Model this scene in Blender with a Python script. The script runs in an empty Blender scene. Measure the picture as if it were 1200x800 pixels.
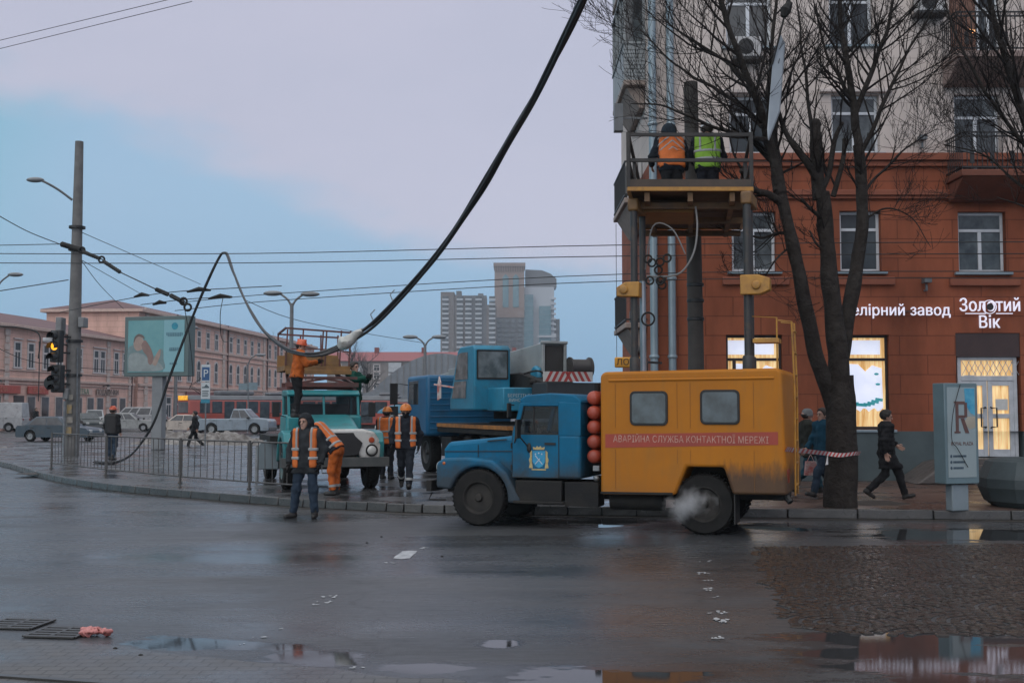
import bpy, bmesh, math, random
import numpy as np
from mathutils import Vector, Matrix, noise
S = bpy.context.scene
COL = S.collection
R = math.radians
random.seed(7)
# ---------------------------------------------------------------- camera
PITCH = math.atan(78/1300); F = 1300.0; CZ = 1.9
cam = bpy.data.objects.new('camera', bpy.data.cameras.new('camera')); COL.objects.link(cam)
cam.data.lens = 39.0; cam.data.sensor_width = 36.0; cam.data.clip_end = 3000; cam.data.clip_start = .1
cam.location = (0, 0, CZ); cam.rotation_euler = (math.pi/2 + PITCH, 0, 0)
S.camera = cam
# ---------------------------------------------------------------- view, sampling
S.view_settings.view_transform = 'Standard'; S.view_settings.look = 'None'
S.view_settings.exposure = 0.0; S.view_settings.gamma = 1.0
S.cycles.use_denoising = True
S.cycles.max_bounces = 6; S.cycles.diffuse_bounces = 3; S.cycles.glossy_bounces = 3
S.cycles.transparent_max_bounces = 8; S.cycles.volume_bounces = 2
S.cycles.sample_clamp_indirect = 4
# ---------------------------------------------------------------- sky
SUN_EL, SUN_AZ = R(33), R(205)          # azimuth measured from +Y clockwise: behind the camera, to the left
W = bpy.data.worlds.new('World'); S.world = W; W.use_nodes = True
nt = W.node_tree; nt.nodes.clear()
def N(t, **k):
    n = nt.nodes.new(t)
    for a, b in k.items(): setattr(n, a, b)
    return n
def math_(op, a, b=None, c=None, clamp=False):
    n = N('ShaderNodeMath', operation=op); n.use_clamp = clamp
    for i, x in enumerate((a, b, c)):
        if x is None: continue
        if isinstance(x, (int, float)): n.inputs[i].default_value = x
        else: nt.links.new(x, n.inputs[i])
    return n.outputs[0]
def mixc(f, a, b):
    n = N('ShaderNodeMix', data_type='RGBA')
    for i, x in ((0, f), (6, a), (7, b)):
        if isinstance(x, (int, float)): n.inputs[i].default_value = x
        elif isinstance(x, tuple): n.inputs[i].default_value = (*x, 1)
        else: nt.links.new(x, n.inputs[i])
    return n.outputs[2]
def sstep(x, lo, hi):
    n = N('ShaderNodeMapRange', interpolation_type='SMOOTHSTEP'); nt.links.new(x, n.inputs[0])
    n.inputs[1].default_value = lo; n.inputs[2].default_value = hi
    return n.outputs[0]
sky = N('ShaderNodeTexSky', sky_type='NISHITA'); sky.sun_disc = False
sky.sun_elevation = SUN_EL; sky.sun_rotation = SUN_AZ
tc = N('ShaderNodeTexCoord'); sep = N('ShaderNodeSeparateXYZ'); nt.links.new(tc.outputs['Generated'], sep.inputs[0])
mp = N('ShaderNodeMapping'); mp.inputs['Scale'].default_value = (1, 1, 2.6); nt.links.new(tc.outputs['Generated'], mp.inputs[0])
no = N('ShaderNodeTexNoise'); no.inputs['Scale'].default_value = 3.1; no.inputs['Detail'].default_value = 5; no.inputs['Roughness'].default_value = .55
nt.links.new(mp.outputs[0], no.inputs['Vector'])
z = sep.outputs[2]; x = sep.outputs[0]
nz = math_('MULTIPLY', math_('SUBTRACT', no.outputs[0], .5), .28)
left = math_('MULTIPLY', math_('MAXIMUM', math_('MULTIPLY', x, -1.0), 0.0), .31)
h = math_('ADD', math_('SUBTRACT', z, left), nz)
blue = mixc(sstep(z, 0.0, .20), (.205, .385, .60), (.345, .52, .71))
teal = mixc(sstep(math_('SUBTRACT', math_('MULTIPLY', x, -1.0), math_('MULTIPLY', z, -.35)), .40, .56), blue, (.235, .49, .64))
cloud = mixc(sstep(no.outputs[0], .35, .7), (.525, .535, .665), (.56, .56, .69))
skyc = mixc(sstep(h, .095, .165), teal, cloud)
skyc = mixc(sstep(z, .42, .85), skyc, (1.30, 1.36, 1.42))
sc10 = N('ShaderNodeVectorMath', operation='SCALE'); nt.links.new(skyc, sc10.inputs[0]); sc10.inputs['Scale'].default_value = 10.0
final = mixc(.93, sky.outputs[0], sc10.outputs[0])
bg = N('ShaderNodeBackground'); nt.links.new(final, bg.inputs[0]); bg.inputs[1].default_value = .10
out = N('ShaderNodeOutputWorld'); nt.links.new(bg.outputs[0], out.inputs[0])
# ---------------------------------------------------------------- sun behind thick cloud
sl = bpy.data.lights.new('sun', 'SUN'); sl.energy = 1.15; sl.angle = R(75); sl.color = (1, .95, .9)
so = bpy.data.objects.new('sun', sl); COL.objects.link(so)
sd = Vector((math.sin(SUN_AZ)*math.cos(SUN_EL), math.cos(SUN_AZ)*math.cos(SUN_EL), math.sin(SUN_EL)))
so.rotation_euler = (-sd).to_track_quat('-Z', 'Y').to_euler(); so.location = sd*50 + Vector((0, 0, 30))
# ---------------------------------------------------------------- coordinates: a photo pixel (1200x800) seen at a distance
def ray(u, v):
    dx = (u-600)/F; dz = (400-v)/F
    return Vector((dx, math.cos(PITCH)-dz*math.sin(PITCH), math.sin(PITCH)+dz*math.cos(PITCH)))
def P(u, v, Y):
    r = ray(u, v); return Vector((0, 0, CZ)) + r*(Y/r.y)
def G(u, v, z=0.0):
    r = ray(u, v); return Vector((0, 0, CZ)) + r*((z-CZ)/r.z)
# ---------------------------------------------------------------- materials
MATS = {}
def M(name, c, r=.6, c2=None, ns=4.0, metal=0.0, bump=0.0, bs=60.0, emit=0.0, dirt=None, dirt_s=1.3, dirt_a=.5, spec=.5, coat=0.0, rv=0.0):
    if name in MATS: return MATS[name]
    m = bpy.data.materials.new(name); m.use_nodes = True; t = m.node_tree; b = t.nodes['Principled BSDF']
    L = t.links.new
    tc = t.nodes.new('ShaderNodeTexCoord')
    def nz(scale, det=4, rough=.6):
        n = t.nodes.new('ShaderNodeTexNoise'); n.inputs['Scale'].default_value = scale; n.inputs['Detail'].default_value = det; n.inputs['Roughness'].default_value = rough
        L(tc.outputs['Object'], n.inputs['Vector']); return n
    def mr(src, a, bb, c_, d):
        n = t.nodes.new('ShaderNodeMapRange'); L(src, n.inputs[0])
        for i, q in enumerate((a, bb, c_, d)): n.inputs[i+1].default_value = q
        return n.outputs[0]
    def mix(f, a, bb):
        n = t.nodes.new('ShaderNodeMix'); n.data_type = 'RGBA'
        L(f, n.inputs[0])
        for i, q in ((6, a), (7, bb)):
            if isinstance(q, tuple): n.inputs[i].default_value = (*q, 1)
            else: L(q, n.inputs[i])
        return n.outputs[2]
    if c2 is None: c2 = tuple(k*.78 for k in c)
    base = mix(mr(nz(ns).outputs[0], .35, .65, 0, 1), c, c2)
    if dirt:
        base = mix(mr(nz(dirt_s, 7, .7).outputs[0], .5, .72, 0, dirt_a), base, dirt)
    L(base, b.inputs['Base Color'])
    b.inputs['Roughness'].default_value = r; b.inputs['Metallic'].default_value = metal
    if rv: L(mr(nz(ns*2.3).outputs[0], .3, .7, max(.02, r-rv), r+rv), b.inputs['Roughness'])
    b.inputs['Specular IOR Level'].default_value = spec
    if coat: b.inputs['Coat Weight'].default_value = coat; b.inputs['Coat Roughness'].default_value = .15
    if bump:
        bn = t.nodes.new('ShaderNodeBump'); bn.inputs['Strength'].default_value = bump; bn.inputs['Distance'].default_value = .02
        L(nz(bs, 5).outputs[0], bn.inputs['Height']); L(bn.outputs[0], b.inputs['Normal'])
    if emit:
        L(base, b.inputs['Emission Color']); b.inputs['Emission Strength'].default_value = emit
    MATS[name] = m; return m
def glass(name, tint=(.75, .82, .85), alpha=.45):
    if name in MATS: return MATS[name]
    m = bpy.data.materials.new(name); m.use_nodes = True; t = m.node_tree; b = t.nodes['Principled BSDF']
    b.inputs['Base Color'].default_value = (.02, .025, .03, 1); b.inputs['Roughness'].default_value = .04
    b.inputs['IOR'].default_value = 1.5
    tr = t.nodes.new('ShaderNodeBsdfTransparent'); tr.inputs[0].default_value = (*tint, 1)
    mx = t.nodes.new('ShaderNodeMixShader'); mx.inputs[0].default_value = alpha
    t.links.new(tr.outputs[0], mx.inputs[1]); t.links.new(b.outputs[0], mx.inputs[2])
    t.links.new(mx.outputs[0], t.nodes['Material Output'].inputs[0])
    MATS[name] = m; return m
# ---------------------------------------------------------------- mesh builder
class MB:
    def __init__(s): s.v = []; s.f = []; s.mi = []; s.i = 0; s.X = None
    def add(s, vs, fs):
        o = len(s.v)
        for q in vs:
            q = Vector(q); s.v.append(s.X @ q if s.X else q)
        for f in fs: s.f.append([o+k for k in f]); s.mi.append(s.i)
        return s
    def box(s, x0, x1, y0, y1, z0, z1):
        return s.add([(x0,y0,z0),(x1,y0,z0),(x1,y1,z0),(x0,y1,z0),(x0,y0,z1),(x1,y0,z1),(x1,y1,z1),(x0,y1,z1)],
            [(0,3,2,1),(4,5,6,7),(0,1,5,4),(1,2,6,5),(2,3,7,6),(3,0,4,7)])
    def quad(s, *p): return s.add(p, [tuple(range(len(p)))])
    def bar(s, p, q, w, h=None):
        p, q = Vector(p), Vector(q); h = h or w; d = (q-p).normalized()
        up = Vector((0,0,1)) if abs(d.z) < .95 else Vector((1,0,0))
        a = d.cross(up).normalized()*w/2; b = a.cross(d).normalized()*h/2
        return s.add([p-a-b,p+a-b,p+a+b,p-a+b,q-a-b,q+a-b,q+a+b,q-a+b],[(0,1,2,3),(7,6,5,4),(0,4,5,1),(1,5,6,2),(2,6,7,3),(3,7,4,0)])
    def tube(s, pts, r, n=8, cap=True):
        pts = [Vector(p) for p in pts]; k = len(pts)
        rs = list(r) if isinstance(r, (list, tuple)) else [r]*k
        o = len(s.v); ref = None; vs = []
        for i, p in enumerate(pts):
            d = (pts[min(i+1,k-1)]-pts[max(i-1,0)])
            d = d.normalized() if d.length > 1e-9 else Vector((0,0,1))
            if ref is None: ref = d.cross(Vector((0,0,1)) if abs(d.z) < .9 else Vector((1,0,0))).normalized()
            a = (ref - d*ref.dot(d))
            a = a.normalized() if a.length > 1e-6 else d.orthogonal().normalized()
            ref = a; b = d.cross(a)
            for j in range(n):
                t = 2*math.pi*j/n; vs.append(p+(a*math.cos(t)+b*math.sin(t))*rs[i])
        fs = []
        for i in range(k-1):
            for j in range(n):
                j2 = (j+1)%n; fs.append((i*n+j, i*n+j2, (i+1)*n+j2, (i+1)*n+j))
        if cap: fs += [tuple(range(n-1,-1,-1)), tuple((k-1)*n+j for j in range(n))]
        return s.add(vs, fs)
    def lathe(s, prof, n=24, axis='z', o=(0,0,0), ring=False):
        o = Vector(o); vs = []
        for r, h in prof:
            for j in range(n):
                t = 2*math.pi*j/n; a, b = r*math.cos(t), r*math.sin(t)
                vs.append(o + Vector({'z':(a,b,h),'y':(a,h,b),'x':(h,a,b)}[axis]))
        k = len(prof); fs = []
        for i in range(k-1):
            for j in range(n): fs.append((i*n+j, i*n+(j+1)%n, (i+1)*n+(j+1)%n, (i+1)*n+j))
        if ring: fs += [((k-1)*n+j, (k-1)*n+(j+1)%n, (j+1)%n, j) for j in range(n)]
        else: fs += [tuple(range(n-1,-1,-1)), tuple((k-1)*n+j for j in range(n))]
        return s.add(vs, fs)
    def prism(s, poly, c0, c1, plane='xz'):
        def mk(a, b, c): return {'xz':(a,c,b),'yz':(c,a,b),'xy':(a,b,c)}[plane]
        n = len(poly); vs = [mk(a,b,c0) for a,b in poly]+[mk(a,b,c1) for a,b in poly]
        return s.add(vs, [tuple(range(n)), tuple(range(2*n-1,n-1,-1))]+[(i,(i+1)%n,n+(i+1)%n,n+i) for i in range(n)])
    def taper(s, b0, b1):      # b = (x0,x1,y0,y1,z)
        def c(b): x0,x1,y0,y1,z = b; return [(x0,y0,z),(x1,y0,z),(x1,y1,z),(x0,y1,z)]
        return s.add(c(b0)+c(b1), [(0,3,2,1),(4,5,6,7),(0,1,5,4),(1,2,6,5),(2,3,7,6),(3,0,4,7)])
    def ball(s, c, r, n=14, m=9):
        r = (r,r,r) if isinstance(r,(int,float)) else r; c = Vector(c); vs = []
        for i in range(m+1):
            a = math.pi*i/m
            for j in range(n):
                b = 2*math.pi*j/n
                vs.append(c+Vector((r[0]*math.sin(a)*math.cos(b), r[1]*math.sin(a)*math.sin(b), r[2]*math.cos(a))))
        return s.add(vs, [(i*n+j, (i+1)*n+j, (i+1)*n+(j+1)%n, i*n+(j+1)%n) for i in range(m) for j in range(n)])
    def build(s, name, mats, parent=None, smooth=35, bevel=0, loc=None, seg=2):
        me = bpy.data.meshes.new(name); me.from_pydata([tuple(v) for v in s.v], [], s.f)
        mats = mats if isinstance(mats, (list, tuple)) else [mats]
        for m in mats: me.materials.append(m)
        me.polygons.foreach_set('material_index', s.mi)
        bm = bmesh.new(); bm.from_mesh(me)
        bmesh.ops.remove_doubles(bm, verts=bm.verts, dist=1e-5) if len(s.v) < 20000 else None
        bmesh.ops.recalc_face_normals(bm, faces=bm.faces)
        bm.to_mesh(me); bm.free()
        if smooth:
            me.polygons.foreach_set('use_smooth', [True]*len(me.polygons)); me.set_sharp_from_angle(angle=R(smooth))
        o = bpy.data.objects.new(name, me); COL.objects.link(o)
        if parent: o.parent = parent
        if loc is not None: o.location = loc
        if bevel:
            b = o.modifiers.new('bevel', 'BEVEL'); b.width = bevel; b.segments = seg; b.limit_method = 'ANGLE'; b.angle_limit = R(40)
            b.harden_normals = False
        return o
def tag(o, label=None, cat=None, group=None, kind=None):
    if label: o['label'] = label
    if cat: o['category'] = cat
    if group: o['group'] = group
    if kind: o['kind'] = kind
    return o
def thing(name, label, cat, loc=(0,0,0), rz=0.0, group=None, sc=1.0):
    o = bpy.data.objects.new(name, None); COL.objects.link(o); o.empty_display_size = .3
    o.location = loc; o.rotation_euler = (0,0,rz); o.scale = (sc,)*3
    return tag(o, label, cat, group)
def copy_tree(o, parent=None):
    c = o.copy(); COL.objects.link(c)
    if parent: c.parent = parent
    for ch in o.children: copy_tree(ch, c)
    return c
def text(name, body, size, mat, parent, loc, rot, depth=.01, bold=0.0, align='CENTER', sx=1.0):
    from mathutils.geometry import delaunay_2d_cdt
    cu = bpy.data.curves.new(name, 'FONT'); cu.body = body; cu.size = size; cu.fill_mode = 'NONE'; cu.offset = bold
    cu.align_x = align; cu.align_y = 'CENTER'; cu.resolution_u = 3; cu.space_character = 1.03
    t = bpy.data.objects.new(name+'_tmp', cu); COL.objects.link(t)
    dg = bpy.context.evaluated_depsgraph_get(); dg.update()
    em = bpy.data.meshes.new_from_object(t.evaluated_get(dg)); bpy.data.objects.remove(t)
    vs = [Vector((v.co.x, v.co.y, 0)) for v in em.vertices]; nb = {}
    for e in em.edges:
        a, b = e.vertices; nb.setdefault(a, []).append(b); nb.setdefault(b, []).append(a)
    loops, seen = [], set()
    for st_ in nb:
        if st_ in seen: continue
        lp, cur, prev = [], st_, None
        while cur not in seen:
            seen.add(cur); lp.append(vs[cur]); nx = [q for q in nb[cur] if q != prev and q not in seen]; prev = cur
            if not nx: break
            cur = nx[0]
        lp = [p for q, p in enumerate(lp) if (p-lp[q-1]).length > size*.004]
        lp = [p for q, p in enumerate(lp) if abs((p-lp[q-1]).normalized().cross((lp[(q+1) % len(lp)]-p).normalized()).z) > .01]
        if len(lp) > 2: loops.append(lp)
    bpy.data.meshes.remove(em)
    def within(p, lp):
        c = False
        for q in range(len(lp)):
            a, b = lp[q], lp[q-1]
            if (a.y > p.y) != (b.y > p.y) and p.x < (b.x-a.x)*(p.y-a.y)/(b.y-a.y)+a.x: c = not c
        return c
    tm = MB(); pts, eds = [], []
    for lp in loops:
        n = len(lp); k = len(pts); pts += [p.to_2d() for p in lp]; eds += [(k+q, k+(q+1) % n) for q in range(n)]
        tm.add([(p.x,p.y,-depth) for p in lp]+[(p.x,p.y,depth) for p in lp], [(q,(q+1)%n,n+(q+1)%n,n+q) for q in range(n)])
    cv, _, cf, _, _, _ = delaunay_2d_cdt(pts, eds, [], 0, 1e-6)
    keep = [f for f in cf if sum(within((cv[f[0]]+cv[f[1]]+cv[f[2]])/3, lp) for lp in loops) % 2]
    tm.add([(p.x,p.y,depth) for p in cv], [tuple(f) for f in keep])
    o = tm.build(name, mat, None, 0); me = o.data; bpy.data.objects.remove(o)
    o = bpy.data.objects.new(name, me); COL.objects.link(o)
    if parent: o.parent = parent
    o.location = loc; o.rotation_euler = rot; o.scale = (sx, 1, 1)
    return o
def smooth_path(pts, n=6):
    pts = [Vector(p) for p in pts]; outp = []
    for i in range(len(pts)-1):
        p0 = pts[max(i-1,0)]; p1 = pts[i]; p2 = pts[i+1]; p3 = pts[min(i+2,len(pts)-1)]
        for k in range(n):
            t = k/n
            outp.append(.5*((2*p1)+(-p0+p2)*t+(2*p0-5*p1+4*p2-p3)*t*t+(-p0+3*p1-3*p2+p3)*t**3))
    outp.append(pts[-1]); return outp
def wheel(parent, x, y, r, w, side, rimc, tyre, name='wheel', rs=.56, z=None, nohub=False):
    z = r if z is None else z; s = side
    t = MB(); pr = [(r*rs,-w/2),(r*.93,-w/2),(r*.985,-w*.38),(r,-w*.2),(r,w*.2),(r*.985,w*.38),(r*.93,w/2),(r*rs,w/2)]
    t.lathe(pr, 36, 'y', (x,y,z), ring=True)
    for k in range(40):                         # tread blocks
        a = 2*math.pi*k/40; c = Vector((x+math.cos(a)*r, y, z+math.sin(a)*r)); d = Vector((-math.sin(a),0,math.cos(a)))
        for sy in (-1,1): t.bar(c+Vector((0,sy*w*.14,0))-d*r*.035, c+Vector((0,sy*w*.36,0))+d*r*.035, r*.07, r*.035)
    tw = t.build(name, tyre, parent)
    m = MB(); o = y+s*w*.5
    m.lathe([(.02*r,o-s*w*.30),(r*.20,o-s*w*.30),(r*.24,o-s*w*.45),(r*(rs-.10),o-s*w*.5),(r*(rs-.05),o-s*w*.08),(r*rs,o+s*.004),(r*(rs+.03),o+s*.006),(r*(rs+.03),o-s*w*.2)], 28, 'y', (x,0,z))
    m.lathe([(.0,o+s*w*.02),(r*.11,o+s*w*.0),(r*.15,o-s*w*.12),(r*.16,o-s*w*.34)], 14, 'y', (x,0,z))
    for k in range(8):
        a = k*math.pi/4
        m.lathe([(0.0,o-s*w*.22),(r*.035,o-s*w*.24),(r*.035,o-s*w*.34)], 6, 'y', (x+math.cos(a)*r*.24, 0, z+math.sin(a)*r*.24))
    m.build('rim', rimc, tw)
    return tw
# ================================================================ people: smooth solids from rounded cones
def surf_net(fn, lo, hi, h):
    lo = np.array(lo, float); n = np.maximum(2, np.ceil((np.array(hi)-lo)/h).astype(int)+1)
    g = np.stack(np.meshgrid(*[lo[i]+h*np.arange(n[i]) for i in range(3)], indexing='ij'), -1)
    d = fn(g.reshape(-1,3)).reshape(n)
    s = d < 0
    c = [s[i:n[0]-1+i, j:n[1]-1+j, k:n[2]-1+k] for i in (0,1) for j in (0,1) for k in (0,1)]
    tot = sum(a.astype(int) for a in c); act = (tot > 0) & (tot < 8)
    idx = -np.ones(act.shape, int); cells = np.argwhere(act); idx[act] = np.arange(len(cells))
    acc = np.zeros((len(cells),3)); cnt = np.zeros(len(cells))
    cor = [(i,j,k) for i in (0,1) for j in (0,1) for k in (0,1)]
    for a in cor:
        for ax in range(3):
            if a[ax]: continue
            b = list(a); b[ax] = 1
            da = d[tuple((cells+a).T)]; db = d[tuple((cells+b).T)]
            m = (da < 0) != (db < 0); t = np.where(m, da/np.where(m, da-db, 1), 0)
            p = np.tile(np.array(a, float), (len(cells),1)); p[:,ax] += t
            acc += p*m[:,None]; cnt += m
    vs = lo + h*(cells + acc/np.maximum(cnt,1)[:,None])
    fs = []
    for ax in range(3):
        o = [q for q in range(3) if q != ax]
        sl0 = [slice(None)]*3; sl1 = [slice(None)]*3; sl0[ax] = slice(0,-1); sl1[ax] = slice(1,None)
        e = s[tuple(sl0)] != s[tuple(sl1)]
        q = np.argwhere(e); q = q[(q[:,o[0]]>0)&(q[:,o[1]]>0)&(q[:,o[0]]<n[o[0]]-1)&(q[:,o[1]]<n[o[1]]-1)]
        fl = s[tuple(q.T)]
        def at(a, b):
            r = q.copy(); r[:,o[0]] -= a; r[:,o[1]] -= b; return idx[tuple(r.T)]
        f = np.stack([at(0,0), at(1,0), at(1,1), at(0,1)], 1)
        flip = fl if ax != 1 else ~fl
        f[flip] = f[flip][:, ::-1]
        fs += f.tolist()
    return vs, fs
def cap(a, b, ra, rb):
    a = np.array(a, float); b = np.array(b, float); ba = b-a; L2 = max(1e-9, ba@ba)
    def f(p):
        t = np.clip((p-a)@ba/L2, 0, 1)
        return np.linalg.norm(p-a-t[:,None]*ba, axis=1) - (ra+(rb-ra)*t)
    return f
def union(fs, k=.03):
    def f(p):
        d = fs[0](p)
        for g in fs[1:]:
            e = g(p); hh = np.clip(.5+.5*(e-d)/k, 0, 1); d = e*(1-hh)+d*hh-k*hh*(1-hh)
        return d
    return f
def plane(pt, nrm):                       # keeps the side the normal points away from
    pt = np.array(pt, float); nrm = np.array(nrm, float); nrm /= np.linalg.norm(nrm)
    return lambda p: (p-pt)@nrm
def sub(f, g): return lambda p: np.maximum(f(p), -g(p))
def inter(f, g): return lambda p: np.maximum(f(p), g(p))
def sdf_mb(mb, fn, pts, pad, h, rough=0.0, fr=9.0, X=None):
    a = np.array(pts); vs, fs = surf_net(fn, a.min(0)-pad, a.max(0)+pad, h)
    if rough:
        vs = np.array([v + np.array(noise.noise_vector(Vector(v)*fr))*rough for v in vs])
    return mb.add([tuple(v) for v in vs], fs)
def hand(mb, wrist, elbow, thumb, curl=.5, s=1.0):
    w = Vector(wrist); d = (w-Vector(elbow)).normalized(); t = Vector(thumb); t = (t-d*t.dot(d)).normalized(); n = d.cross(t)
    fs = [cap(w-d*.03, w+d*.03, .026*s, .03*s)]; pts = [w]
    for i in range(4):
        o = t*(.033-.022*i)*s
        fs.append(cap(w+d*.02+o*.6, w+d*.085*s+o, .016*s, .013*s))
        L = (.036,.042,.039,.030)[i]*s; p = w+d*.085*s+o; dd = d
        for q in range(3):
            dd = (dd+n*curl*.75).normalized(); p2 = p+dd*L*(1,.8,.6)[q]
            fs.append(cap(p, p2, (.0095-.001*q)*s, (.0085-.001*q)*s)); p = p2; pts.append(p)
    th = w+d*.03+t*.028*s; t2 = th+(d*.6+t*.7+n*.3).normalized()*.045*s; t3 = t2+(d*.9+t*.15+n*.35).normalized()*.035*s
    fs += [cap(th,t2,.014*s,.011*s), cap(t2,t3,.011*s,.009*s)]; pts += [t2,t3]
    sdf_mb(mb, union(fs, .006), [tuple(q) for q in pts], .04, .0075)
BASE = dict(hl=(.09,0,.93), hr=(-.09,0,.93), kl=(.10,-.01,.50), kr=(-.10,-.01,.50), al=(.11,.02,.09), ar=(-.11,.02,.09),
            fl=(.03,-1,0), fr=(-.03,-1,0), sl=(.175,0,1.43), sr=(-.175,0,1.43), el=(.25,.03,1.15), er=(-.25,.03,1.15),
            wl=(.25,-.06,.90), wr=(-.25,-.06,.90), neck=(0,.0,1.50), head=(0,-.02,1.63), look=(0,-1,0), up=(0,0,1))
def M_cloth(n, c): return M('cloth_'+n, c, .9, tuple(k*.6 for k in c), 6, bump=.5, bs=90, spec=.2)
def person(label, loc, rz, pose=None, jacket=('navy',(.02,.025,.04)), trousers=('dark',(.02,.022,.028)), vest=None, vest_open=True,
           hat=None, hood=None, hair=(.03,.022,.018), hem=.14, boots=(.015,.013,.012), sc=1.0, gloves=None, group=None, bag=None,
           stripes=True, mask=None, chev=False, puffer=False, cuff=None, tilt=None):
    J = dict(BASE); J.update(pose or {}); J = {k: np.array(v, float) for k, v in J.items()}
    root = thing('person', label, 'person', loc, rz, group, sc)
    if tilt: root.rotation_euler = (tilt[0], tilt[1], rz)
    skin = M('skin', (.42,.26,.19), .55, (.36,.2,.15), 20); dark = M('eye_dark', (.012,.01,.01), .3); lip = M('lip', (.3,.13,.11), .6)
    H = J['head']; look = J['look']/np.linalg.norm(J['look']); up = J['up']-look*(J['up']@look); up /= np.linalg.norm(up); side = np.cross(up, look)
    Hp = lambda s_, f_, u_: H + side*s_ + look*f_ + up*u_
    # body: one continuous surface
    mid = (J['hl']+J['hr'])/2; chest = (J['sl']+J['sr'])/2
    b = MB()
    bs = [cap(J['hl'],(J['sl']*.7+chest*.3),.10,.085), cap(J['hr'],(J['sr']*.7+chest*.3),.10,.085), cap(mid,chest,.11,.10), cap(chest,J['neck'],.07,.055), cap(J['neck'],H,.055,.06)]
    for s_ in 'lr':
        bs += [cap(J['s'+s_],J['e'+s_],.055,.042), cap(J['e'+s_],J['w'+s_],.042,.028), cap(J['h'+s_],J['k'+s_],.085,.055), cap(J['k'+s_],J['a'+s_],.052,.038)]
    pts = [J[k] for k in ('hl','hr','kl','kr','al','ar','sl','sr','el','er','wl','wr','neck')]+[H]
    sdf_mb(b, union(bs, .035), pts, .17, .03)
    hd = [cap(Hp(0,-.01,.035), Hp(0,-.005,.0), .088, .08), cap(Hp(0,.005,0), Hp(0,.035,-.085), .07, .045), cap(Hp(0,-.05,.02),Hp(0,-.04,.04),.085,.085),
          cap(Hp(0,.085,.012), Hp(0,.105,-.025), .010, .017), cap(Hp(.082,-.01,-.005),Hp(.084,-.015,-.035),.016,.012), cap(Hp(-.082,-.01,-.005),Hp(-.084,-.015,-.035),.016,.012),
          cap(Hp(-.045,.068,.033),Hp(.045,.068,.033),.018,.018), cap(Hp(-.02,.075,-.062),Hp(.02,.075,-.062),.012,.012), cap(Hp(0,.06,-.105),Hp(0,.07,-.1),.022,.02), cap(H,J['neck'],.05,.055)]
    sdf_mb(b, union(hd, .018), [H], .17, .012)
    b.i = 1
    for s_ in (-1,1): b.ball(Hp(s_*.033,.083,.012), .011, 8, 6); b.bar(Hp(s_*.018,.095,.033), Hp(s_*.05,.085,.035), .008, .007)
    b.i = 2; b.bar(Hp(-.024,.089,-.062), Hp(.024,.089,-.062), .006, .010); b.i = 0
    for s_, sg in (('l',1),('r',-1)):
        b.i = 3 if gloves else 0
        fwd = np.cross(J['w'+s_]-J['e'+s_], (sg,0,0)); th = (0,-1,.2) if abs((J['w'+s_]-J['e'+s_])[1]) < .2 else (0,0,1)
        hand(b, J['w'+s_], J['e'+s_], th, .45 if s_ == 'l' else .5, 1.0)
    b.i = 0
    b.build('body', [skin, dark, lip, M_cloth('glove', gloves or (.03,.03,.03))], root, smooth=180)
    # trousers
    tm = M_cloth(*trousers); t = MB(); ts = [cap(J['hl'],J['hr'],.115,.115), cap(mid,(mid*.7+chest*.3),.12,.12)]
    for s_ in 'lr': ts += [cap(J['h'+s_],J['k'+s_],.108,.078), cap(J['k'+s_],J['a'+s_]+(0,0,.0),.076,.068)]
    tf = union(ts, .04)
    for s_ in 'lr':
        dirn = J['a'+s_]-J['k'+s_]; dirn /= np.linalg.norm(dirn); pl = plane(J['a'+s_]-dirn*.01, dirn); ax = J['a'+s_]
        tf = (lambda f0, pl, ax: (lambda p: np.maximum(f0(p), np.where(np.linalg.norm(p-ax, axis=1) < .16, pl(p), -1))))(tf, pl, ax)
    sdf_mb(t, tf, [J[k] for k in ('hl','hr','kl','kr','al','ar')], .17, .02, .020, 10); t.v = [v+Vector(noise.noise_vector(Vector((v.x*20,v.y*20,v.z*36))))*.007 for v in t.v]
    tr = t.build('trousers', tm, root, smooth=180)
    if cuff:
        m = MB()
        for s_ in 'lr':
            q = J['a'+s_]*.72+J['k'+s_]*.28; d_ = (J['k'+s_]-J['a'+s_])*.06; m.tube([q-d_, q+d_], .083, 14)
        m.build('reflective_strip', M('reflex', (.30,.31,.31), .5), tr)
    # boots
    for s_ in 'lr':
        t = MB(); d = J['f'+s_]/np.linalg.norm(J['f'+s_]); a = J['a'+s_]; upf = np.array((0,0,1))-d*d[2]; upf /= np.linalg.norm(upf)
        sole = a-upf*.085
        f = union([cap(a+upf*.06, a-upf*.03, .062, .055), cap(a-upf*.05-d*.03, a-upf*.052+d*.15, .05, .042)], .03)
        sdf_mb(t, inter(f, plane(sole, -upf)), [a, a+d*.15], .13, .0145); t.build('boot', M('boot', boots, .6, bump=.2), root, smooth=60)
    # jacket
    j = MB(); w = .012 if puffer else 0
    js = [cap(J['hl'],J['sl']*.78+chest*.22,.125+w,.108+w), cap(J['hr'],J['sr']*.78+chest*.22,.125+w,.108+w), cap(mid,chest,.14+w,.13+w), cap(J['sl'],J['sr'],.085+w,.085+w), cap(chest,J['neck'],.10,.075)]
    for s_ in 'lr':
        e = J['h'+s_]+(J['k'+s_]-J['h'+s_])*min(1,hem/.43+.0001)
        js += [cap(J['h'+s_],e,.13+w,.128+w), cap(J['s'+s_],J['e'+s_],.084+w,.068+w), cap(J['e'+s_],J['w'+s_],.067+w,.055+w)]
    jf = union(js, .045)
    hp = mid + ((J['kl']+J['kr'])/2-mid)*hem/.43; td = mid-chest; td /= np.linalg.norm(td)
    pl = plane(hp, td); arms = union([cap(J['e'+s_],J['w'+s_],.10,.10) for s_ in 'lr'], .01)
    j0 = jf; jf = lambda p: np.maximum(j0(p), np.where(arms(p) < 0, -1, pl(p)))
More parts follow.
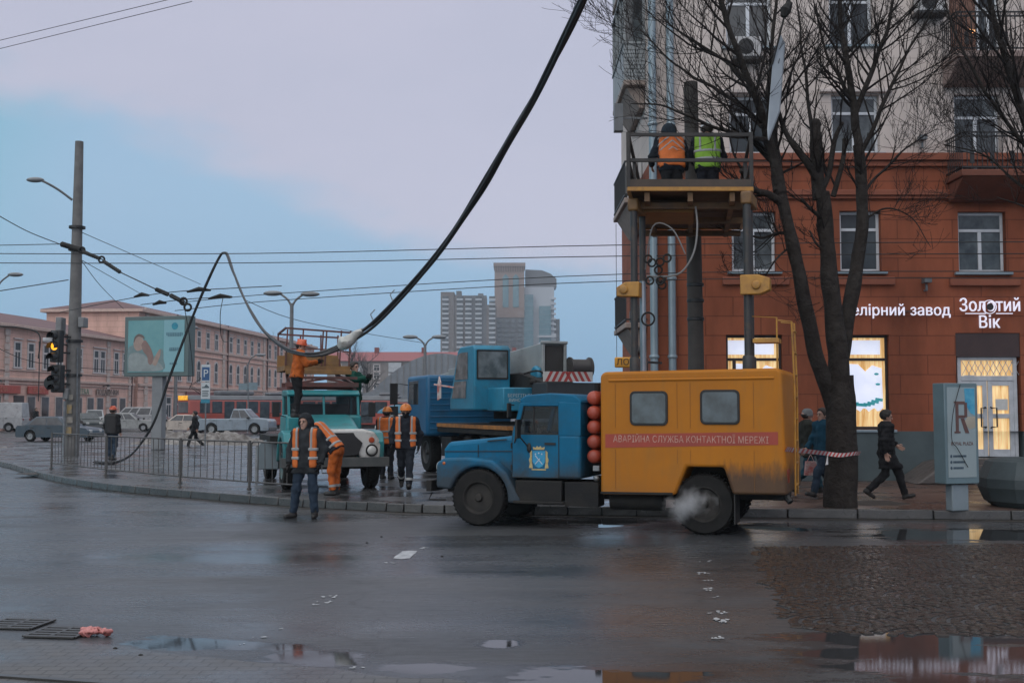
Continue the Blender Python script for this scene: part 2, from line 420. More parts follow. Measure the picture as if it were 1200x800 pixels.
    for s_ in 'lr':
        d = J['w'+s_]-J['e'+s_]; d /= np.linalg.norm(d); q = plane(J['w'+s_]-d*.005, d); ax = J['w'+s_]
        jf = (lambda f0, q, ax: (lambda p: np.maximum(f0(p), np.where(np.linalg.norm(p-ax, axis=1) < .13, q(p), -1))))(jf, q, ax)
    nk = J['neck']; nd = nk-chest; nd /= np.linalg.norm(nd)
    j1 = jf; npl = plane(nk+nd*.035, nd); jf = lambda p: np.maximum(j1(p), np.where(np.linalg.norm(p-nk, axis=1) < .16, npl(p), -1))
    vs0 = len(j.v); sdf_mb(j, jf, [J[k] for k in ('hl','hr','sl','sr','el','er','wl','wr','neck')]+[hp], .2, .02, .022, 9)
    j.v = [v+Vector(noise.noise_vector(Vector((v.x*22,v.y*22,v.z*34))))*.007 for v in j.v]
    if puffer: j.v = [v + Vector((0,0,0)) + (v-Vector(chest)).normalized()*.006*math.sin(v.z*70) for v in j.v]
    ja = j.build('jacket', M_cloth(*jacket), root, smooth=180)
    # collar
    m = MB(); m.tube([nk-nd*.02, nk+nd*.05], [.085,.075], 16, cap=False); m.build('collar', M_cloth(*jacket), ja, smooth=60)
    if vest:
        core = union([cap(J['hl'],J['sl']*.78+chest*.22,.156,.138), cap(J['hr'],J['sr']*.78+chest*.22,.156,.138), cap(mid,chest,.169,.160), cap(J['sl']*.8+chest*.2,J['sr']*.8+chest*.2,.108,.108)], .045)
        ax = (chest-mid)/np.linalg.norm(chest-mid); sd = J['sl']-J['sr']; sd /= np.linalg.norm(sd); fr = np.cross(ax, sd); fr = -fr if fr@look < -.2 else fr
        fr = np.cross(sd, ax); fr = fr if fr@np.array((0,-1,0)) > 0 else -fr
        hv = mid-ax*(.06 if hem > .05 else .0)
        vf = inter(core, plane(hv, -ax)); vf = inter(vf, plane(chest+ax*.09, ax))
        for s_, sg in (('l',1),('r',-1)): vf = inter(vf, plane(J['s'+s_]-sd*sg*-.035, sd*sg))
        vf = sub(vf, cap(nk, nk+ax*.3, .085, .1))
        if vest_open:
            v0 = vf; vf = lambda p: np.maximum(v0(p), -np.maximum(np.abs((p-chest)@sd)-.10, -((p-chest)@fr)))
        v = MB(); sdf_mb(v, vf, [mid, chest, J['sl'], J['sr']], .22, .0165, .006, 10)
        va = v.build('safety_vest', M('vest_'+vest[0], vest[1], .75, tuple(k*.8 for k in vest[1]), 8, bump=.25), root, smooth=60)
        if stripes:
            st = MB(); band = union([cap(J['hl'],J['sl']*.78+chest*.22,.163,.145), cap(J['hr'],J['sr']*.78+chest*.22,.163,.145), cap(mid,chest,.176,.167), cap(J['sl']*.8+chest*.2,J['sr']*.8+chest*.2,.114,.114)], .045)
            vs2 = inter(band, lambda p: vf(p)-.02)
            if chev:
                zz = lambda p: np.abs(((p-mid)@ax + np.abs((p-mid)@sd)*.8 - .10) % .12 - .06)-.018
                vs2 = inter(vs2, lambda p: np.maximum(zz(p), -((p-mid)@ax-.22)))
            else:
                zz = lambda p: np.minimum(np.abs((p-mid)@ax-.10)-.025, np.abs((p-mid)@ax-.25)-.025)
                vs2 = inter(vs2, lambda p: np.minimum(zz(p), np.maximum(np.abs(np.abs((p-mid)@sd)-.13)-.022, -((p-mid)@ax-.27))))
            sdf_mb(st, vs2, [mid, chest, J['sl'], J['sr']], .22, .0135)
            st.build('reflective_strip', M('reflex', (.30,.31,.31), .5), va, smooth=60)
    if hood is not None:
        m = MB(); c = Hp(0,-.03,.02)
        f = union([cap(c, Hp(0,-.02,.05), .135, .12), cap(Hp(0,-.06,-.05), nk+np.array((0,.03,0)), .12, .12)], .05)
        f = sub(f, cap(Hp(0,.09,-.02), Hp(0,.2,-.03), .098, .12)); f = inter(f, plane(nk-nd*.03, -nd))
        sdf_mb(m, f, [H, nk], .2, .014, .006, 10); m.build('hood', M_cloth('hood_'+jacket[0], hood), root, smooth=60)
    elif hair is not None and not (hat and hat[0] == 'knit' and False):
        m = MB(); f = cap(Hp(0,-.04,.035), Hp(0,-.005,.045), .108, .105)
        f = inter(f, lambda p: np.minimum((p-H)@look-.02-((p-H)@up)*.55, 10)); f = sub(f, plane(Hp(0,0,-.06), up))
        if hat: f = inter(f, plane(Hp(0,0,.03), up))
        sdf_mb(m, f, [H], .19, .012, .008, 25); m.build('hair', M('hair_%g' % hair[0], hair, .7, bump=.5), root, smooth=180)
    if hat:
        kind, c = hat; m = MB()
        rot = Matrix((side, look, up)).transposed().to_4x4(); m.X = Matrix.Translation(Vector(Hp(0,-.01,.045))) @ rot
        if kind == 'helmet':
            m.lathe([(.0,.118),(.05,.112),(.09,.085),(.113,.045),(.122,.0),(.122,-.012),(.112,-.012)], 22); m.prism([(.12*math.sin(a),.06+.125*math.cos(a)) for a in [(-75+15*k)*math.pi/180 for k in range(11)]], -.012, -.002, 'xy')
            m.bar((0,-.11,.06),(0,.10,.075),.03,.10)
            m.build('helmet', M('helmet_%g_%g' % (c[0],c[1]), c, .35), root, smooth=50)
        else:
            m.lathe([(.0,.105),(.05,.10),(.09,.075),(.112,.03),(.116,-.03),(.118,-.05),(.105,-.05)], 20)
            m.build('knit_hat', M_cloth('hat_%g' % c[0], c), root, smooth=60)
    if mask:
        m = MB(); sdf_mb(m, inter(union([cap(Hp(0,.03,-.03),Hp(0,.06,-.08),.082,.06)],.02), plane(Hp(0,0,-.012), up)), [H], .19, .013)
        m.build('face_mask', M_cloth('mask', mask), root, smooth=60)
    return root
WALK = dict(kl=(.09,-.20,.53), al=(.08,-.30,.12), fl=(0,-1,.25), kr=(-.09,.06,.51), ar=(-.09,.38,.20), fr=(0,-.8,-.55),
            el=(.25,.14,1.17), wl=(.24,.12,.92), er=(-.25,-.07,1.16), wr=(-.22,-.24,.97))
# ================================================================ ground
def asphalt(name, c1, c2, r0, r1, pud=(), sc=1.0):
    m = bpy.data.materials.new(name); m.use_nodes = True; t = m.node_tree; b = t.nodes['Principled BSDF']; L = t.links.new
    tc = t.nodes.new('ShaderNodeTexCoord')
    def nz(s, det=5, stretch=None, rough=.6):
        n = t.nodes.new('ShaderNodeTexNoise'); n.inputs['Scale'].default_value = s; n.inputs['Detail'].default_value = det; n.inputs['Roughness'].default_value = rough
        if stretch:
            mp = t.nodes.new('ShaderNodeMapping'); mp.inputs['Scale'].default_value = stretch; L(tc.outputs['Object'], mp.inputs[0]); L(mp.outputs[0], n.inputs['Vector'])
        else: L(tc.outputs['Object'], n.inputs['Vector'])
        return n.outputs[0]
    def mr(src, a, bb, c_, d):
        n = t.nodes.new('ShaderNodeMapRange'); L(src, n.inputs[0])
        for i, q in enumerate((a, bb, c_, d)): n.inputs[i+1].default_value = q
        return n.outputs[0]
    def mixf(f, a, bb):
        n = t.nodes.new('ShaderNodeMix'); L(f, n.inputs[0])
        for i, q in ((2,a),(3,bb)):
            if isinstance(q,(int,float)): n.inputs[i].default_value = q
            else: L(q, n.inputs[i])
        return n.outputs[0]
    n = t.nodes.new('ShaderNodeMix'); n.data_type = 'RGBA'; L(mr(nz(.55*sc, 6), .35, .65, 0, 1), n.inputs[0]); n.inputs[6].default_value = (*c1,1); n.inputs[7].default_value = (*c2,1)
    g = t.nodes.new('ShaderNodeMix'); g.data_type = 'RGBA'; g.blend_type = 'MULTIPLY'; g.inputs[0].default_value = 1
    vo = t.nodes.new('ShaderNodeTexVoronoi'); vo.feature = 'DISTANCE_TO_EDGE'; vo.inputs['Scale'].default_value = .33
    dv = t.nodes.new('ShaderNodeVectorMath'); dv.operation = 'MULTIPLY_ADD'; nn = t.nodes.new('ShaderNodeTexNoise'); nn.inputs['Scale'].default_value = 1.4; nn.inputs['Detail'].default_value = 6; L(tc.outputs['Object'], nn.inputs['Vector']); L(nn.outputs['Color'], dv.inputs[0]); dv.inputs[1].default_value = (1.1,1.1,0); L(tc.outputs['Object'], dv.inputs[2]); L(dv.outputs[0], vo.inputs['Vector'])
    crk = mr(vo.outputs['Distance'], .001, .007, .72, 1.0); patch = mr(nz(.16, 2, (.7,1.3,1)), .52, .54, 1.0, .80)
    gr0 = mr(nz(75, 3), .3, .7, .55, 1.42); g1_ = t.nodes.new('ShaderNodeMath'); g1_.operation = 'MULTIPLY'; L(gr0, g1_.inputs[0]); L(crk, g1_.inputs[1]); g2_ = t.nodes.new('ShaderNodeMath'); g2_.operation = 'MULTIPLY'; L(g1_.outputs[0], g2_.inputs[0]); L(patch, g2_.inputs[1]); gr = g2_.outputs[0]; gc = t.nodes.new('ShaderNodeCombineColor')
    for i in range(3): L(gr, gc.inputs[i])
    L(n.outputs[2], g.inputs[6]); L(gc.outputs[0], g.inputs[7]); L(g.outputs[2], b.inputs['Base Color'])
    wet = mr(nz(.28*sc, 6, (.55,1.7,1)), .38, .62, 0, 1)           # tyre-swept wetness along the street
    fine = mr(nz(9, 4, (.4,1.6,1)), .3, .7, -.06, .09); trk = mr(nz(.9, 3, (.10,1.4,1)), .35, .65, -.07, .07)
    rr = mixf(wet, r1, r0); a = t.nodes.new('ShaderNodeMath'); a.operation = 'ADD'; L(rr, a.inputs[0]); a2 = t.nodes.new('ShaderNodeMath'); a2.operation = 'ADD'; L(fine, a2.inputs[0]); L(trk, a2.inputs[1]); L(a2.outputs[0], a.inputs[1]); L(a.outputs[0], b.inputs['Roughness'])
    bn = t.nodes.new('ShaderNodeBump'); bn.inputs['Distance'].default_value = .008; L(nz(70, 4), bn.inputs['Height']); L(mixf(wet, .55, .16), bn.inputs['Strength'])
    b2 = t.nodes.new('ShaderNodeBump'); b2.inputs['Distance'].default_value = .05; b2.inputs['Strength'].default_value = .12; L(nz(1.1, 3), b2.inputs['Height']); L(bn.outputs[0], b2.inputs['Normal'])
    if pud:                                     # standing water: pools with ragged edges where the road dips
        def op(o, a, bb):
            q = t.nodes.new('ShaderNodeMath'); q.operation = o
            for i, k in enumerate((a, bb)):
                if isinstance(k, (int, float)): q.inputs[i].default_value = k
                else: L(k, q.inputs[i])
            return q.outputs[0]
        best = None
        for cx, cy, rx, ry, rot in pud:
            mp = t.nodes.new('ShaderNodeMapping'); mp.vector_type = 'TEXTURE'; mp.inputs['Location'].default_value = (cx,cy,0); mp.inputs['Rotation'].default_value = (0,0,rot); mp.inputs['Scale'].default_value = (rx,ry,1); L(tc.outputs['Object'], mp.inputs[0])
            ln = t.nodes.new('ShaderNodeVectorMath'); ln.operation = 'LENGTH'; L(mp.outputs[0], ln.inputs[0])
            f = op('SUBTRACT', 1.0, ln.outputs['Value']); best = f if best is None else op('MAXIMUM', best, f)
        edge = op('ADD', best, mr(nz(1.3, 8, (.6,1.6,1), .68), .25, .75, -.95, .95))
        damp = mr(edge, -.25, .12, 0, 1); pool = mr(edge, .10, .20, 0, 1)
        L(mixf(pool, mixf(damp, a.outputs[0], .15), .03), b.inputs['Roughness'])
        dk = t.nodes.new('ShaderNodeMix'); dk.data_type = 'RGBA'; L(mr(edge, -.25, .2, 0, .62), dk.inputs[0]); L(g.outputs[2], dk.inputs[6]); dk.inputs[7].default_value = (.014,.014,.015,1); L(dk.outputs[2], b.inputs['Base Color'])
        inv = op('SUBTRACT', 1.02, pool); L(op('MULTIPLY', mixf(wet, .55, .16), inv), bn.inputs['Strength']); L(op('MULTIPLY', .12, inv), b2.inputs['Strength'])
    L(b2.outputs[0], b.inputs['Normal']); b.inputs['IOR'].default_value = 1.4
    return m
def flat(name, pts, z, mat, th=0.0, smooth_n=0, jit=0.0):
    p = [Vector((q[0],q[1],0)) for q in pts]
    if smooth_n: p = smooth_path(p+[p[0]], smooth_n)[:-1]
    if jit: p = [q+Vector((noise.noise(q*3)*jit, noise.noise(q*3+Vector((9,9,9)))*jit, 0)) for q in p]
    mb = MB()
    if th: mb.prism([(q.x,q.y) for q in p], z-th, z, 'xy')
    else: mb.add([(q.x,q.y,z) for q in p], [tuple(range(len(p)))])
    o = mb.build(name, mat, smooth=30); return tag(o, kind='structure')
def pe(u0, v0, u1, v1, rot=0.0):
    a, b_, c = G((u0+u1)/2,(v0+v1)/2), G(u0,(v0+v1)/2), G((u0+u1)/2,v0); d = G((u0+u1)/2,v1)
    return (a.x, (c.y+d.y)/2, max(.1,a.x-b_.x), max(.06,(c.y-d.y)/2), rot)
POOLS = [pe(655,606,760,617), pe(930,738,1340,812), pe(1000,617,1300,637), pe(400,772,560,792,-.2), pe(520,783,860,815), pe(110,748,330,764,-.13), pe(290,764,470,784,-.15), pe(850,612,950,622), pe(560,748,612,758)]
road_m = asphalt('wet_asphalt', (.044,.048,.053), (.062,.063,.066), .15, .40, POOLS)
flat('road', [(-700,-30),(700,-30),(700,860),(-700,860)], 0, road_m)
def paving(name, c1, c2, w, h_, r, bump=.5, mortar=.018):
    m = bpy.data.materials.new(name); m.use_nodes = True; t = m.node_tree; b = t.nodes['Principled BSDF']; L = t.links.new
    tc = t.nodes.new('ShaderNodeTexCoord'); br = t.nodes.new('ShaderNodeTexBrick'); L(tc.outputs['Object'], br.inputs[0])
    br.inputs['Scale'].default_value = 1; br.inputs['Brick Width'].default_value = w; br.inputs['Row Height'].default_value = h_; br.inputs['Mortar Size'].default_value = mortar; br.inputs['Bias'].default_value = -.2
    br.inputs['Color1'].default_value = (*c1,1); br.inputs['Color2'].default_value = (*c2,1); br.inputs['Mortar'].default_value = tuple(k*.45 for k in c1)+(1,)
    n = t.nodes.new('ShaderNodeTexNoise'); n.inputs['Scale'].default_value = .9; n.inputs['Detail'].default_value = 7; L(tc.outputs['Object'], n.inputs['Vector'])
    mx = t.nodes.new('ShaderNodeMix'); mx.data_type = 'RGBA'; mx.blend_type = 'MULTIPLY'; mx.inputs[0].default_value = .8
    cr = t.nodes.new('ShaderNodeMapRange'); L(n.outputs[0], cr.inputs[0])
    for i, q in enumerate((.3,.7,.45,1.25)): cr.inputs[i+1].default_value = q
    cc = t.nodes.new('ShaderNodeCombineColor'); [L(cr.outputs[0], cc.inputs[i]) for i in range(3)]
    L(br.outputs[0], mx.inputs[6]); L(cc.outputs[0], mx.inputs[7]); L(mx.outputs[2], b.inputs['Base Color'])
    rr = t.nodes.new('ShaderNodeMapRange'); L(n.outputs[0], rr.inputs[0])
    for i, q in enumerate((.4,.62,max(.08,r-.22),r+.12)): rr.inputs[i+1].default_value = q
    L(rr.outputs[0], b.inputs['Roughness'])
    bn = t.nodes.new('ShaderNodeBump'); bn.invert = True; bn.inputs['Strength'].default_value = bump; bn.inputs['Distance'].default_value = .01; L(br.outputs['Fac'], bn.inputs['Height'])
    n2 = t.nodes.new('ShaderNodeTexNoise'); n2.inputs['Scale'].default_value = 35; L(tc.outputs['Object'], n2.inputs['Vector'])
    b2 = t.nodes.new('ShaderNodeBump'); b2.inputs['Strength'].default_value = .3; b2.inputs['Distance'].default_value = .01; L(n2.outputs[0], b2.inputs['Height']); L(bn.outputs[0], b2.inputs['Normal']); L(b2.outputs[0], b.inputs['Normal'])
    return m
pave_l = paving('wet_pavers', (.060,.060,.062), (.072,.070,.070), .2, .1, .30, .16, .010)
pave_r = paving('brown_pavers', (.105,.062,.048), (.135,.082,.062), .2, .1, .42)
kerb_line = [(-34,58),(-24,46),(-17.05,37.1),(-12.24,29.6),(-9.32,25.94),(-7.39,24.18),(-4.51,21.86),(-2.65,20.8),(-1.2,20.25),(1,19.95),(3.75,19.55),(8.5,19.1),(14,18.9),(26,18.7)]
kl = smooth_path([(a,b,0) for a,b in kerb_line], 4)
split = 2.6
ls = [q for q in kl if q.x <= split]; rs_ = [q for q in kl if q.x >= split-.4]
j0 = ls[-1]
flat('pavement_island', [(q.x,q.y) for q in ls]+[(j0.x,27.2),(3.4,33),(4,48),(-6,50),(-24,56)], .150, pave_l, .14)
flat('pavement', [(j0.x,j0.y)]+[(q.x,q.y) for q in rs_ if q.x > j0.x]+[(26,27.2),(j0.x,27.2)], .152, pave_r, .14)
# kerb stones
km = M('kerb_stone', (.060,.058,.056), .35, (.04,.04,.04), 3, bump=.4, bs=25, rv=.15)
kb = MB(); acc = 0
for a, b in zip(kl[:-1], kl[1:]):
    d = (b-a); L_ = d.length; d.normalize(); nrm = Vector((d.y,-d.x,0)); k = max(1, round(L_/1.0))
    for i in range(k):
        p = a+d*(L_*i/k+.008); q = a+d*(L_*(i+1)/k-.008); hh = .158+random.uniform(-.008,.008)
        o0, o1 = nrm*.10, nrm*-.06
        kb.add([p+o0,q+o0,q+o1,p+o1]+[x+Vector((0,0,hh)) for x in (p+o0*.85,q+o0*.85,q+o1,p+o1)], [(0,3,2,1),(4,5,6,7),(0,1,5,4),(1,2,6,5),(2,3,7,6),(3,0,4,7)])
tag(kb.build('kerb', km, bevel=.015), kind='structure')
# soft dirt and meltwater along the kerb
dirt_m = asphalt('gutter_mud', (.030,.026,.023), (.05,.044,.04), .22, .5)
gp = [q for q in kl if -13 < q.x < 24]
edge = [(q.x-.02, q.y-.10) for q in gp]; edge2 = [(q.x+.05, q.y-.42-.28*noise.noise(q*1.2)) for q in gp]
flat('gutter', edge+edge2[::-1], .004, dirt_m)
# near pavement with a sunken tram rail, lower left
near = paving('grey_sett_pavement', (.072,.071,.071), (.082,.079,.078), .16, .12, .45, .5, .006)
flat('near_pavement', [tuple(G(u,v)[:2]) for u,v in ((-60,748),(60,752),(140,758),(250,772),(360,781),(460,795),(560,812))]+[(-.4,4),(-12,4)], .006, near, 0, 4, .06)
rail = MB()
for v0, v1 in ((789,800),(797,812)):
    a, b = G(-40,v0,.012), G(330,v1+14,.012); rail.bar(a, b, .06, .02)
tag(rail.build('tram_rail', M('steel_rail', (.09,.085,.08), .35, metal=.6)), kind='structure')
# worn painted dashes
paint = M('road_paint', (.42,.43,.44), .5, (.27,.28,.29), 14, dirt=(.07,.07,.07), dirt_s=9, dirt_a=.85)
def dash(u, v, w, hh, n=9, seed=0):
    rg = random.Random(seed); mb = MB(); sk = rg.uniform(.4,.8)
    for k in range(n):
        cu, cv = rg.uniform(-w,w), rg.uniform(-hh,hh); pw, ph = w*rg.uniform(.12,.5), hh*rg.uniform(.2,.6); m_ = rg.randint(6,9)
        q = [G(u+cu-cv*sk*2+pw*math.cos(6.283*i/m_)*rg.uniform(.5,1.2), v+cv+ph*math.sin(6.283*i/m_)*rg.uniform(.5,1.2), .004+.0007*k) for i in range(m_)]
        mb.add(q, [tuple(range(m_))])
    return tag(mb.build('road_marking', paint, smooth=0), kind='structure')
flat('road_marking', [tuple(G(u,v)[:2]) for u,v in ((460,654),(464,651),(466,650),(472,646),(480,645),(489,645.5),(487,648),(484,650),(480,654),(470,655))], .0045, paint, 0, 0, .015)
for i, (u, v, w, hh, n) in enumerate(((455,659,7,1.2,4),(492,641,8,1,4),(376,706,9,2,6),(386,698,9,1.5,6),(304,746,10,.9,5),(326,736,8,.7,4),(418,781,10,1.2,5),(285,754,5,.8,3),
                    (826,657,6,1,4),(825,671,8,1.3,6),(831,679,6,1,4),(833,690,8,1.6,7),(837,699,5,1,4),(841,717,10,1.6,8),(843,727,9,2.5,10),(845,746,9,2,8))):
    dash(u, v, w, hh, n, i)
# fan-laid setts, lower right
sm = M('sett_stone', (.024,.019,.017), .22, (.044,.036,.032), 14, bump=.25, bs=40, rv=.10)
st = MB(); rng = random.Random(3)
corners = [G(u,v) for u,v in ((880,641),(1330,636),(1340,748),(985,742),(925,737),(900,690))]
poly = [(q.x,q.y) for q in corners]
def inside(x, y, pl):
    c = False
    for i in range(len(pl)):
        (x0,y0),(x1,y1) = pl[i], pl[i-1]
        if (y0 > y) != (y1 > y) and x < (x1-x0)*(y-y0)/(y1-y0)+x0: c = not c
    return c
Rf = .66                                          # fish-scale fans: each fan hides behind the ones nearer the street
for r_ in range(-1, 16):
    for c_ in range(-1, 9):
        cx, cy = 1.6+(c_*2+(r_%2))*Rf, 8.6+r_*Rf
        for k in range(6):
            rr = .06+k*.122; n = max(1, round(2*math.pi*rr/.108))
            for i in range(n):
                a = 2*math.pi*(i+.5*(k%2))/n; x, y = cx+rr*math.cos(a), cy+rr*math.sin(a)
                if any((x-fx_)**2+(y-fy_)**2 < (Rf-.035)**2 for fx_, fy_ in ((cx-Rf,cy-Rf),(cx+Rf,cy-Rf),(cx,cy-2*Rf),(cx-2*Rf,cy-2*Rf),(cx+2*Rf,cy-2*Rf))): continue
                if not inside(x+.12*noise.noise(Vector((x*2,y*2,0))), y+.08*noise.noise(Vector((x*2,y*2,5))), poly): continue
                tx, ty = -math.sin(a), math.cos(a); w_, d_ = .047+rng.uniform(-.006,.003), .043+rng.uniform(-.005,.003); zt = .013+rng.uniform(-.006,.005)
                c0 = [(x+tx*sx*w_+ty*sy*d_, y+ty*sx*w_-tx*sy*d_) for sx,sy in ((-1,-1),(1,-1),(1,1),(-1,1))]
                c1 = [(x+(px-x)*.66, y+(py-y)*.66) for px,py in c0]; tz_ = rng.uniform(-.002,.002)
                st.add([(px,py,-.004) for px,py in c0]+[(px,py,zt*.5) for px,py in c0]+[(px,py,zt+(tz_ if q_ > 1 else -tz_)) for q_,(px,py) in enumerate(c1)], [(0,1,5,4),(1,2,6,5),(2,3,7,6),(3,0,4,7),(4,5,9,8),(5,6,10,9),(6,7,11,10),(7,4,8,11),(8,9,10,11)])
tag(st.build('cobblestones', sm, smooth=50), kind='stuff', label='dark wet setts laid in fans beside the puddle', cat='cobblestones')
# ================================================================ facades
def wall(mb, x0, x1, z0, z1, holes, y=0.0, depth=.25):
    hs = [(max(a,x0),max(b,z0),min(c,x1),min(d,z1)) for a,b,c,d in holes if a < x1 and c > x0 and b < z1 and d > z0]
    xs = sorted({x0,x1,*[h[0] for h in hs],*[h[2] for h in hs]}); zs = sorted({z0,z1,*[h[1] for h in hs],*[h[3] for h in hs]})
    def hole(i, k):
        cx, cz = (xs[i]+xs[i+1])/2, (zs[k]+zs[k+1])/2
        return any(a < cx < c and b < cz < d for a,b,c,d in hs)
    g = [[hole(i,k) for k in range(len(zs)-1)] for i in range(len(xs)-1)]
    for i in range(len(xs)-1):
        for k in range(len(zs)-1):
            a, b, c, d = xs[i], zs[k], xs[i+1], zs[k+1]
            if not g[i][k]: mb.quad((a,y,b),(c,y,b),(c,y,d),(a,y,d)); continue
            if i == 0 or not g[i-1][k]: mb.quad((a,y,b),(a,y+depth,b),(a,y+depth,d),(a,y,d))
            if i == len(xs)-2 or not g[i+1][k]: mb.quad((c,y,b),(c,y,d),(c,y+depth,d),(c,y+depth,b))
            if k > 0 and not g[i][k-1]: mb.quad((a,y,b),(c,y,b),(c,y+depth,b),(a,y+depth,b))
            if k < len(zs)-2 and not g[i][k+1]: mb.quad((a,y,d),(a,y+depth,d),(c,y+depth,d),(c,y,d))
def block_mat(name, c1, c2, mortar, w, h_, off=0.0, msz=.02, r=.8, stain=.35, bump=.6):
    m = bpy.data.materials.new(name); m.use_nodes = True; t = m.node_tree; b = t.nodes['Principled BSDF']; L = t.links.new
    tc = t.nodes.new('ShaderNodeTexCoord'); mp = t.nodes.new('ShaderNodeMapping'); mp.inputs['Rotation'].default_value = (R(90),0,0); mp.inputs['Location'].default_value = (0,off,0)
    sp = t.nodes.new('ShaderNodeSeparateXYZ'); L(tc.outputs['Object'], sp.inputs[0]); cb = t.nodes.new('ShaderNodeCombineXYZ')
    ad = t.nodes.new('ShaderNodeMath'); ad.operation = 'ADD'; L(sp.outputs[0], ad.inputs[0]); L(sp.outputs[1], ad.inputs[1]); L(ad.outputs[0], cb.inputs[0])
    az = t.nodes.new('ShaderNodeMath'); az.operation = 'ADD'; L(sp.outputs[2], az.inputs[0]); az.inputs[1].default_value = off; L(az.outputs[0], cb.inputs[1])
    br = t.nodes.new('ShaderNodeTexBrick'); L(cb.outputs[0], br.inputs[0]); br.inputs['Scale'].default_value = 1
    br.inputs['Brick Width'].default_value = w; br.inputs['Row Height'].default_value = h_; br.inputs['Mortar Size'].default_value = msz; br.inputs['Mortar Smooth'].default_value = .2
    for k, c in (('Color1',c1),('Color2',c2),('Mortar',mortar)): br.inputs[k].default_value = (*c,1)
    n = t.nodes.new('ShaderNodeTexNoise'); n.inputs['Scale'].default_value = .8; n.inputs['Detail'].default_value = 8; n.inputs['Roughness'].default_value = .65
    ms = t.nodes.new('ShaderNodeMapping'); ms.inputs['Scale'].default_value = (1,1,.35); L(tc.outputs['Object'], ms.inputs[0]); L(ms.outputs[0], n.inputs['Vector'])
    cr = t.nodes.new('ShaderNodeMapRange'); L(n.outputs[0], cr.inputs[0])
    for i, q in enumerate((.3,.72,1-stain,1.12)): cr.inputs[i+1].default_value = q
    cc = t.nodes.new('ShaderNodeCombineColor'); [L(cr.outputs[0], cc.inputs[i]) for i in range(3)]
    mx = t.nodes.new('ShaderNodeMix'); mx.data_type = 'RGBA'; mx.blend_type = 'MULTIPLY'; mx.inputs[0].default_value = 1
    L(br.outputs[0], mx.inputs[6]); L(cc.outputs[0], mx.inputs[7]); L(mx.outputs[2], b.inputs['Base Color']); b.inputs['Roughness'].default_value = r; b.inputs['Specular IOR Level'].default_value = .3
    bn = t.nodes.new('ShaderNodeBump'); bn.invert = True; bn.inputs['Strength'].default_value = bump; bn.inputs['Distance'].default_value = .02; L(br.outputs['Fac'], bn.inputs['Height'])
    n2 = t.nodes.new('ShaderNodeTexNoise'); n2.inputs['Scale'].default_value = 28; L(tc.outputs['Object'], n2.inputs['Vector'])
    b2 = t.nodes.new('ShaderNodeBump'); b2.inputs['Strength'].default_value = .15; b2.inputs['Distance'].default_value = .01; L(n2.outputs[0], b2.inputs['Height']); L(bn.outputs[0], b2.inputs['Normal']); L(b2.outputs[0], b.inputs['Normal'])
    MATS[name] = m; return m
orange_m = block_mat('orange_render', (.30,.088,.042), (.27,.078,.038), (.175,.05,.026), 1.35, .475, .14, .012, stain=.5)
orange_p = M('orange_trim', (.25,.078,.042), .8, (.2,.06,.034), 1.5)
beige_m = block_mat('beige_render', (.56,.485,.445), (.54,.465,.425), (.40,.34,.31), 1.5, .56, .1, .010, stain=.18, bump=.3)
beige_p = M('beige_trim', (.54,.47,.44), .8)
plinth_m = M('grey_green_plinth', (.062,.085,.09), .6, (.045,.062,.067), 1.6, bump=.3, bs=12)
white_f = M('white_window_frame', (.60,.62,.65), .4, (.5,.52,.55), 3)
pane_m = M('dark_pane', (.018,.022,.026), .06, (.05,.06,.065), .9)
pane_c = M('curtained_pane', (.10,.115,.12), .12, (.03,.035,.04), 2.2)
brown_m = M('brown_frame', (.03,.017,.014), .5)
iron = M('black_iron', (.014,.014,.015), .5)
zinc = M('zinc_pipe', (.25,.31,.345), .4, (.2,.25,.28), 2, metal=.3)
conc = M('concrete', (.17,.165,.16), .8, (.12,.118,.115), 2.5, bump=.35, bs=30, dirt=(.06,.058,.055), dirt_s=1.6)
snow_m = M('dirty_snow', (.25,.235,.222), .8, (.11,.095,.085), 2.6, bump=1.0, bs=7, dirt=(.055,.045,.038), dirt_s=1.5, dirt_a=.95)
# ---------------------------------------------------------------- corner building on the right
FY = 27.0
bld = thing('apartment_building', 'corner apartment house with orange lower storeys and pale beige storeys above', 'building', (0,FY,0))
def fx(u, v): q = P(u,v,FY); return q.x, q.z
def rect(u0, v0, u1, v1):
    c = fx((u0+u1)/2, (v0+v1)/2); a = fx(u0, v1); b = fx(u1, v0); return (a[0], fx((u0+u1)/2,v1)[1], b[0], fx((u0+u1)/2,v0)[1])
X0, X1 = fx(768,430)[0], 24.0
win2 = [rect(858,248,909,318), rect(985,247,1032,318), rect(1124,248,1178,319)]
win3 = [rect(855,112,907,180), rect(975,111,1030,179)]
win4 = [rect(851,-20,904,55), rect(972,-22,1022,53)]
door3 = rect(1120,111,1172,214); door4 = rect(1114,-22,1172,80)
shop = [rect(852,392,917,503), rect(978,392,1042,503)]
entr = rect(1123,390,1195,536)
ext2 = [(a+dx,b,c+dx,d) for dx in (3.4,6.6) for a,b,c,d in (win2[2],)] + [(a+dx,b,c+dx,d) for dx in (5.9,9.2) for a,b,c,d in (win3[1],)]
win5 = [(a,b+2.95,c,d+2.95) for a,b,c,d in win4+[rect(1124,-10,1172,53)]]+[(a,b+5.9,c,d+5.9) for a,b,c,d in win4+[rect(1124,-10,1172,53)]]
shop2 = [(a+dx,b,c+dx,d) for dx in (6.0,9.6) for a,b,c,d in (shop[1],)]
holes = win2+win3+win4+[door3,door4]+shop+[entr]+ext2+win5+shop2
ZP, ZB = 1.34, 8.12
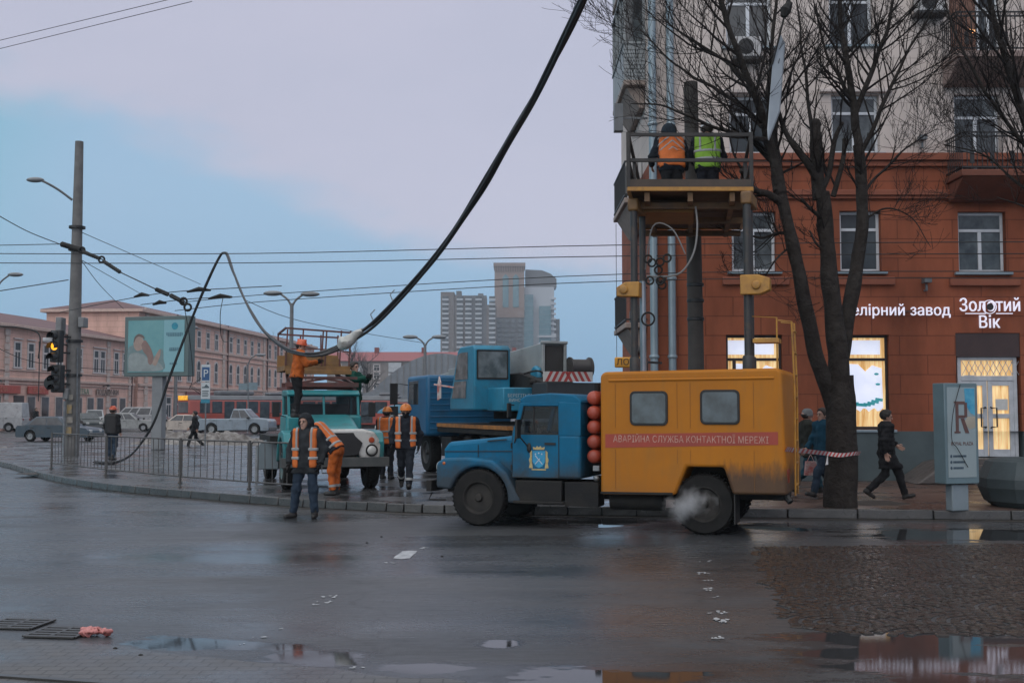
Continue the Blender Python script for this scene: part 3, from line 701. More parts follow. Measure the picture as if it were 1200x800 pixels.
m = MB(); wall(m, X0, X1, .1, ZP, holes, -.06, .30); m.quad((X0,-.06,ZP),(X1,-.06,ZP),(X1,.1,ZP),(X0,.1,ZP)); m.quad((X0,-.06,.1),(X0,-.06,ZP),(X0,8,ZP),(X0,8,.1)); m.build('plinth', plinth_m, bld, 0)
m = MB(); wall(m, X0, X1, ZP, ZB, holes); m.quad((X0,0,ZP),(X0,0,ZB),(X0,8,ZB),(X0,8,ZP)); m.build('lower_wall', orange_m, bld, 0)
m = MB(); wall(m, X0, X1, ZB, 20, holes); m.quad((X0,0,ZB),(X0,0,20),(X0,8,20),(X0,8,ZB)); m.build('upper_wall', beige_m, bld, 0)
m = MB(); m.box(X0,X1,.34,8,-.2,ZP-.01); m.box(X0+.01,X1,.34,7.98,ZP,20); m.build('core_wall', brown_m, bld, 0)
m = MB(); m.box(X0-.1,X1,-.16,.05,ZB-.16,ZB+.02); m.box(X0-.05,X1,-.09,.03,ZB-.30,ZB-.163); m.box(X0-.1,X1,-.12,.03,7.10,7.24); m.box(X0-.06,X1,-.07,.03,7.02,7.098); m.build('moulding', orange_p, bld, bevel=.015)
m = MB(); m.box(X0-.5,X1,-.6,8.2,20,20.4); m.build('roof', M('roof_metal', (.16,.15,.15), .5), bld)
def win(r, name='window', frame=white_f, pane=pane_m, sill=True, tr=.70, mull=(.5,), dep=.16, fw=.075):
    a, b, c, d = r; y0 = dep; m = MB()
    zt = b+(d-b)*tr
    m.box(a,a+fw,y0,y0+.07,b,d); m.box(c-fw,c,y0,y0+.07,b,d); m.box(a+fw,c-fw,y0,y0+.07,b,b+fw); m.box(a+fw,c-fw,y0,y0+.07,d-fw,d)
    if tr < 1: m.box(a+fw,c-fw,y0-.004,y0+.068,zt-fw*.5,zt+fw*.5)
    for q in mull:
        x = a+(c-a)*q; m.box(x-fw*.6,x+fw*.6,y0-.008,y0+.066,b+fw*.99,zt-fw*.49)
    w = m.build(name, frame, bld, bevel=.01)
    p = MB(); p.box(a+fw*.5,c-fw*.5,y0+.03,y0+.045,b+fw*.5,d-fw*.5); p.build('pane', pane, w, 0)
    if sill:
        s_ = MB(); s_.box(a-.12,c+.12,-.10,.2,b-.07,b-.005); s_.build('sill', zinc, w, bevel=.01)
    return w
for i, r in enumerate(win2): win(r, pane=pane_c if i != 1 else pane_m)
for r in win2: 
    s_ = MB(); s_.box(r[0]-.25, r[2]+.3, -.09, .03, r[1]-.34, r[1]-.14); s_.build('sill_moulding', orange_p, bld, bevel=.02)
for r in win3+win4+ext2+win5: win(r, mull=(.5,), pane=pane_m if random.random() < .6 else pane_c)
for r in win3:
    s_ = MB(); s_.box(r[0]-.3,r[2]+.3,-.14,.03,r[3]+.03,r[3]+.13); s_.build('window_hood', beige_p, bld, bevel=.02)
win(door3, 'balcony_door', tr=.75, pane=pane_c, sill=False); 
wd = win((door4[0]+.72,door4[1],door4[2],door4[3]), 'balcony_window', sill=False, pane=pane_m)
m = MB(); m.box(door4[0],door4[0]+.70,.14,.2,door4[1],door4[3]-.1); m.box(door4[0]+.1,door4[0]+.6,.125,.141,door4[1]+.25,door4[1]+1.0); m.box(door4[0]+.1,door4[0]+.6,.125,.141,door4[1]+1.15,door4[3]-.3); m.build('balcony_door', M('brown_door', (.16,.072,.045), .6), bld, bevel=.01)
# balconies on the street front
def balcony(x0, x1, zf, zr, under):
    m = MB(); m.box(x0,x1,-1.0,-.002,zf-.16,zf); m.taper((x0+.05,x1-.05,-.3,-.002,zf-.62),(x0+.05,x1-.05,-.95,-.002,zf-.165)); b = m.build('balcony', under, bld, bevel=.02)
    r = MB(); fy = -.96
    for z in (zr, zr-.10, zf+.06): r.bar((x0+.03,fy,z),(x1-.03,fy,z),.035,.035)
    for xx in (x0+.03, x1-.03):
        for z in (zr, zr-.10, zf+.06): r.bar((xx,fy,z),(xx,0,z),.03,.03)
    n = int((x1-x0)/.12)
    for k in range(n+1):
        x = x0+.03+(x1-x0-.06)*k/n; r.bar((x,fy,zf),(x,fy,zr),.018,.018)
        if k % 4 == 2: r.bar((x-.05,fy,zf+.3),(x+.05,fy,zf+.3),.02,.3); 
        if k < n and k % 2 == 0: r.bar((x+.02,fy,zr-.1),(x+.10,fy,zr),.015,.015)
    for xx in (x0+.03, x1-.03):
        for k in range(8): y = fy+k*.12; r.bar((xx,y,zf),(xx,y,zr),.018,.018)
    r.build('railing', iron, b)
balcony(10.66, 13.6, 7.55, 8.45, M('balcony_red', (.17,.055,.032), .8)); balcony(10.60, 13.6, 10.42, 11.36, M('balcony_pink', (.26,.19,.17), .8))
# shop windows, lit inside
amber = M('lit_amber', (.90,.66,.34), .6, (.55,.29,.09), 3.2, emit=.66)
_t = amber.node_tree; _m = _t.nodes.new('ShaderNodeMapping'); _m.inputs['Scale'].default_value = (5.5,1,.35); _tc = [q for q in _t.nodes if q.type == 'TEX_COORD'][0]; _t.links.new(_tc.outputs['Object'], _m.inputs[0])
for q in _t.nodes:
    if q.type == 'TEX_NOISE': _t.links.new(_m.outputs[0], q.inputs['Vector'])        # curtain folds painted as brighter and darker bands of its glow
posterw = M('lit_poster', (.70,.72,.82), .5, (.60,.64,.78), 3, emit=.72); teal_e = M('lit_teal', (.05,.30,.34), .5, emit=.5)
for i, r in enumerate(shop+shop2):
    a, b, c, d = r; w = win(r, 'shop_window', brown_m, amber, True, .74, (.16,), .14, .07)
    m = MB(); m.i = 0
    x0, x1 = a+(c-a)*.19, c-.13; zt = b+(d-b)*.74
    pts = [(x0+(x1-x0)*k/14, b+.48+.05*math.sin(k*1.9)) for k in range(15)]+[(x1-.02,zt-.22),(x1-.25,zt-.14),(x1-.42,zt-.30),(x1-.6,zt-.12),(x0,zt-.10)]
    m.prism(pts, .155, .166, 'xz'); m.box(x0-.2,x1-.05,.155,.166,zt+.12,d-.13)
    m.i = 1
    for k in range(9):
        t = k/8*math.pi; q = Vector((x0+.1+(x1-x0-.2)*k/8, .152, b+.60+.12*(1-math.sin(t)))); m.bar(q-Vector((.09,0,.02*math.cos(t))), q+Vector((.09,0,.02*math.cos(t+1))), .012, .07)
    for dx, dz in ((.14,.98),(.2,1.05),(x1-x0-.15,1.35),(x1-x0-.12,1.1)): m.ball((x0+dx,.152,b+dz),(.06,.008,.03),8,5)
    m.build('display_poster', [posterw, teal_e], w, 0)
# entrance
a, b, c, d = entr; zd = fx(1160,418)[1]; g = MB(); fwm = M('door_white', (.50,.52,.55), .4)
ztr = fx(1160,443)[1]; xm = (a+c)/2; e0, e1 = a+.06, c-.06
for xx in (e0, e1-.09): g.box(xx,xx+.09,.08,.16,b,zd)
g.box(e0+.09,e1-.09,.08,.16,zd-.08,zd); g.box(e0+.09,e1-.09,.078,.162,ztr-.06,ztr+.06)
dr = g.build('entrance_door', fwm, bld, bevel=.008)
for x0, x1 in ((e0+.09,xm-.01),(xm+.01,e1-.09)):
    m = MB(); m.box(x0,x0+.11,.09,.15,b+.02,ztr-.06); m.box(x1-.11,x1,.09,.15,b+.02,ztr-.06)
    for z0, z1 in ((b+.02,b+.20),(b+.95,b+1.06),(ztr-.18,ztr-.06)): m.box(x0+.11,x1-.11,.092,.148,z0,z1)
    lf = m.build('door_leaf', fwm, dr, bevel=.006)
m = MB(); m.box(e0+.05,e1-.05,.125,.135,b+.05,zd-.04); m.build('lit_glass', amber, dr, 0)
m = MB()
for k in range(9):
    x = e0+.12+k*.15; m.bar((x,.11,ztr+.07),(x+.2,.11,zd-.09),.012,.012); m.bar((x+.2,.11,ztr+.07),(x,.11,zd-.09),.012,.012)
m.build('lattice', fwm, dr)
for sx in (-1,1): m = MB(); m.tube([(xm+sx*.07,.085,b+.72),(xm+sx*.07,.03,b+.74),(xm+sx*.19,.03,b+.74),(xm+sx*.19,.03,b+1.20),(xm+sx*.07,.03,b+1.20),(xm+sx*.07,.085,b+1.22)], .018, 8); m.build('door_handle', iron, dr)
for q_ in ((xm+.2,xm+.5,.115,.124,b+1.15,b+1.42),(xm-.55,xm-.3,.115,.124,b+1.6,b+2.0)): m = MB(); m.box(*q_); m.build('notice', M('paper', (.6,.6,.58), .7), dr, 0)
m = MB(); m.box(a+.002,c-.002,.02,.20,zd+.003,d-.002); m.build('transom_panel', M('maroon_panel', (.05,.026,.024), .5), bld)
# steps with a sloped stone cheek
stone = M('step_stone', (.10,.085,.078), .5, (.065,.055,.05), 2, bump=.3, bs=20, rv=.15)
m = MB()
for k in range(4): m.box(a-.25,c+2.5,-.5-.34*(3-k),-.5-.34*(2-k)+.02 if k < 3 else -.062,.14,.15+.14*(k+1)-.012)
m.build('steps', stone, bld, bevel=.012)
m = MB(); xa = fx(1048,570)[0]; m.prism([(xa,.15),(a-.9,.62),(a-.27,.74),(a-.255,.15)], -1.45, -.07, 'xz'); m.build('ramp_cheek', stone, bld, bevel=.05)
# drain pipes
for u, mat_ in ((765,zinc),(786,zinc)):
    x = fx(u,300)[0]; m = MB(); m.tube([(x,-.16,.5),(x,-.16,19.8)], .095, 12)
    for z in np.arange(1.2,19,1.9): m.lathe([(.11,z),(.12,z+.02),(.12,z+.06),(.11,z+.08)], 12, 'z', (x,-.16,0)); m.bar((x,-.16,z+.04),(x,.02,z+.04),.03)
    m.build('drain_pipe', mat_, bld)
# air conditioners, camera boxes, balcony lamp
acm = M('ac_white', (.46,.45,.45), .5)
for u0, v0, u1, v1 in ((858,49,888,72),(1070,-2,1102,19)):
    q0, q1 = fx(u0,v1), fx(u1,v0); m = MB(); m.box(q0[0],q1[0],-.40,-.05,q0[1],q1[1]); b_ = m.build('air_conditioner', acm, bld, bevel=.02)
    m = MB(); cx, cz, rr = q0[0]+.26, (q0[1]+q1[1])/2, .2; m.lathe([(rr,-.406),(rr,-.41),(rr*.9,-.412)], 20, 'y', (cx,0,cz)); 
    for k in range(4): m.lathe([(rr*(.2+.18*k),-.42),(rr*(.24+.18*k),-.42),(rr*(.24+.18*k),-.414),(rr*(.2+.18*k),-.414)],20,'y',(cx,0,cz),ring=True)
    m.build('fan_grille', iron, b_)
    m = MB(); m.box(q0[0]-.05,q1[0]+.05,-.42,.0,q0[1]-.07,q0[1]-.004); m.build('bracket', iron, b_)
for u, v in ((1083,331),(1078,165)):
    q = fx(u,v); m = MB(); m.box(q[0]-.09,q[0]+.09,-.28,-.06,q[1]-.03,q[1]+.09); m.bar((q[0],-.15,q[1]-.05),(q[0],-.15,q[1]-.22),.05); m.bar((q[0],-.15,q[1]-.2),(q[0],.01,q[1]-.2),.04); m.build('wall_fixture', M('fixture_grey', (.13,.14,.15), .5), bld, bevel=.01)  # camera boxes on wall brackets
m = MB(); q = fx(1088,40); m.tube([(q[0]+.9,-.5,q[1]-.1),(q[0]+.9,-.35,q[1])], .02, 6); m.ball((q[0]+.9,-.53,q[1]-.12),.045,10,8); m.build('balcony_lamp', M('lit_bulb', (1,.5,.22), .5, emit=1.6), bld)
# lit letters above the shop: ювелірний завод / Золотий Вік
glow = M('lit_letters', (.80,.78,.90), .5, (.78,.76,.88), 3, emit=.52)
sg = MB(); sg.box(8.35,10.7,-.055,-.012,fx(1060,364)[1]-.03,fx(1060,364)[1]-.0); s1 = sg.build('shop_sign', M('sign_rail', (.1,.045,.03), .6), bld)
q0, q1 = fx(978,364), fx(1112,364)
t = text('lettering', 'ювелірний завод', .37, glow, s1, (q1[0],-.10,q0[1]-.01), (R(90),0,0), .02, 0, 'RIGHT', .93)
qa = fx(1158,361); text('lettering', 'Золотий', .44, glow, s1, (qa[0],-.10,qa[1]+.05), (R(90),0,0), .02, 0, 'CENTER', .84)
qb = fx(1157,375); text('lettering', 'Вік', .42, glow, s1, (qb[0],-.10,qb[1]-.07), (R(90),0,0), .02, 0, 'CENTER', .88)
m = MB(); m.box(qa[0]-.60,qa[0]-.10,-.11,-.08,qa[1]-.15,qa[1]-.13); m.box(qa[0]+.15,qa[0]+.55,-.11,-.08,qa[1]-.15,qa[1]-.13); qo = fx(1157.5,360)
m.lathe([(.155,-.115),(.172,-.115),(.172,-.09),(.155,-.09)], 24, 'y', (qo[0]-.0,0,qo[1]-.0), ring=True); m.build('sign_ring', glow, s1)
m = MB(); m.lathe([(.085,-.135),(.085,-.125)], 20, 'y', (qo[0],0,qo[1]-.0)); m.build('sign_disc', M('sign_black', (.02,.015,.015), .4), s1)
# loggias on the side wall to the left
for zf, zr, glz in ((4.1,5.0,0),(7.35,8.3,1),(10.45,11.4,2),(13.4,14.4,2)):
    m = MB(); m.box(X0-.58,X0-.01,1.5,4.6,zf-.14,zf); m.taper((X0-.15,X0-.01,1.7,4.4,zf-.7),(X0-.5,X0-.01,1.7,4.4,zf-.145)); b_ = m.build('side_balcony', M('balcony_beige', (.30,.24,.21), .8), bld, bevel=.02)
    m = MB()
    if glz == 2:
        m.box(X0-.57,X0-.01,1.52,4.58,zf,zr); 
        for k in range(8): m.box(X0-.575,X0-.02,1.505,1.515,zf+.1+k*.1,zf+.16+k*.1)
        for yy in (1.52,2.5,3.5,4.5): m.bar((X0-.55,yy,zr),(X0-.55,yy,zr+1.5),.07)
        m.bar((X0-.04,1.53,zr),(X0-.04,1.53,zr+1.5),.07); m.box(X0-.6,X0-.01,1.5,4.6,zr+1.5,zr+1.6); m.box(X0-.6,X0-.01,1.48,4.6,zr,zr+.06)
        m.build('siding', M('siding_grey', (.27,.29,.30), .6), b_, bevel=.01)
        p = MB(); p.box(X0-.53,X0-.06,1.56,4.5,zr+.06,zr+1.5); p.build('loggia_glass', pane_c, b_, 0)
    else:
        for k in range(22): y = 1.55+k*.14; m.bar((X0-.55,y,zf),(X0-.55,y,zr),.018)
        for k in range(5): m.bar((X0-.55+.11*k,1.53,zf),(X0-.55+.11*k,1.53,zr),.018)
        for z in (zr,zf+.08): m.bar((X0-.55,1.53,z),(X0-.55,4.6,z),.04); m.bar((X0-.55,1.53,z),(X0,1.53,z),.04)
        m.build('railing', iron, b_)
        p = MB(); p.box(X0-.52,X0-.48,1.6,4.5,zf+.05,zr-.1) if glz else p.box(X0-.2,X0-.15,2,4,zf+.1,zf+.5); p.build('balcony_screen', M('screen_grey', (.2,.19,.18), .7), b_)
m = MB(); m.bar((X0-.75,1.2,9.0),(X0-.75,1.2,9.7),.28,.22); m.bar((X0-.75,1.2,9.35),(X0,1.2,9.35),.05); m.build('wall_box', M('fixture_grey', (.13,.14,.15), .5), bld)
# ---------------------------------------------------------------- long pink terrace on the far left street
pink = block_mat('pink_render', (.68,.43,.35), (.65,.405,.33), (.52,.325,.26), 2.4, .6, 0, .03, stain=.22, bump=.2)
pink_p = M('pink_trim', (.56,.41,.35), .8); roofr = M('red_tin_roof', (.12,.045,.042), .6, (.085,.036,.035), 1.2, bump=.15, bs=6)
quoin = M('pale_quoin', (.56,.46,.41), .8)
def hip_roof(mb, x0, x1, y0, y1, z, h, ov=.5):
    x0 -= ov; x1 += ov; y0 -= ov; y1 += ov; r = (y1-y0)/2*.95
    mb.add([(x0,y0,z),(x1,y0,z),(x1,y1,z),(x0,y1,z),(x0+r,(y0+y1)/2,z+h),(x1-r,(y0+y1)/2,z+h)], [(0,1,5,4),(1,2,5),(2,3,4,5),(3,0,4),(3,2,1,0)])
protos = {}
def far_window(b, x, z, w, h_, arch=False, frame=quoin, pane=None):
    key = (round(w,2), round(h_,2), arch)
    if key not in protos:
        m = MB(); fr = .14
        m.box(-w/2-fr,-w/2,-.06,.1,0,h_); m.box(w/2,w/2+fr,-.06,.1,0,h_); m.box(-w/2-fr-.1,w/2+fr+.1,-.12,.1,-.16,0)
        if arch:
            for k in range(8):
                a0, a1 = math.pi*k/8, math.pi*(k+1)/8; m.bar((w/2*1.1*math.cos(a0),.0,h_+w/2*math.sin(a0)),(w/2*1.1*math.cos(a1),.0,h_+w/2*math.sin(a1)),.16,.2)
        else: m.box(-w/2-fr,w/2+fr,-.08,.1,h_,h_+.14); m.box(-w/2-fr-.1,w/2+fr+.1,-.14,.05,h_+.32,h_+.42)
        m.box(-.05,.05,-.05,-.032,0,h_*.66); m.box(-w/2,w/2,-.051,-.033,h_*.62,h_*.70); m.box(-w/2,-w/2+.08,-.05,-.032,0,h_); m.box(w/2-.08,w/2,-.05,-.032,0,h_)
        o = m.build('window', [M('pale_frame', (.58,.53,.51), .7)], b)
        p = MB(); p.box(-w/2,w/2,-.03,-.015,0,h_); 
        if arch: p.prism([(w/2*math.cos(math.pi*k/8), h_+w/2*math.sin(math.pi*k/8)) for k in range(9)], -.032, -.016, 'xz')
        p.build('pane', pane or M('far_pane', (.030,.036,.042), .45, (.055,.062,.068), .5, spec=.25), o, 0); protos[key] = o
    else: o = copy_tree(protos[key], b)
    o.location = (x, -.01, z); return o
def frame_of(p0, p1): d = Vector((p1[0]-p0[0], p1[1]-p0[1])); return d.length, math.atan2(d.y, d.x)
LA, RA = frame_of((-45.6,76), (-40.9,120))
ta = thing('terrace_house', 'long pink two storey building with red tin roof and shop fronts at left', 'building', (-45.6,76,0), RA)
m = MB(); m.box(0,LA,0,14,0,9.0); m.build('wall', pink, ta, 0)
m = MB(); hip_roof(m,0,LA,0,14,9.15,1.9); rf = m.build('roof', roofr, ta, 0)
m = MB(); m.box(-.3,LA+.3,-.55,14.3,8.85,9.14); m.box(0,LA,-.2,0.05,4.3,4.55); m.box(0,LA,-.12,.05,4.0,4.1); m.box(0,LA,-.12,.05,5.15,5.25); m.build('cornice', pink_p, ta, bevel=.03)
for x in (11.2,19.5,30.2,38.2,43.2):
    m = MB()
    for k in range(14): m.box(x-.32-(k%2)*.06, x+.32+(k%2)*.06, -.12, .05, .1+k*.62, .1+k*.62+.54)
    m.build('pilaster', quoin, ta)
for x in [2.5,5,7.8,13.2,16.4,21.2,23.4,26,28.4,32.2,35.6,37,40,42]: far_window(ta, x, 5.5, .95, 2.1)
teal_p = M('teal_poster', (.02,.22,.26), .4, (.04,.12,.14), 2); shopd = M('shop_dark', (.05,.04,.04), .2, (.10,.07,.06), 1.2)
for x in [2.6,5.2,7.9,13.2,16.2,18.1,23.6,26,28.5,32.2,34.6,36.6,39.6,41.6]:
    m = MB(); m.box(x-.75,x+.75,-.05,.05,.6,3.0); o = m.build('shop_window', quoin, ta)
    p = MB(); p.box(x-.6,x+.6,-.07,-.05,.75,2.9); p.build('pane', shopd, o, 0)
    if x < 19: p = MB(); p.box(x-.55,x+.55,-.09,-.072,.8,1.7); p.build('poster', teal_p, o, 0)
redsign = M('red_sign', (.42,.07,.045), .5); lets = M('sign_letter', (.55,.20,.14), .5)
for x0, x1, body in ((13,21.5,'ТЕЛЕТЕХНІКА'),(22.8,26.2,'МЕБЛІ')):
    m = MB(); m.box(x0,x1,-.25,-.1,3.15,3.85); sgn = m.build('shop_sign', redsign, ta, bevel=.03); text('lettering', body, .6, lets, sgn, ((x0+x1)/2,-.27,3.5), (R(90),0,0), .01, .01)
for x, body, c in ((32.5,'АПТЕКА',(.20,.26,.18)),(38,'ПОДАРУНКИ',(.16,.11,.09))):
    m = MB(); m.box(x-2.3,x+2.3,-.12,-.1,3.2,3.8); sgn = m.build('shop_sign', pink_p, ta); text('lettering', body, .75, M('sgn%g'%c[0], c, .5), sgn, (x,-.15,3.5), (R(90),0,0), .02, .02)
m = MB(); m.box(20.8,22.4,-.08,.05,.2,3.0); m.build('door', M('dark_door', (.05,.03,.025), .5), ta, bevel=.03)
for x in (9.3,17.5,30.0,37.0):
    m = MB(); m.tube([(x,-.1,4.1),(x,-.7,4.25)],.05,6); m.lathe([(.02,0),(.22,-.2),(.2,-.22)],10,'z',(x,-.75,4.3))
    m.build('wall_fixture', iron, ta)  # lamp on a short arm
for x in (1.0,29.6,43.5): m = MB(); m.tube([(x,-.15,.2),(x,-.15,8.9)],.09,8); m.build('drain_pipe', M('brown_pipe', (.08,.04,.035), .6), ta)
LB, RB = frame_of((-40.8,121), (-35.0,196))
tb = thing('terrace_house', 'pink three storey building with arched middle windows behind the billboard', 'building', (-40.8,121,0), RB)
m = MB(); m.box(0,LB,0,10.5,0,12.5); m.build('wall', pink, tb, 0)
m = MB(); hip_roof(m,0,LB,0,10.5,12.75,1.5); m.build('roof', roofr, tb, 0)
m = MB(); m.box(-.5,LB+.3,-.6,11,12.4,12.74); m.box(0,LB,-.2,.05,9.0,9.3); m.box(0,LB,-.15,.05,8.3,8.45); m.box(0,LB,-.2,.05,4.3,4.6); m.box(0,LB,-.12,.05,3.9,4.0); m.build('cornice', pink_p, tb, bevel=.03)
for x in (2,27.5,45.5,62,73):
    m = MB()
    for k in range(20): m.box(x-.4-(k%2)*.07, x+.4+(k%2)*.07, -.15, .05, .1+k*.65, .1+k*.65+.57)
    m.build('pilaster', quoin, tb)
xs = [5.5+3.2*k for k in range(7)]+[30.5,33.6,36.7,39.8,43.0]+[48.5,51.6,54.8,58,66,69.5]
for x in xs:
    far_window(tb, x, 9.5, 1.15, 2.0); far_window(tb, x, 5.2, 1.15, 2.1, True); far_window(tb, x, .9, 1.4, 2.2)
m = MB(); m.box(14,30,-.25,-.1,3.2,3.9); sgn = m.build('shop_sign', M('maroon_sign', (.25,.09,.08), .6), tb)
for x in (10.8,29,47,64): m = MB(); m.tube([(x,-.15,.2),(x,-.15,13)],.1,8); m.build('drain_pipe', M('brown_pipe', (.08,.04,.035), .6), tb)
# roofs behind the left end
tcb = thing('roof_house', 'grey hipped roof block rising behind the pink terrace at the far left', 'building', (-64,98,0), RA)
m = MB(); m.box(0,10,0,8,0,11.9); m.build('wall', M('grey_block', (.14,.14,.15), .7), tcb, 0); m = MB(); hip_roof(m,0,10,0,8,11.9,1.2,.3); m.build('roof', M('grey_tin', (.09,.09,.10), .6), tcb, 0)
# ---------------------------------------------------------------- five storey block, dome, pavilions
fb = thing('apartment_block', 'low pale five storey block with red roof between the trucks', 'building', (-50,300,0), 0)
m = MB(); m.box(0,58,0,14,0,14.6); m.build('wall', M('pale_brick', (.22,.20,.19), .8, (.17,.15,.14), .4), fb, 0)
m = MB(); m.prism([(-.6,14.6),(14.6,14.6),(7,17.4)], -.5, 58.5, 'yz'); m.build('roof', M('red_roof', (.25,.06,.06), .6), fb, 0)
bw = M('balcony_white', (.42,.44,.46), .6); 
for k in range(11):
    for zf in (1.5,4.3,7.1,9.9,12.0): far_window(fb, 3+5.2*k, zf, 1.6, 1.5)
m0 = None
for k in range(5):
    for j in range(4):
        if m0 is None: m = MB(); m.box(-1.7,1.7,-1.2,0,0,1.15); m.box(-1.7,1.7,-1.15,0,1.2,2.5); m0 = m.build('balcony', bw, fb); o = m0
        else: o = m0.copy(); COL.objects.link(o)
        o.location = (8+10.4*k, 0, 3.2+2.8*j)
for x in (12,25,39,50): m = MB(); m.box(x,x+1.2,6,7.2,16,18.6); m.build('chimney', M('red_chimney', (.2,.06,.055), .8), fb)
dm = thing('market_hall', 'grey curved roof of a market hall beside the crane truck', 'building', (-13,205,0), R(8))
m = MB(); pr = [(-14+28*k/24, 3.0+9.0*math.sin(math.pi*k/24)**.8) for k in range(25)]; m.prism(pr, 0, 40, 'xz'); m.build('vault', M('vault_grey', (.20,.22,.24), .45, (.15,.17,.185), .5), dm, 25)
m = MB()
for y in (-.02,): 
    for k in range(1,24): x = -14+28*k/24; m.bar((x,-.1,3.0),(x,-.1,3.0+9.0*math.sin(math.pi*k/24)**.8),.14)
m.box(-14,14,.0,40,0,3.0); m.build('hall_wall', M('hall_wall', (.2,.2,.2), .7), dm)
for i, (x, y, w, lb) in enumerate(((-34,150,9,'low grey market pavilion left of the umbrella'),(-24,160,10,'low grey market pavilion beyond the walking worker'))):
    pv = thing('market_pavilion', lb, 'kiosk', (x,y,0), R(5)); m = MB(); m.box(0,w,0,6,0,3.3); m.build('wall', M('kiosk_grey', (.17,.16,.16), .7), pv); m = MB(); m.prism([(-.5,3.3),(w/2,4.6),(w+.5,3.3)], -.5, 6.5, 'xz'); m.build('roof', M('kiosk_roof', (.19,.21,.23), .5), pv, 0)
    m = MB()
    for k in range(4): m.box(.6+k*w/4.2,.6+k*w/4.2+1.5,-.05,0,.9,2.5)
    m.build('shop_front', pane_c, pv)
# ---------------------------------------------------------------- towers
def tower(label, loc, rz, vols, wins, cats='building'):
    t = thing('tower_block', label, cats, loc, rz)
    for nm, (x0,x1,y0,y1,z0,z1), mt in vols: m = MB(); m.box(x0,x1,y0,y1,z0,z1); m.build(nm, mt, t, 0)
    return t
D1 = 700.0
br = M('tower_brick', (.155,.135,.125), .8, (.13,.112,.105), .05); brd = M('tower_grey', (.13,.13,.135), .8, (.1,.1,.105), .05); wht = M('tower_white', (.40,.42,.45), .7); gls = M('tower_glass', (.06,.13,.16), .12, (.10,.19,.22), .06); tan = M('tower_tan', (.25,.19,.165), .8, (.21,.155,.135), .05)
def tx(u): return (u-600)/F*D1
def tz(v): return P(600,v,D1).z
t1 = thing('tower_block', 'grey brick tower block with rows of white balconies, shorter of the two towers', 'building', (0,D1,0))
for nm, u0, u1, v in (('brick_shaft',516,532,342),('brick_shaft',532,550,346),('brick_shaft',550,570,346),('brick_shaft',570,581,357)):
    m = MB(); m.box(tx(u0)+.02,tx(u1)-.02,(0 if nm else 0)+(u0%3)*.8,22,0,tz(v)); m.build(nm, br if u0 != 550 else brd, t1, 0)
for q_ in ((tx(534),tx(540),4,12,tz(346),tz(340)),(tx(560),tx(566),4,12,tz(346),tz(343))): m = MB(); m.box(*q_); m.build('roof_hut', brd, t1, 0)
pb = None
for u in (518,535,545,557,573):
    for k in range(17):
        z = tz(352)-3.02*k
        if z < tz(445): break
        if pb is None: m = MB(); m.box(-2.0,2.0,-1.2,0.9,0,1.15); m.i = 1; m.box(-1.9,1.9,-.2,.8,1.2,2.7); pb = m.build('balcony', [wht, pane_m], t1, 0); o = pb
        else: o = pb.copy(); COL.objects.link(o)
        o.location = (tx(u)+2, 0, z)
t2 = thing('tower_block', 'tallest tower with tan crown and a pale glass wing at right', 'building', (0,D1+30,0))
D1 += 30
m = MB(); m.box(tx(580),tx(614),0,24,0,tz(372)); m.build('dark_shaft', brd, t2, 0)
m = MB(); m.box(tx(580)-.3,tx(614)+.3,-.3,24,tz(372),tz(312)); m.build('tan_shaft', tan, t2, 0)
m = MB(); m.box(tx(580)-1,tx(614)+1,-1,25,tz(312),tz(308)); m.build('crown', tan, t2, 0)
m = MB()
for k in range(12): m.box(tx(581+2.8*k),tx(582.2+2.8*k),-.9,0,tz(318),tz(312.1))
m.build('crown_ribs', M('crown_rib', (.15,.115,.10), .8), t2, 0)
for u in (589,601):
    m = MB(); q0, q1 = tx(u), tx(u+7); m.prism([(q0,tz(360)),(q1,tz(360)),(q1,tz(325)),((q0+q1)/2,tz(321)),(q0,tz(325))], -.6, -.2, 'xz'); m.build('tall_window', gls, t2, 0)
gp_ = None
for u in (583,591,599,607):
    for k in range(19):
        z = tz(378)-3.05*k
        if z < tz(440): break
        if gp_ is None: m = MB(); m.box(0,2.9,-.5,-.05,0,1.9); gp_ = m.build('window', M('tower_pane', (.045,.05,.055), .1, (.12,.13,.14), .2), t2, 0); o = gp_
        else: o = gp_.copy(); COL.objects.link(o)
        o.location = (tx(u),0,z)
m = MB(); m.box(tx(614),tx(650),6,26,0,tz(335)); m.build('pale_wing', wht, t2, 0)
m = MB(); m.prism([(tx(616),tz(335)),(tx(653),tz(335)),(tx(653),tz(325)),(tx(646),tz(319)),(tx(636),tz(315)),(tx(616),tz(314))], 8, 26, 'xz'); m.build('upper_block', brd, t2, 0)
m = MB(); m.box(tx(612),tx(625),1,6,0,tz(345)); m.build('glass_bay', gls, t2, 0)
m = MB(); m.box(tx(632),tx(646),3,5.9,0,tz(358)); m.build('glass_bay', gls, t2, 0)
m = MB(); m.box(tx(650.2),tx(657),12,30,0,tz(372)); m.build('grey_wing', brd, t2, 0)
m = MB()
for k in range(20): z = tz(350)-3.4*k; m = MB(); m.box(tx(646),tx(652),4.5,7,z,z+1.2); m.build('balcony_band', wht, t2, 0)
for k in range(6): z = tz(395)-5*k; m = MB(); m.box(tx(630),tx(652),1.5,2.9,z,z+1.4); m.build('balcony_band', wht, t2, 0)
m = MB()
for k in range(30): z = tz(347)-3.2*k; m.box(tx(612)-.05,tx(625)+.05,.9,.98,z,z+.35); m.box(tx(632)-.05,tx(646)+.05,2.9,2.98,z-9,z-8.65) if z-9 > 0 else None
m.build('floor_bands', M('band_blue', (.14,.22,.26), .5), t2, 0)
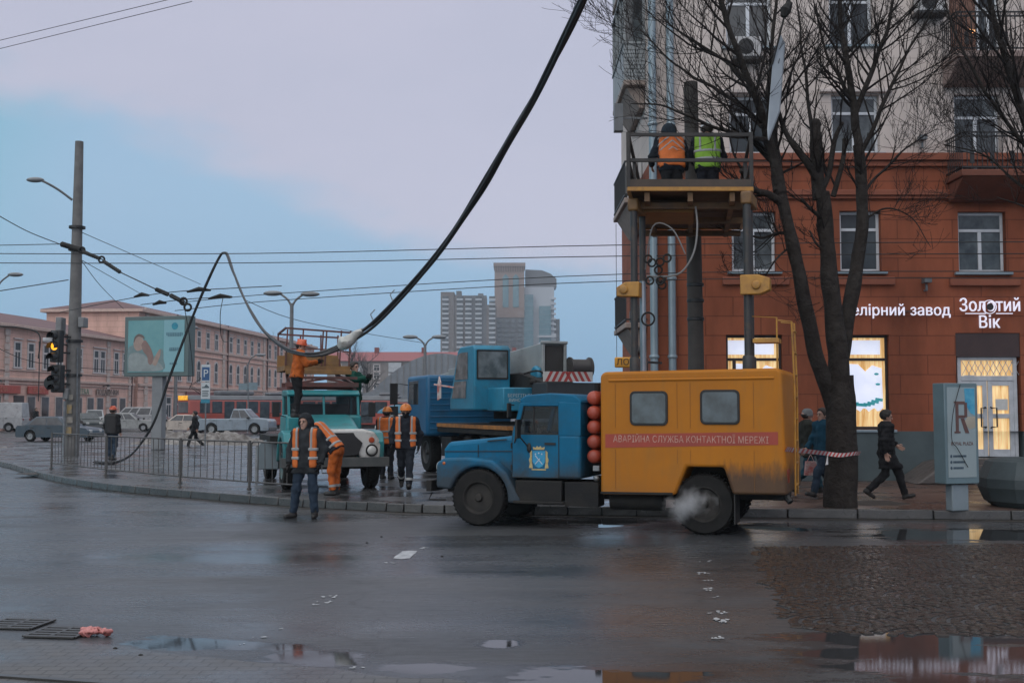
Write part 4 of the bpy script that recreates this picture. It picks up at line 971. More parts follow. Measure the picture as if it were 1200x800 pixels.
# ================================================================ vehicles
tyre_m = M('tyre', (.007,.007,.007), .8, (.016,.015,.014), 5, bump=.3, bs=30, spec=.25)
black_m = M('chassis_black', (.009,.009,.010), .7, (.022,.020,.017), 2.5, bump=.2, bs=25, spec=.3)
rub = M('black_rubber', (.01,.01,.01), .6)
steel = M('grey_steel', (.22,.23,.24), .4, (.14,.145,.15), 4, metal=.5)
blue_m = M('truck_blue', (.002,.122,.235), .48, (.002,.10,.195), 2.2, dirt=(.03,.055,.07), dirt_s=2.0, dirt_a=.4, bump=.12, bs=3, spec=.2)
yel_m = None
def grime(m, z0, z1, col, fac):            # road dirt splashed up the panels, with a ragged edge
    t = m.node_tree; b = t.nodes['Principled BSDF']; L = t.links.new; old = b.inputs['Base Color'].links[0].from_socket
    tc = t.nodes.new('ShaderNodeTexCoord'); sp = t.nodes.new('ShaderNodeSeparateXYZ'); L(tc.outputs['Object'], sp.inputs[0])
    n = t.nodes.new('ShaderNodeTexNoise'); n.inputs['Scale'].default_value = 3.5; n.inputs['Detail'].default_value = 7; n.inputs['Roughness'].default_value = .7; L(tc.outputs['Object'], n.inputs['Vector'])
    a = t.nodes.new('ShaderNodeMath'); a.operation = 'MULTIPLY_ADD'; L(n.outputs[0], a.inputs[0]); a.inputs[1].default_value = .9; L(sp.outputs[2], a.inputs[2])
    mr = t.nodes.new('ShaderNodeMapRange'); L(a.outputs[0], mr.inputs[0])
    for i, q in enumerate((z0+.45,z1+.45,fac,0)): mr.inputs[i+1].default_value = q
    x = t.nodes.new('ShaderNodeMix'); x.data_type = 'RGBA'; L(mr.outputs[0], x.inputs[0]); L(old, x.inputs[6]); x.inputs[7].default_value = (*col,1); L(x.outputs[2], b.inputs['Base Color'])
    rm = t.nodes.new('ShaderNodeMapRange'); L(mr.outputs[0], rm.inputs[0]); rm.inputs[3].default_value = b.inputs['Roughness'].default_value; rm.inputs[4].default_value = .85; L(rm.outputs[0], b.inputs['Roughness'])
grime(blue_m, .70, 1.15, (.050,.048,.046), .85)
vglass = glass('vehicle_glass', (.66,.72,.75), .30)
dglass = M('dark_glass', (.02,.025,.03), .07, (.055,.062,.068), 2.5)
def arc(cx, cz, r, a0, a1, n=10): return [(cx+r*math.cos(R(a0+(a1-a0)*k/n)), cz+r*math.sin(R(a0+(a1-a0)*k/n))) for k in range(n+1)]
# ---------------------------------------------------------------- blue and yellow tower wagon (local x forward, y to its left, near side)
A1 = math.atan2(.33233613,-.94316101)
tw = thing('service_truck', 'blue cabbed emergency tower truck with yellow box body and raised work platform', 'truck', (-.2222,18.973,0), A1)
yel_m = bpy.data.materials.new('box_yellow'); yel_m.use_nodes = True
def yellow_nodes(m):
    t = m.node_tree; b = t.nodes['Principled BSDF']; L = t.links.new
    tc = t.nodes.new('ShaderNodeTexCoord'); sp = t.nodes.new('ShaderNodeSeparateXYZ'); L(tc.outputs['Object'], sp.inputs[0])
    def nz(s, d, sc=None):
        n = t.nodes.new('ShaderNodeTexNoise'); n.inputs['Scale'].default_value = s; n.inputs['Detail'].default_value = d; n.inputs['Roughness'].default_value = .65
        if sc: mp = t.nodes.new('ShaderNodeMapping'); mp.inputs['Scale'].default_value = sc; L(tc.outputs['Object'], mp.inputs[0]); L(mp.outputs[0], n.inputs['Vector'])
        else: L(tc.outputs['Object'], n.inputs['Vector'])
        return n.outputs[0]
    def mr(s, a, bb, c, d):
        n = t.nodes.new('ShaderNodeMapRange'); L(s, n.inputs[0])
        for i, q in enumerate((a,bb,c,d)): n.inputs[i+1].default_value = q
        return n.outputs[0]
    def op(o, a, bb):
        n = t.nodes.new('ShaderNodeMath'); n.operation = o; n.use_clamp = o != 'ADD'
        for i, q in enumerate((a,bb)):
            if isinstance(q,(int,float)): n.inputs[i].default_value = q
            else: L(q, n.inputs[i])
        return n.outputs[0]
    def mix(f, a, bb):
        n = t.nodes.new('ShaderNodeMix'); n.data_type = 'RGBA'; L(f, n.inputs[0])
        for i, q in ((6,a),(7,bb)):
            if isinstance(q, tuple): n.inputs[i].default_value = (*q,1)
            else: L(q, n.inputs[i])
        return n.outputs[2]
    base = mix(mr(nz(1.1,6),.35,.65,0,1), (.42,.148,.006), (.37,.128,.007))
    base = mix(mr(nz(7,4,(1,1,.18)),.5,.75,0,.35), base, (.24,.12,.03))          # streaks
    # splashed mud behind the rear wheel: a stain with its own ragged edge
    zz = op('ADD', sp.outputs[2], mr(nz(9,6,(1.6,1,.35)),.3,.7,-.10,.10)); low = mr(zz,.86,1.12,1,0); back = mr(sp.outputs[0],-3.95,-3.75,1,0)
    base = mix(op('MULTIPLY', op('MULTIPLY', low, back), .93), base, (.055,.036,.028))
    z2 = op('ADD', sp.outputs[2], mr(nz(2.2,6),.3,.7,-.3,.3)); base = mix(op('MULTIPLY', mr(z2,.55,.95,1,0), .3), base, (.15,.085,.035))
    L(base, b.inputs['Base Color']); b.inputs['Roughness'].default_value = .55; b.inputs['Specular IOR Level'].default_value = .28
    bn = t.nodes.new('ShaderNodeBump'); bn.inputs['Strength'].default_value = .12; bn.inputs['Distance'].default_value = .03; L(nz(1.8,3), bn.inputs['Height']); L(bn.outputs[0], b.inputs['Normal'])
yellow_nodes(yel_m)
yel2 = M('lift_yellow', (.45,.22,.03), .5, (.33,.155,.03), 5, dirt=(.08,.05,.03), dirt_s=4, dirt_a=.7)
redb = M('band_red', (.33,.045,.024), .55, (.27,.042,.026), 3)
m = MB()
for y in (-.42,.42): m.box(-4.8,.75,y-.05,y+.05,.50,.70)
for x in (.4,-.9,-2.0,-3.0,-4.0,-4.75): m.box(x-.06,x+.06,-.369,.369,.52,.66)
m.tube([(0,-.8,.45),(0,.8,.45)],.06,8); m.tube([(-3.652,-.8,.45),(-3.652,.8,.45)],.08,8); m.ball((-3.652,0,.45),.2,12,8); m.tube([(-.6,0,.5),(-3.5,0,.47)],.05,8)
m.box(-2.0,-1.45,.58,.95,.36,.74); m.box(-1.95,-1.5,-.95,-.58,.36,.74); m.tube([(-2.15,.75,.45),(-3.0,.75,.45)],.13,12)
m.build('chassis', black_m, tw, bevel=.01)
for x in (0.0,-3.652):
    for s in (-1,1):
        if x == 0: wheel(tw, x, s*.86, .455, .24, s, M('rim_dark', (.018,.017,.016), .7, (.040,.036,.032), 3, spec=.25), tyre_m)
        else: wheel(tw, x, s*.90, .455, .25, s, MATS['rim_dark'], tyre_m); wheel(tw, x, s*.60, .455, .24, s, MATS['rim_dark'], tyre_m, 'inner_wheel')
m = MB(); m.prism([(.72,.76),(.73,1.22),(.64,1.34),(-.2,1.42),(-.57,1.46),(-.57,.76)], -.70, .70); m.build('hood', blue_m, tw, bevel=.07, seg=3)
m = MB(); m.box(.1,.11,.705,.712,.8,1.3); m.bar((.70,.704,1.18),(-.55,.704,1.20),.012,.014); m.build('hood_seam', rub, tw)
for s, nm in ((1,'fender'),(-1,'fender')):
    pl = [(.74,.66),(.73,1.0),(.60,1.07),(.2,1.085),(-.20,1.045),(-.42,.86),(-.60,.52),(-.66,.40),(-.58,.36)]+arc(0,.45,.60,-8 if False else 175,22,10)[0:]+[(.66,.66)]
    pl = [(.745,.60),(.74,1.0),(.62,1.08),(.2,1.10),(-.24,1.06),(-.46,.88),(-.64,.55),(-.72,.42),(-.62,.38)]+arc(0,.455,.50,188,14,14)
    y0, y1 = (.55,.98) if s > 0 else (-.98,-.55)
    mm = MB(); mm.prism(pl, y0, y1); mm.build(nm, blue_m, tw, bevel=.045, seg=3)
m = MB(); m.bar((.86,-1.0,.63),(.86,1.0,.63),.09,.18); m.bar((.86,.45,.63),(.5,.45,.62),.08); m.bar((.86,-.45,.63),(.5,-.45,.62),.08); m.tube([(.84,.9,.52),(.90,.9,.40),(.60,.9,.40)],.015,6); m.build('bumper', black_m, tw, bevel=.02)
m = MB(); m.box(.733,.75,-.5,.5,.82,1.2); 
for k in range(6): m.box(.75,.765,-.48,.48,.86+k*.055,.885+k*.055)
m.build('grille', black_m, tw)
for s in (-1,1): m = MB(); m.lathe([(.0,.80),(.07,.79),(.095,.76),(.10,.72)],16,'x',(0,s*.78,.93)); m.build('headlight', M('lens', (.5,.5,.48), .1), tw)
m = MB(); m.ball((.60,.96,1.0),.035,8,6); m.build('side_marker', M('amber_lens', (.5,.12,.02), .3), tw)
# cab shell with open window frames, so that it can be looked through
cs = MB(); 
cs.prism([(-.55,.78),(-.55,1.44),(-.60,1.48),(-1.71,1.48),(-1.71,.78)], -.93, .93); cs.build('cab_body', blue_m, tw, bevel=.05, seg=3)
m = MB(); m.prism([(-.72,1.97),(-.68,2.03),(-.80,2.11),(-1.20,2.14),(-1.60,2.11),(-1.72,2.02),(-1.72,1.97)], -.92, .92); m.build('cab_roof', blue_m, tw, bevel=.05, seg=3)
m = MB()
for s in (-1,1):
    y0, y1 = (.85,.925) if s > 0 else (-.925,-.85)
    m.prism([(-.56,1.46),(-.70,1.99),(-.77,1.99),(-.64,1.46)], y0, y1); m.prism([(-1.34,1.46),(-1.34,1.99),(-1.71,1.99),(-1.71,1.46)], y0, y1)
    m.prism([(-.74,1.93),(-.74,1.99),(-1.34,1.99),(-1.34,1.93)], y0, y1)
m.box(-1.71,-1.66,-.85,.85,1.46,1.62); m.box(-1.71,-1.66,-.85,-.5,1.62,1.98); m.box(-1.71,-1.66,.5,.85,1.62,1.98); m.build('cab_pillars', blue_m, tw, bevel=.012)
m = MB(); m.prism([(-.575,.80),(-.575,1.475),(-1.345,1.475),(-1.345,.80)], .932, .942); m.build('door', blue_m, tw, bevel=.006)
dr = tw.children[-1]
m = MB()
for z in (.95,1.30): m.tube([(-.56,.945,z-.045),(-.56,.945,z+.045)],.014,8)
m.build('hinge', rub, dr)
m = MB(); m.bar((-.60,.5,1.50),(-.66,.2,1.72),.012); m.bar((-.60,-.3,1.50),(-.66,-.6,1.72),.012); m.build('wiper', rub, tw)
m = MB(); m.bar((-.06,.71,1.36),(-.40,.73,1.39),.012,.02); m.bar((.15,.705,.95),(.15,.705,1.0),.02,.05); m.build('hood_latch', rub, tw)
m = MB(); m.bar((-1.12,.95,1.335),(-1.30,.95,1.335),.02,.035); m.build('handle', rub, dr)
m = MB()
for a, b in (((-.572,.80),(-.572,1.47)),((-1.35,.80),(-1.35,1.47)),((-.572,.797),(-1.35,.797))): m.bar((a[0],.932,a[1]),(b[0],.932,b[1]),.012,.012)
m.build('door_seam', rub, dr)
for s in (1,-1):
    y = .88*s; m = MB(); m.prism([(-.66,1.48),(-.765,1.935),(-1.34,1.935),(-1.34,1.48)], y-.004, y+.004); m.build('side_window', vglass, tw, 0)
    m = MB(); m.bar((-.92,y,1.48),(-.92,y,1.935),.025); m.bar((-.645,y*1.02,1.487),(-1.34,y*1.02,1.487),.03); m.bar((-.65,y*1.02,1.49),(-.76,y*1.02,1.93),.02); m.bar((-.76,y*1.02,1.932),(-1.34,y*1.02,1.932),.02); m.bar((-1.338,y*1.02,1.49),(-1.338,y*1.02,1.93),.02); m.build('window_rubber', rub, tw)
m = MB(); m.add([(-.585,-.85,1.48),(-.585,.85,1.48),(-.725,.85,1.98),(-.725,-.85,1.98)], [(0,1,2,3)]); m.build('windscreen', vglass, tw, 0)
m = MB(); m.box(-1.62,-1.2,-.8,.8,1.0,1.5); m.box(-1.655,-1.5,-.8,.8,1.48,1.78); m.build('seat', M('seat_black', (.02,.018,.017), .7), tw, bevel=.05)
m = MB(); m.lathe([(.2,0),(.215,.012),(.2,.024),(.185,.012)],20,'z',ring=True); stw = m.build('steering_wheel', rub, tw); stw.location = (-.82,.42,1.52); stw.rotation_euler = (0,R(-55),0)
m = MB(); m.tube([(-.62,.93,1.45),(-.66,1.08,1.35),(-.72,1.12,1.50)],.012,6); m.box(-.75,-.71,1.03,1.21,1.42,1.72); m.tube([(-.85,.94,1.27),(-.75,1.10,1.45)],.012,6); m.ball((-.86,.955,1.27),(.04,.02,.08),10,6); m.build('mirror', rub, tw, bevel=.008)
m = MB(); m.tube([(-.60,.93,1.95),(-.57,1.06,1.95)],.012,6); m.box(-.58,-.55,1.0,1.15,1.75,1.98); m.build('mirror', rub, tw, bevel=.008)
m = MB(); m.box(-1.40,-.62,.6,.94,.42,.75); m.box(-1.45,-.60,.62,1.0,.38,.43); m.build('step_box', black_m, tw, bevel=.015)
# city emblem on the door: blue shield, golden supporters and crown
gold = M('emblem_gold', (.52,.40,.17), .5, (.36,.27,.12), 30); shl = M('emblem_blue', (.03,.30,.50), .45, (.02,.22,.40), 12); slv = M('emblem_white', (.5,.55,.58), .5)
ex, ez, ey = -1.02, 1.10, .943
m = MB(); m.prism([(ex-.105,ez+.12),(ex+.105,ez+.12),(ex+.105,ez-.05),(ex+.06,ez-.12),(ex,ez-.15),(ex-.06,ez-.12),(ex-.105,ez-.05)], ey, ey+.003); em = m.build('emblem', shl, dr, 0)
m = MB()
for s in (-1,1):
    m.prism([(ex+s*.115,ez+.13),(ex+s*.15,ez+.10),(ex+s*.145,ez+.03),(ex+s*.165,ez-.02),(ex+s*.15,ez-.08),(ex+s*.165,ez-.15),(ex+s*.10,ez-.155),(ex+s*.115,ez-.06)], ey, ey+.004)
m.prism([(ex-.09,ez+.14),(ex-.10,ez+.185),(ex-.05,ez+.17),(ex-.03,ez+.20),(ex,ez+.175),(ex+.03,ez+.20),(ex+.05,ez+.17),(ex+.10,ez+.185),(ex+.09,ez+.14)], ey, ey+.004); m.box(ex-.12,ex+.12,ey,ey+.004,ez-.185,ez-.165); m.build('emblem_border', gold, em, 0)
m = MB(); m.bar((ex-.06,ey+.003,ez-.09),(ex+.06,ey+.003,ez+.05),.004,.012); m.bar((ex+.06,ey+.003,ez-.09),(ex-.02,ey+.003,ez-.0),.004,.012)
for dx, dz in ((-.05,.07),(0,.085),(.055,.07)): m.ball((ex+dx,ey+.002,ez+dz),(.014,.004,.014),6,4)
m.build('emblem_mark', slv, em, 0)
# stacked gas bottles behind the cab
gasr = M('gas_red', (.40,.068,.035), .45, (.33,.055,.03), 3, dirt=(.12,.05,.04))
for z in (2.06,1.83,1.60,1.37,1.14):
    for x, rr in ((-1.885,.113),):
        m = MB(); pr = [(0,.86),(.05,.855),(.085,.835),(.108,.80),(rr,.74)]; m.lathe(pr+[(r,-y) for r,y in pr[::-1]], 22, 'y', (x,0,z)); m.build('gas_cylinder', gasr, tw)
m = MB()
for y in (-.6,.6): m.box(-2.02,-1.99,y-.03,y+.03,.7,2.2)
m.tube([(-1.89,.6,2.17),(-1.89,.6,2.30)],.05,8); m.lathe([(.10,2.15),(.12,2.19),(.05,2.25)],12,'z',(-1.89,.35,0)); m.build('cylinder_rack', black_m, tw)
m = MB(); m.ball((-1.95,.88,.80),.05,8,6); m.box(-2.0,-1.9,.82,.9,.92,1.0); m.build('fuel_filter', steel, tw)
# yellow box body with cut wheel arches
m = MB(); bx = [(-2.08,.57),(-2.08,2.40),(-2.14,2.46),(-4.76,2.49),(-4.83,2.44),(-4.90,.63),(-4.10,.62),(-3.97,1.02),(-3.42,1.02),(-3.24,.59)]
m.prism(bx, -1.12, 1.12); bd = m.build('box_body', yel_m, tw, bevel=.05, seg=3)
m = MB(); m.prism([(-4.10,.60),(-3.97,1.018),(-3.42,1.018),(-3.24,.58)], -1.10, .44); m.build('arch_liner', black_m, tw)
m = MB(); m.tube([(-2.22,1.118,2.325),(-4.72,1.118,2.345)],.022,8); m.build('gutter_rib', yel_m, tw)
m = MB()
for x in (-2.32,-3.28,-3.48,-4.42):
    z0 = .66 if x > -3.2 or x < -4.1 else 1.06
    for z in (1.60,2.25): m.box(x-.004,x+.004,1.119,1.1225,z-.0,z+.001)
    m.bar((x,1.121,1.60 if True else z0),(x,1.121,2.29),.010,.004); m.bar((x,1.121,z0),(x,1.121,1.27),.010,.004)
m.build('panel_seam', M('seam_brown', (.22,.09,.012), .6), tw)
m = MB()
for k in range(27): m.ball((-2.16-.10*k,1.121,2.375),(.007,.004,.007),5,4)
for k in range(11): m.ball((-2.16-.10*k,1.121,.66),(.007,.004,.007),5,4)
m.build('rivets', M('rivet', (.26,.13,.03), .5), tw)
m = MB(); m.box(-4.13,-4.11,.62,1.08,.18,.66); m.build('mud_flap', rub, tw)
m = MB(); m.bar((-2.08,1.12,.60),(-3.20,1.12,.61),.012,.035); m.build('sill_rail', black_m, tw)
for x0, x1, z0, z1 in ((-3.14,-2.55,1.635,2.16),(-4.22,-3.63,1.655,2.175)):
    def rr_(a,b,c,d,r): return [p for cx,cz,a0 in ((c-r,d-r,0),(a+r,d-r,90),(a+r,b+r,180),(c-r,b+r,270)) for p in arc(cx,cz,r,a0,a0+90,5)]
    m = MB(); m.prism(rr_(x0,z0,x1,z1,.08), 1.118, 1.138); w_ = m.build('box_window', rub, tw, bevel=.006); m = MB(); m.prism(rr_(x0+.035,z0+.035,x1-.035,z1-.035,.055), 1.137, 1.142); m.build('pane', M('box_pane', (.07,.095,.11), .10, (.03,.04,.045), 3.5), w_, 0)
m = MB(); m.prism([(-2.16,1.29),(-2.16,1.50),(-4.77,1.552),(-4.77,1.362)], 1.121, 1.124); bn_ = m.build('red_band', redb, tw, 0)
t = text('lettering', 'АВАРІЙНА СЛУЖБА КОНТАКТНОЇ МЕРЕЖІ', .142, M('faded_white', (.52,.36,.30), .6, (.40,.16,.11), 14), bn_, (-3.46,1.127,1.424), (R(90),0,math.pi), .002, .003, 'CENTER', .76)
m = MB()
for s in (0,1): m.tube([(-4.97,.30+s*.42,.6),(-4.98,.30+s*.42,2.2),(-4.95,.30+s*.42,3.2),(-4.75,.30+s*.42,3.22)],.015,8)
for k in range(8): m.tube([(-4.975,.30,.75+k*.33),(-4.975,.72,.75+k*.33)],.015,6)
m.build('rear_ladder', yel2, tw)
m = MB(); m.tube([(-4.35,.9,2.48),(-4.35,.9,3.28),(-4.75,.9,3.25),(-4.75,.9,2.45)],.014,6); m.box(-4.78,-4.4,.55,.95,2.88,2.94); m.build('roof_guard', yel2, tw)
m = MB(); m.tube([(-4.86,.95,.60),(-4.92,1.0,.52)],.045,8); m.build('tow_stub', rub, tw)
m = MB(); m.box(-4.895,-4.87,.75,1.05,.80,1.0); m.build('tail_light', M('tail_red', (.25,.02,.015), .3), tw)
# lift mast
mast = M('mast_dark', (.020,.020,.021), .5, (.035,.032,.030), 3, dirt=(.11,.06,.03), dirt_s=5)
for x, y, r in ((-2.58,.90,.055),(-2.60,.38,.05),(-4.33,.90,.062),(-4.30,.38,.055)):
    m = MB(); m.tube([(x,y,2.46),(x,y,5.10)], r, 14); m.lathe([(r*1.5,2.45),(r*1.5,2.66),(r*1.3,2.69)],14,'z',(x,y,0)); m.build('mast_column', mast, tw)
m = MB(); m.tube([(-2.66,.66,2.46),(-2.66,.66,3.9)],.05,10); m.build('hydraulic_ram', M('ram_chrome', (.30,.32,.34), .3, metal=.7), tw)
for x in (-2.58,-4.33):
    m = MB(); s = 1 if x > -3 else -1; m.prism([(x-.10,3.62),(x-.10,3.86),(x+.12,3.86),(x+.26*s if s>0 else x+.12,3.78),(x+.26*s if s>0 else x+.12,3.64)] if s > 0 else [(x-.34,3.66),(x-.34,3.84),(x-.16,3.90),(x+.10,3.90),(x+.10,3.60),(x-.2,3.60)], .80, 1.02); m.lathe([(.07,1.02),(.07,1.05),(.03,1.06)],12,'y',(x+.14*s,0,3.74)); m.build('mast_clamp', yel2, tw, bevel=.03)
    m = MB(); m.box(x-.085,x+.085,.29,.98,4.98,5.18); m.build('mast_head', M('head_ochre', (.20,.10,.025), .6, (.12,.065,.03), 4), tw, bevel=.03)
# work platform: swung round towards the pole
wood = M('plank_wood', (.115,.070,.042), .8, (.075,.046,.030), 3, bump=.4, bs=14); wood2 = M('plank_dark', (.05,.040,.033), .8, (.075,.055,.042), 4)
pc = Vector((1.77,16.9,0)); inv = Matrix.Rotation(-A1,4,'Z') @ Matrix.Translation(-Vector((-.2222,18.973,0)))
pa, pb_, pcn, pd = Vector((1.80,16.95)), Vector((3.70,16.95)), Vector((4.30,20.65)), Vector((2.40,20.65))
dx = (pb_-pa)/1.9; dy = (pd-pa)/ (pd-pa).length; LY = (pd-pa).length
def pf(a, b, z): q = pa+dx*a+dy*b; return inv @ Vector((q.x,q.y,z))
m = MB()
for k in range(12):
    b0, b1 = LY*k/12+.01, LY*(k+1)/12-.01; dz = .005*(k%3)
    v = [pf(0.03,b0,5.30+dz),pf(1.87,b0,5.30+dz),pf(1.87,b1,5.30+dz),pf(.03,b1,5.30+dz)]; m.add([p-Vector((0,0,.05)) for p in v]+v, [(0,3,2,1),(4,5,6,7),(0,1,5,4),(1,2,6,5),(2,3,7,6),(3,0,4,7)])
dk = m.build('platform_deck', wood, tw, 0)
m = MB()
for b in (0.0,LY): m.bar(pf(-.02,b,5.27),pf(1.92,b,5.27),.06,.06)
for a in (0.0,1.9): m.bar(pf(a,.035,5.27),pf(a,LY-.035,5.27),.06,.06)
m.build('platform_edge', yel2, tw)
m = MB(); m.bar(pf(-.02,-.01,5.36),pf(1.92,-.01,5.36),.03,.12); 
for a in (0.0,1.9): m.bar(pf(a,.01,5.36),pf(a,LY,5.36),.03,.12)
m.bar(pf(0,LY,5.36),pf(1.9,LY,5.36),.03,.12); m.build('toe_board', wood2, tw)
m = MB()
for a in (.28,.95,1.6): m.bar(pf(a,.05,5.16),pf(a,LY-.05,5.16),.08,.14)
for b in (.5,1.9,3.3): m.bar(pf(.04,b,5.10),pf(1.86,b,5.10),.07,.10)
m.build('platform_beams', M('beam_rust', (.20,.105,.04), .7, (.09,.055,.035), 2.5), tw)
m = MB(); m.add([pf(.10,.6,5.02),pf(1.0,.6,5.02),pf(1.0,1.8,5.02),pf(.10,1.8,5.02),pf(.10,.6,5.08),pf(1.0,.6,5.08),pf(1.0,1.8,5.08),pf(.10,1.8,5.08)],[(0,3,2,1),(4,5,6,7),(0,1,5,4),(1,2,6,5),(2,3,7,6),(3,0,4,7)]); m.build('underside_panel', M('panel_ochre', (.26,.13,.035), .7), tw)
rail = M('rail_dark', (.020,.018,.018), .65, (.036,.031,.028), 4)
m = MB()
for a, b in ((0,0),(1.9,0),(1.9,LY),(0,LY),(0,LY/2),(1.9,LY/2)): m.bar(pf(a,b,5.3),pf(a,b,6.16),.055)
for z in (5.72,6.12):
    ww = .06 if z > 6 else .05
    for (a,b),(c,d) in (((0,0),(1.9,0)),((1.9,0),(1.9,LY)),((0,LY),(1.9,LY)),((0,0),(0,LY))): m.bar(pf(a,b,z),pf(c,d,z),ww*.8,.052)
m.bar(pf(.0,0,6.0),pf(.0,.9,5.35),.04); m.build('platform_rail', rail, tw)
# hoses and cable coil on the mast
m = MB(); hose = M('hose_pale', (.20,.19,.185), .6)
m.tube(smooth_path([(-3.5,.6,5.05),(-3.55,.75,4.7),(-3.5,.8,4.3),(-3.3,.8,4.0),(-3.0,.75,3.95),(-2.7,.5,4.0)],5),.016,7); m.tube(smooth_path([(-2.68,.55,4.1),(-2.85,.75,4.75),(-3.15,.75,4.7),(-3.35,.7,4.3)],5),.012,7); m.build('hose', hose, tw)
m = MB(); rg = random.Random(5)
for k in range(9): c = Vector((-2.75-rg.uniform(0,.35),.7+rg.uniform(-.1,.15),4.05+rg.uniform(-.22,.22))); m.lathe([(.06,-.012),(.075,0),(.06,.012),(.045,0)],12,'y',c,ring=True)
m.build('pulleys', black_m, tw)
m = MB(); m.lathe([(.10,-.01),(.115,0),(.10,.01),(.085,0)],16,'y',(-2.80,.92,3.28),ring=True); m.build('cable_loop', black_m, tw)
# ---------------------------------------------------------------- teal lorry, seen from the front
A2 = R(-90+18)
zl = thing('lorry', 'old teal bonneted lorry with white front and lift basket on its cab roof', 'truck', (-4.02,24.55,.15), A2)
teal_m = M('lorry_teal', (.018,.22,.24), .42, (.015,.17,.19), 2, dirt=(.07,.075,.06), dirt_s=2.5, dirt_a=.5, coat=.1); grime(teal_m, .45, .95, (.06,.056,.05), .7); cream_m = M('lorry_white', (.55,.55,.53), .5, (.47,.46,.43), 2.5, dirt=(.12,.075,.05), dirt_s=4, dirt_a=.7)
m = MB()
for y in (-.42,.42): m.box(-4.6,.7,y-.05,y+.05,.55,.75)
m.tube([(0,-.8,.48),(0,.8,.48)],.07,8); m.tube([(-3.8,-.8,.48),(-3.8,.8,.48)],.09,8); m.box(-4.6,-1.9,-1.1,1.1,.95,1.1); m.box(-2.1,-1.3,.6,1.0,.45,.85); m.build('chassis', black_m, zl)
for x in (0,-3.8):
    for s in (-1,1): wheel(zl, x, s*.90, .49, .27, s, M('rim_teal', (.03,.11,.12), .6, (.08,.085,.08), 3), tyre_m)
m = MB(); m.prism([(.66,.80),(.70,1.15),(.60,1.32),(-.3,1.55),(-.85,1.62),(-.85,.8)], -.58, .58); m.build('bonnet', teal_m, zl, bevel=.12, seg=3)
m = MB(); m.prism([(-.98,.62),(-1.02,1.0),(-.86,1.24),(-.6,1.30),(.6,1.30),(.86,1.24),(1.02,1.0),(.98,.62),(.62,.60),(.5,.78),(-.5,.78),(-.62,.60)], .58, .70, 'yz'); m.build('front_panel', cream_m, zl, bevel=.05, seg=3)
m = MB(); m.prism([(-.42,.80),(-.50,1.05),(-.40,1.22),(.40,1.22),(.50,1.05),(.42,.80)], .70, .715, 'yz'); m.build('radiator_grille', black_m, zl)
for s in (-1,1):
    y0, y1 = (.56,1.08) if s > 0 else (-1.08,-.56)
    m = MB(); m.prism([(.66,.62),(.70,1.02),(.58,1.22),(.2,1.27),(-.35,1.20),(-.62,.9),(-.78,.62),(-.72,.55)]+arc(0,.5,.62,172,12,10), y0, y1); m.build('fender', teal_m, zl, bevel=.09, seg=3)
    m = MB(); m.lathe([(.0,.775),(.05,.77),(.085,.755),(.10,.735),(.105,.70)],18,'x',(0,s*.80,.84)); hl = m.build('headlight', M('lens', (.5,.5,.48), .1), zl)
    m = MB(); m.lathe([(.10,.735),(.125,.74),(.135,.725),(.12,.70)],18,'x',(0,s*.80,.84),ring=True); m.build('headlight_ring', black_m, hl)
    m = MB(); m.lathe([(.0,.745),(.05,.74),(.065,.70)],14,'x',(0,s*.80,1.06)); m.build('turn_lamp', M('turn_red', (.42,.07,.02), .35), zl)
m = MB(); m.box(.80,.90,-1.15,1.15,.50,.70); m.bar((.8,-.4,.6),(.5,-.4,.62),.1); m.bar((.8,.4,.6),(.5,.4,.62),.1); m.tube([(.9,-.3,.5),(.95,-.3,.38),(.95,.1,.38),(.9,.1,.5)],.015,6); m.build('bumper', M('bumper_grey', (.06,.065,.065), .5, (.1,.1,.095), 3), zl, bevel=.02)
m = MB(); m.prism([(-.82,.8),(-.84,1.58),(-.92,1.60),(-2.05,1.60),(-2.05,.8)], -.86, .86); m.build('cab_body', teal_m, zl, bevel=.06)
m = MB(); m.prism([(-.95,2.02),(-.90,2.07),(-1.05,2.16),(-1.95,2.17),(-2.06,2.08),(-2.06,2.02)], -.83, .83); m.build('cab_roof', teal_m, zl, bevel=.06, seg=3)
m = MB()
for s in (-1,1):
    y0, y1 = (.76,.82) if s > 0 else (-.82,-.76)
    m.prism([(-.86,1.58),(-.97,2.03),(-1.05,2.03),(-.95,1.58)], y0, y1); m.prism([(-1.85,1.58),(-1.85,2.03),(-2.05,2.03),(-2.05,1.58)], y0, y1)
m.prism([(-.86,1.58),(-.97,2.03),(-1.02,2.03),(-.91,1.58)], -.025, .025); m.box(-2.05,-2.0,-.76,.76,1.58,1.70); m.box(-2.05,-2.0,-.76,-.45,1.70,2.03); m.box(-2.05,-2.0,.45,.76,1.70,2.03); m.build('cab_pillars', teal_m, zl, bevel=.01)
m = MB(); m.add([(-.88,-.76,1.60),(-.88,.76,1.60),(-.98,.76,2.02),(-.98,-.76,2.02)],[(0,1,2,3)]); m.build('windscreen', vglass, zl, 0)
m = MB()
for s in (-1,1): m.add([(-.95,.79*s,1.6),(-1.85,.79*s,1.6),(-1.85,.79*s,2.02),(-1.05,.79*s,2.02)],[(0,1,2,3)])
m.build('side_window', vglass, zl, 0)
m = MB(); m.box(-1.9,-1.5,-.7,.7,1.2,1.85); m.build('seat', M('seat_black', (.02,.018,.017), .7), zl, bevel=.06)
for s in (-1,1): m = MB(); m.tube([(-.95,.84*s,1.55),(-.8,1.06*s,1.6),(-.8,1.09*s,1.85)],.014,6); m.box(-.83,-.79,1.09*s-.08,1.09*s+.08,1.55,1.88); m.build('mirror', rub, zl, bevel=.01)
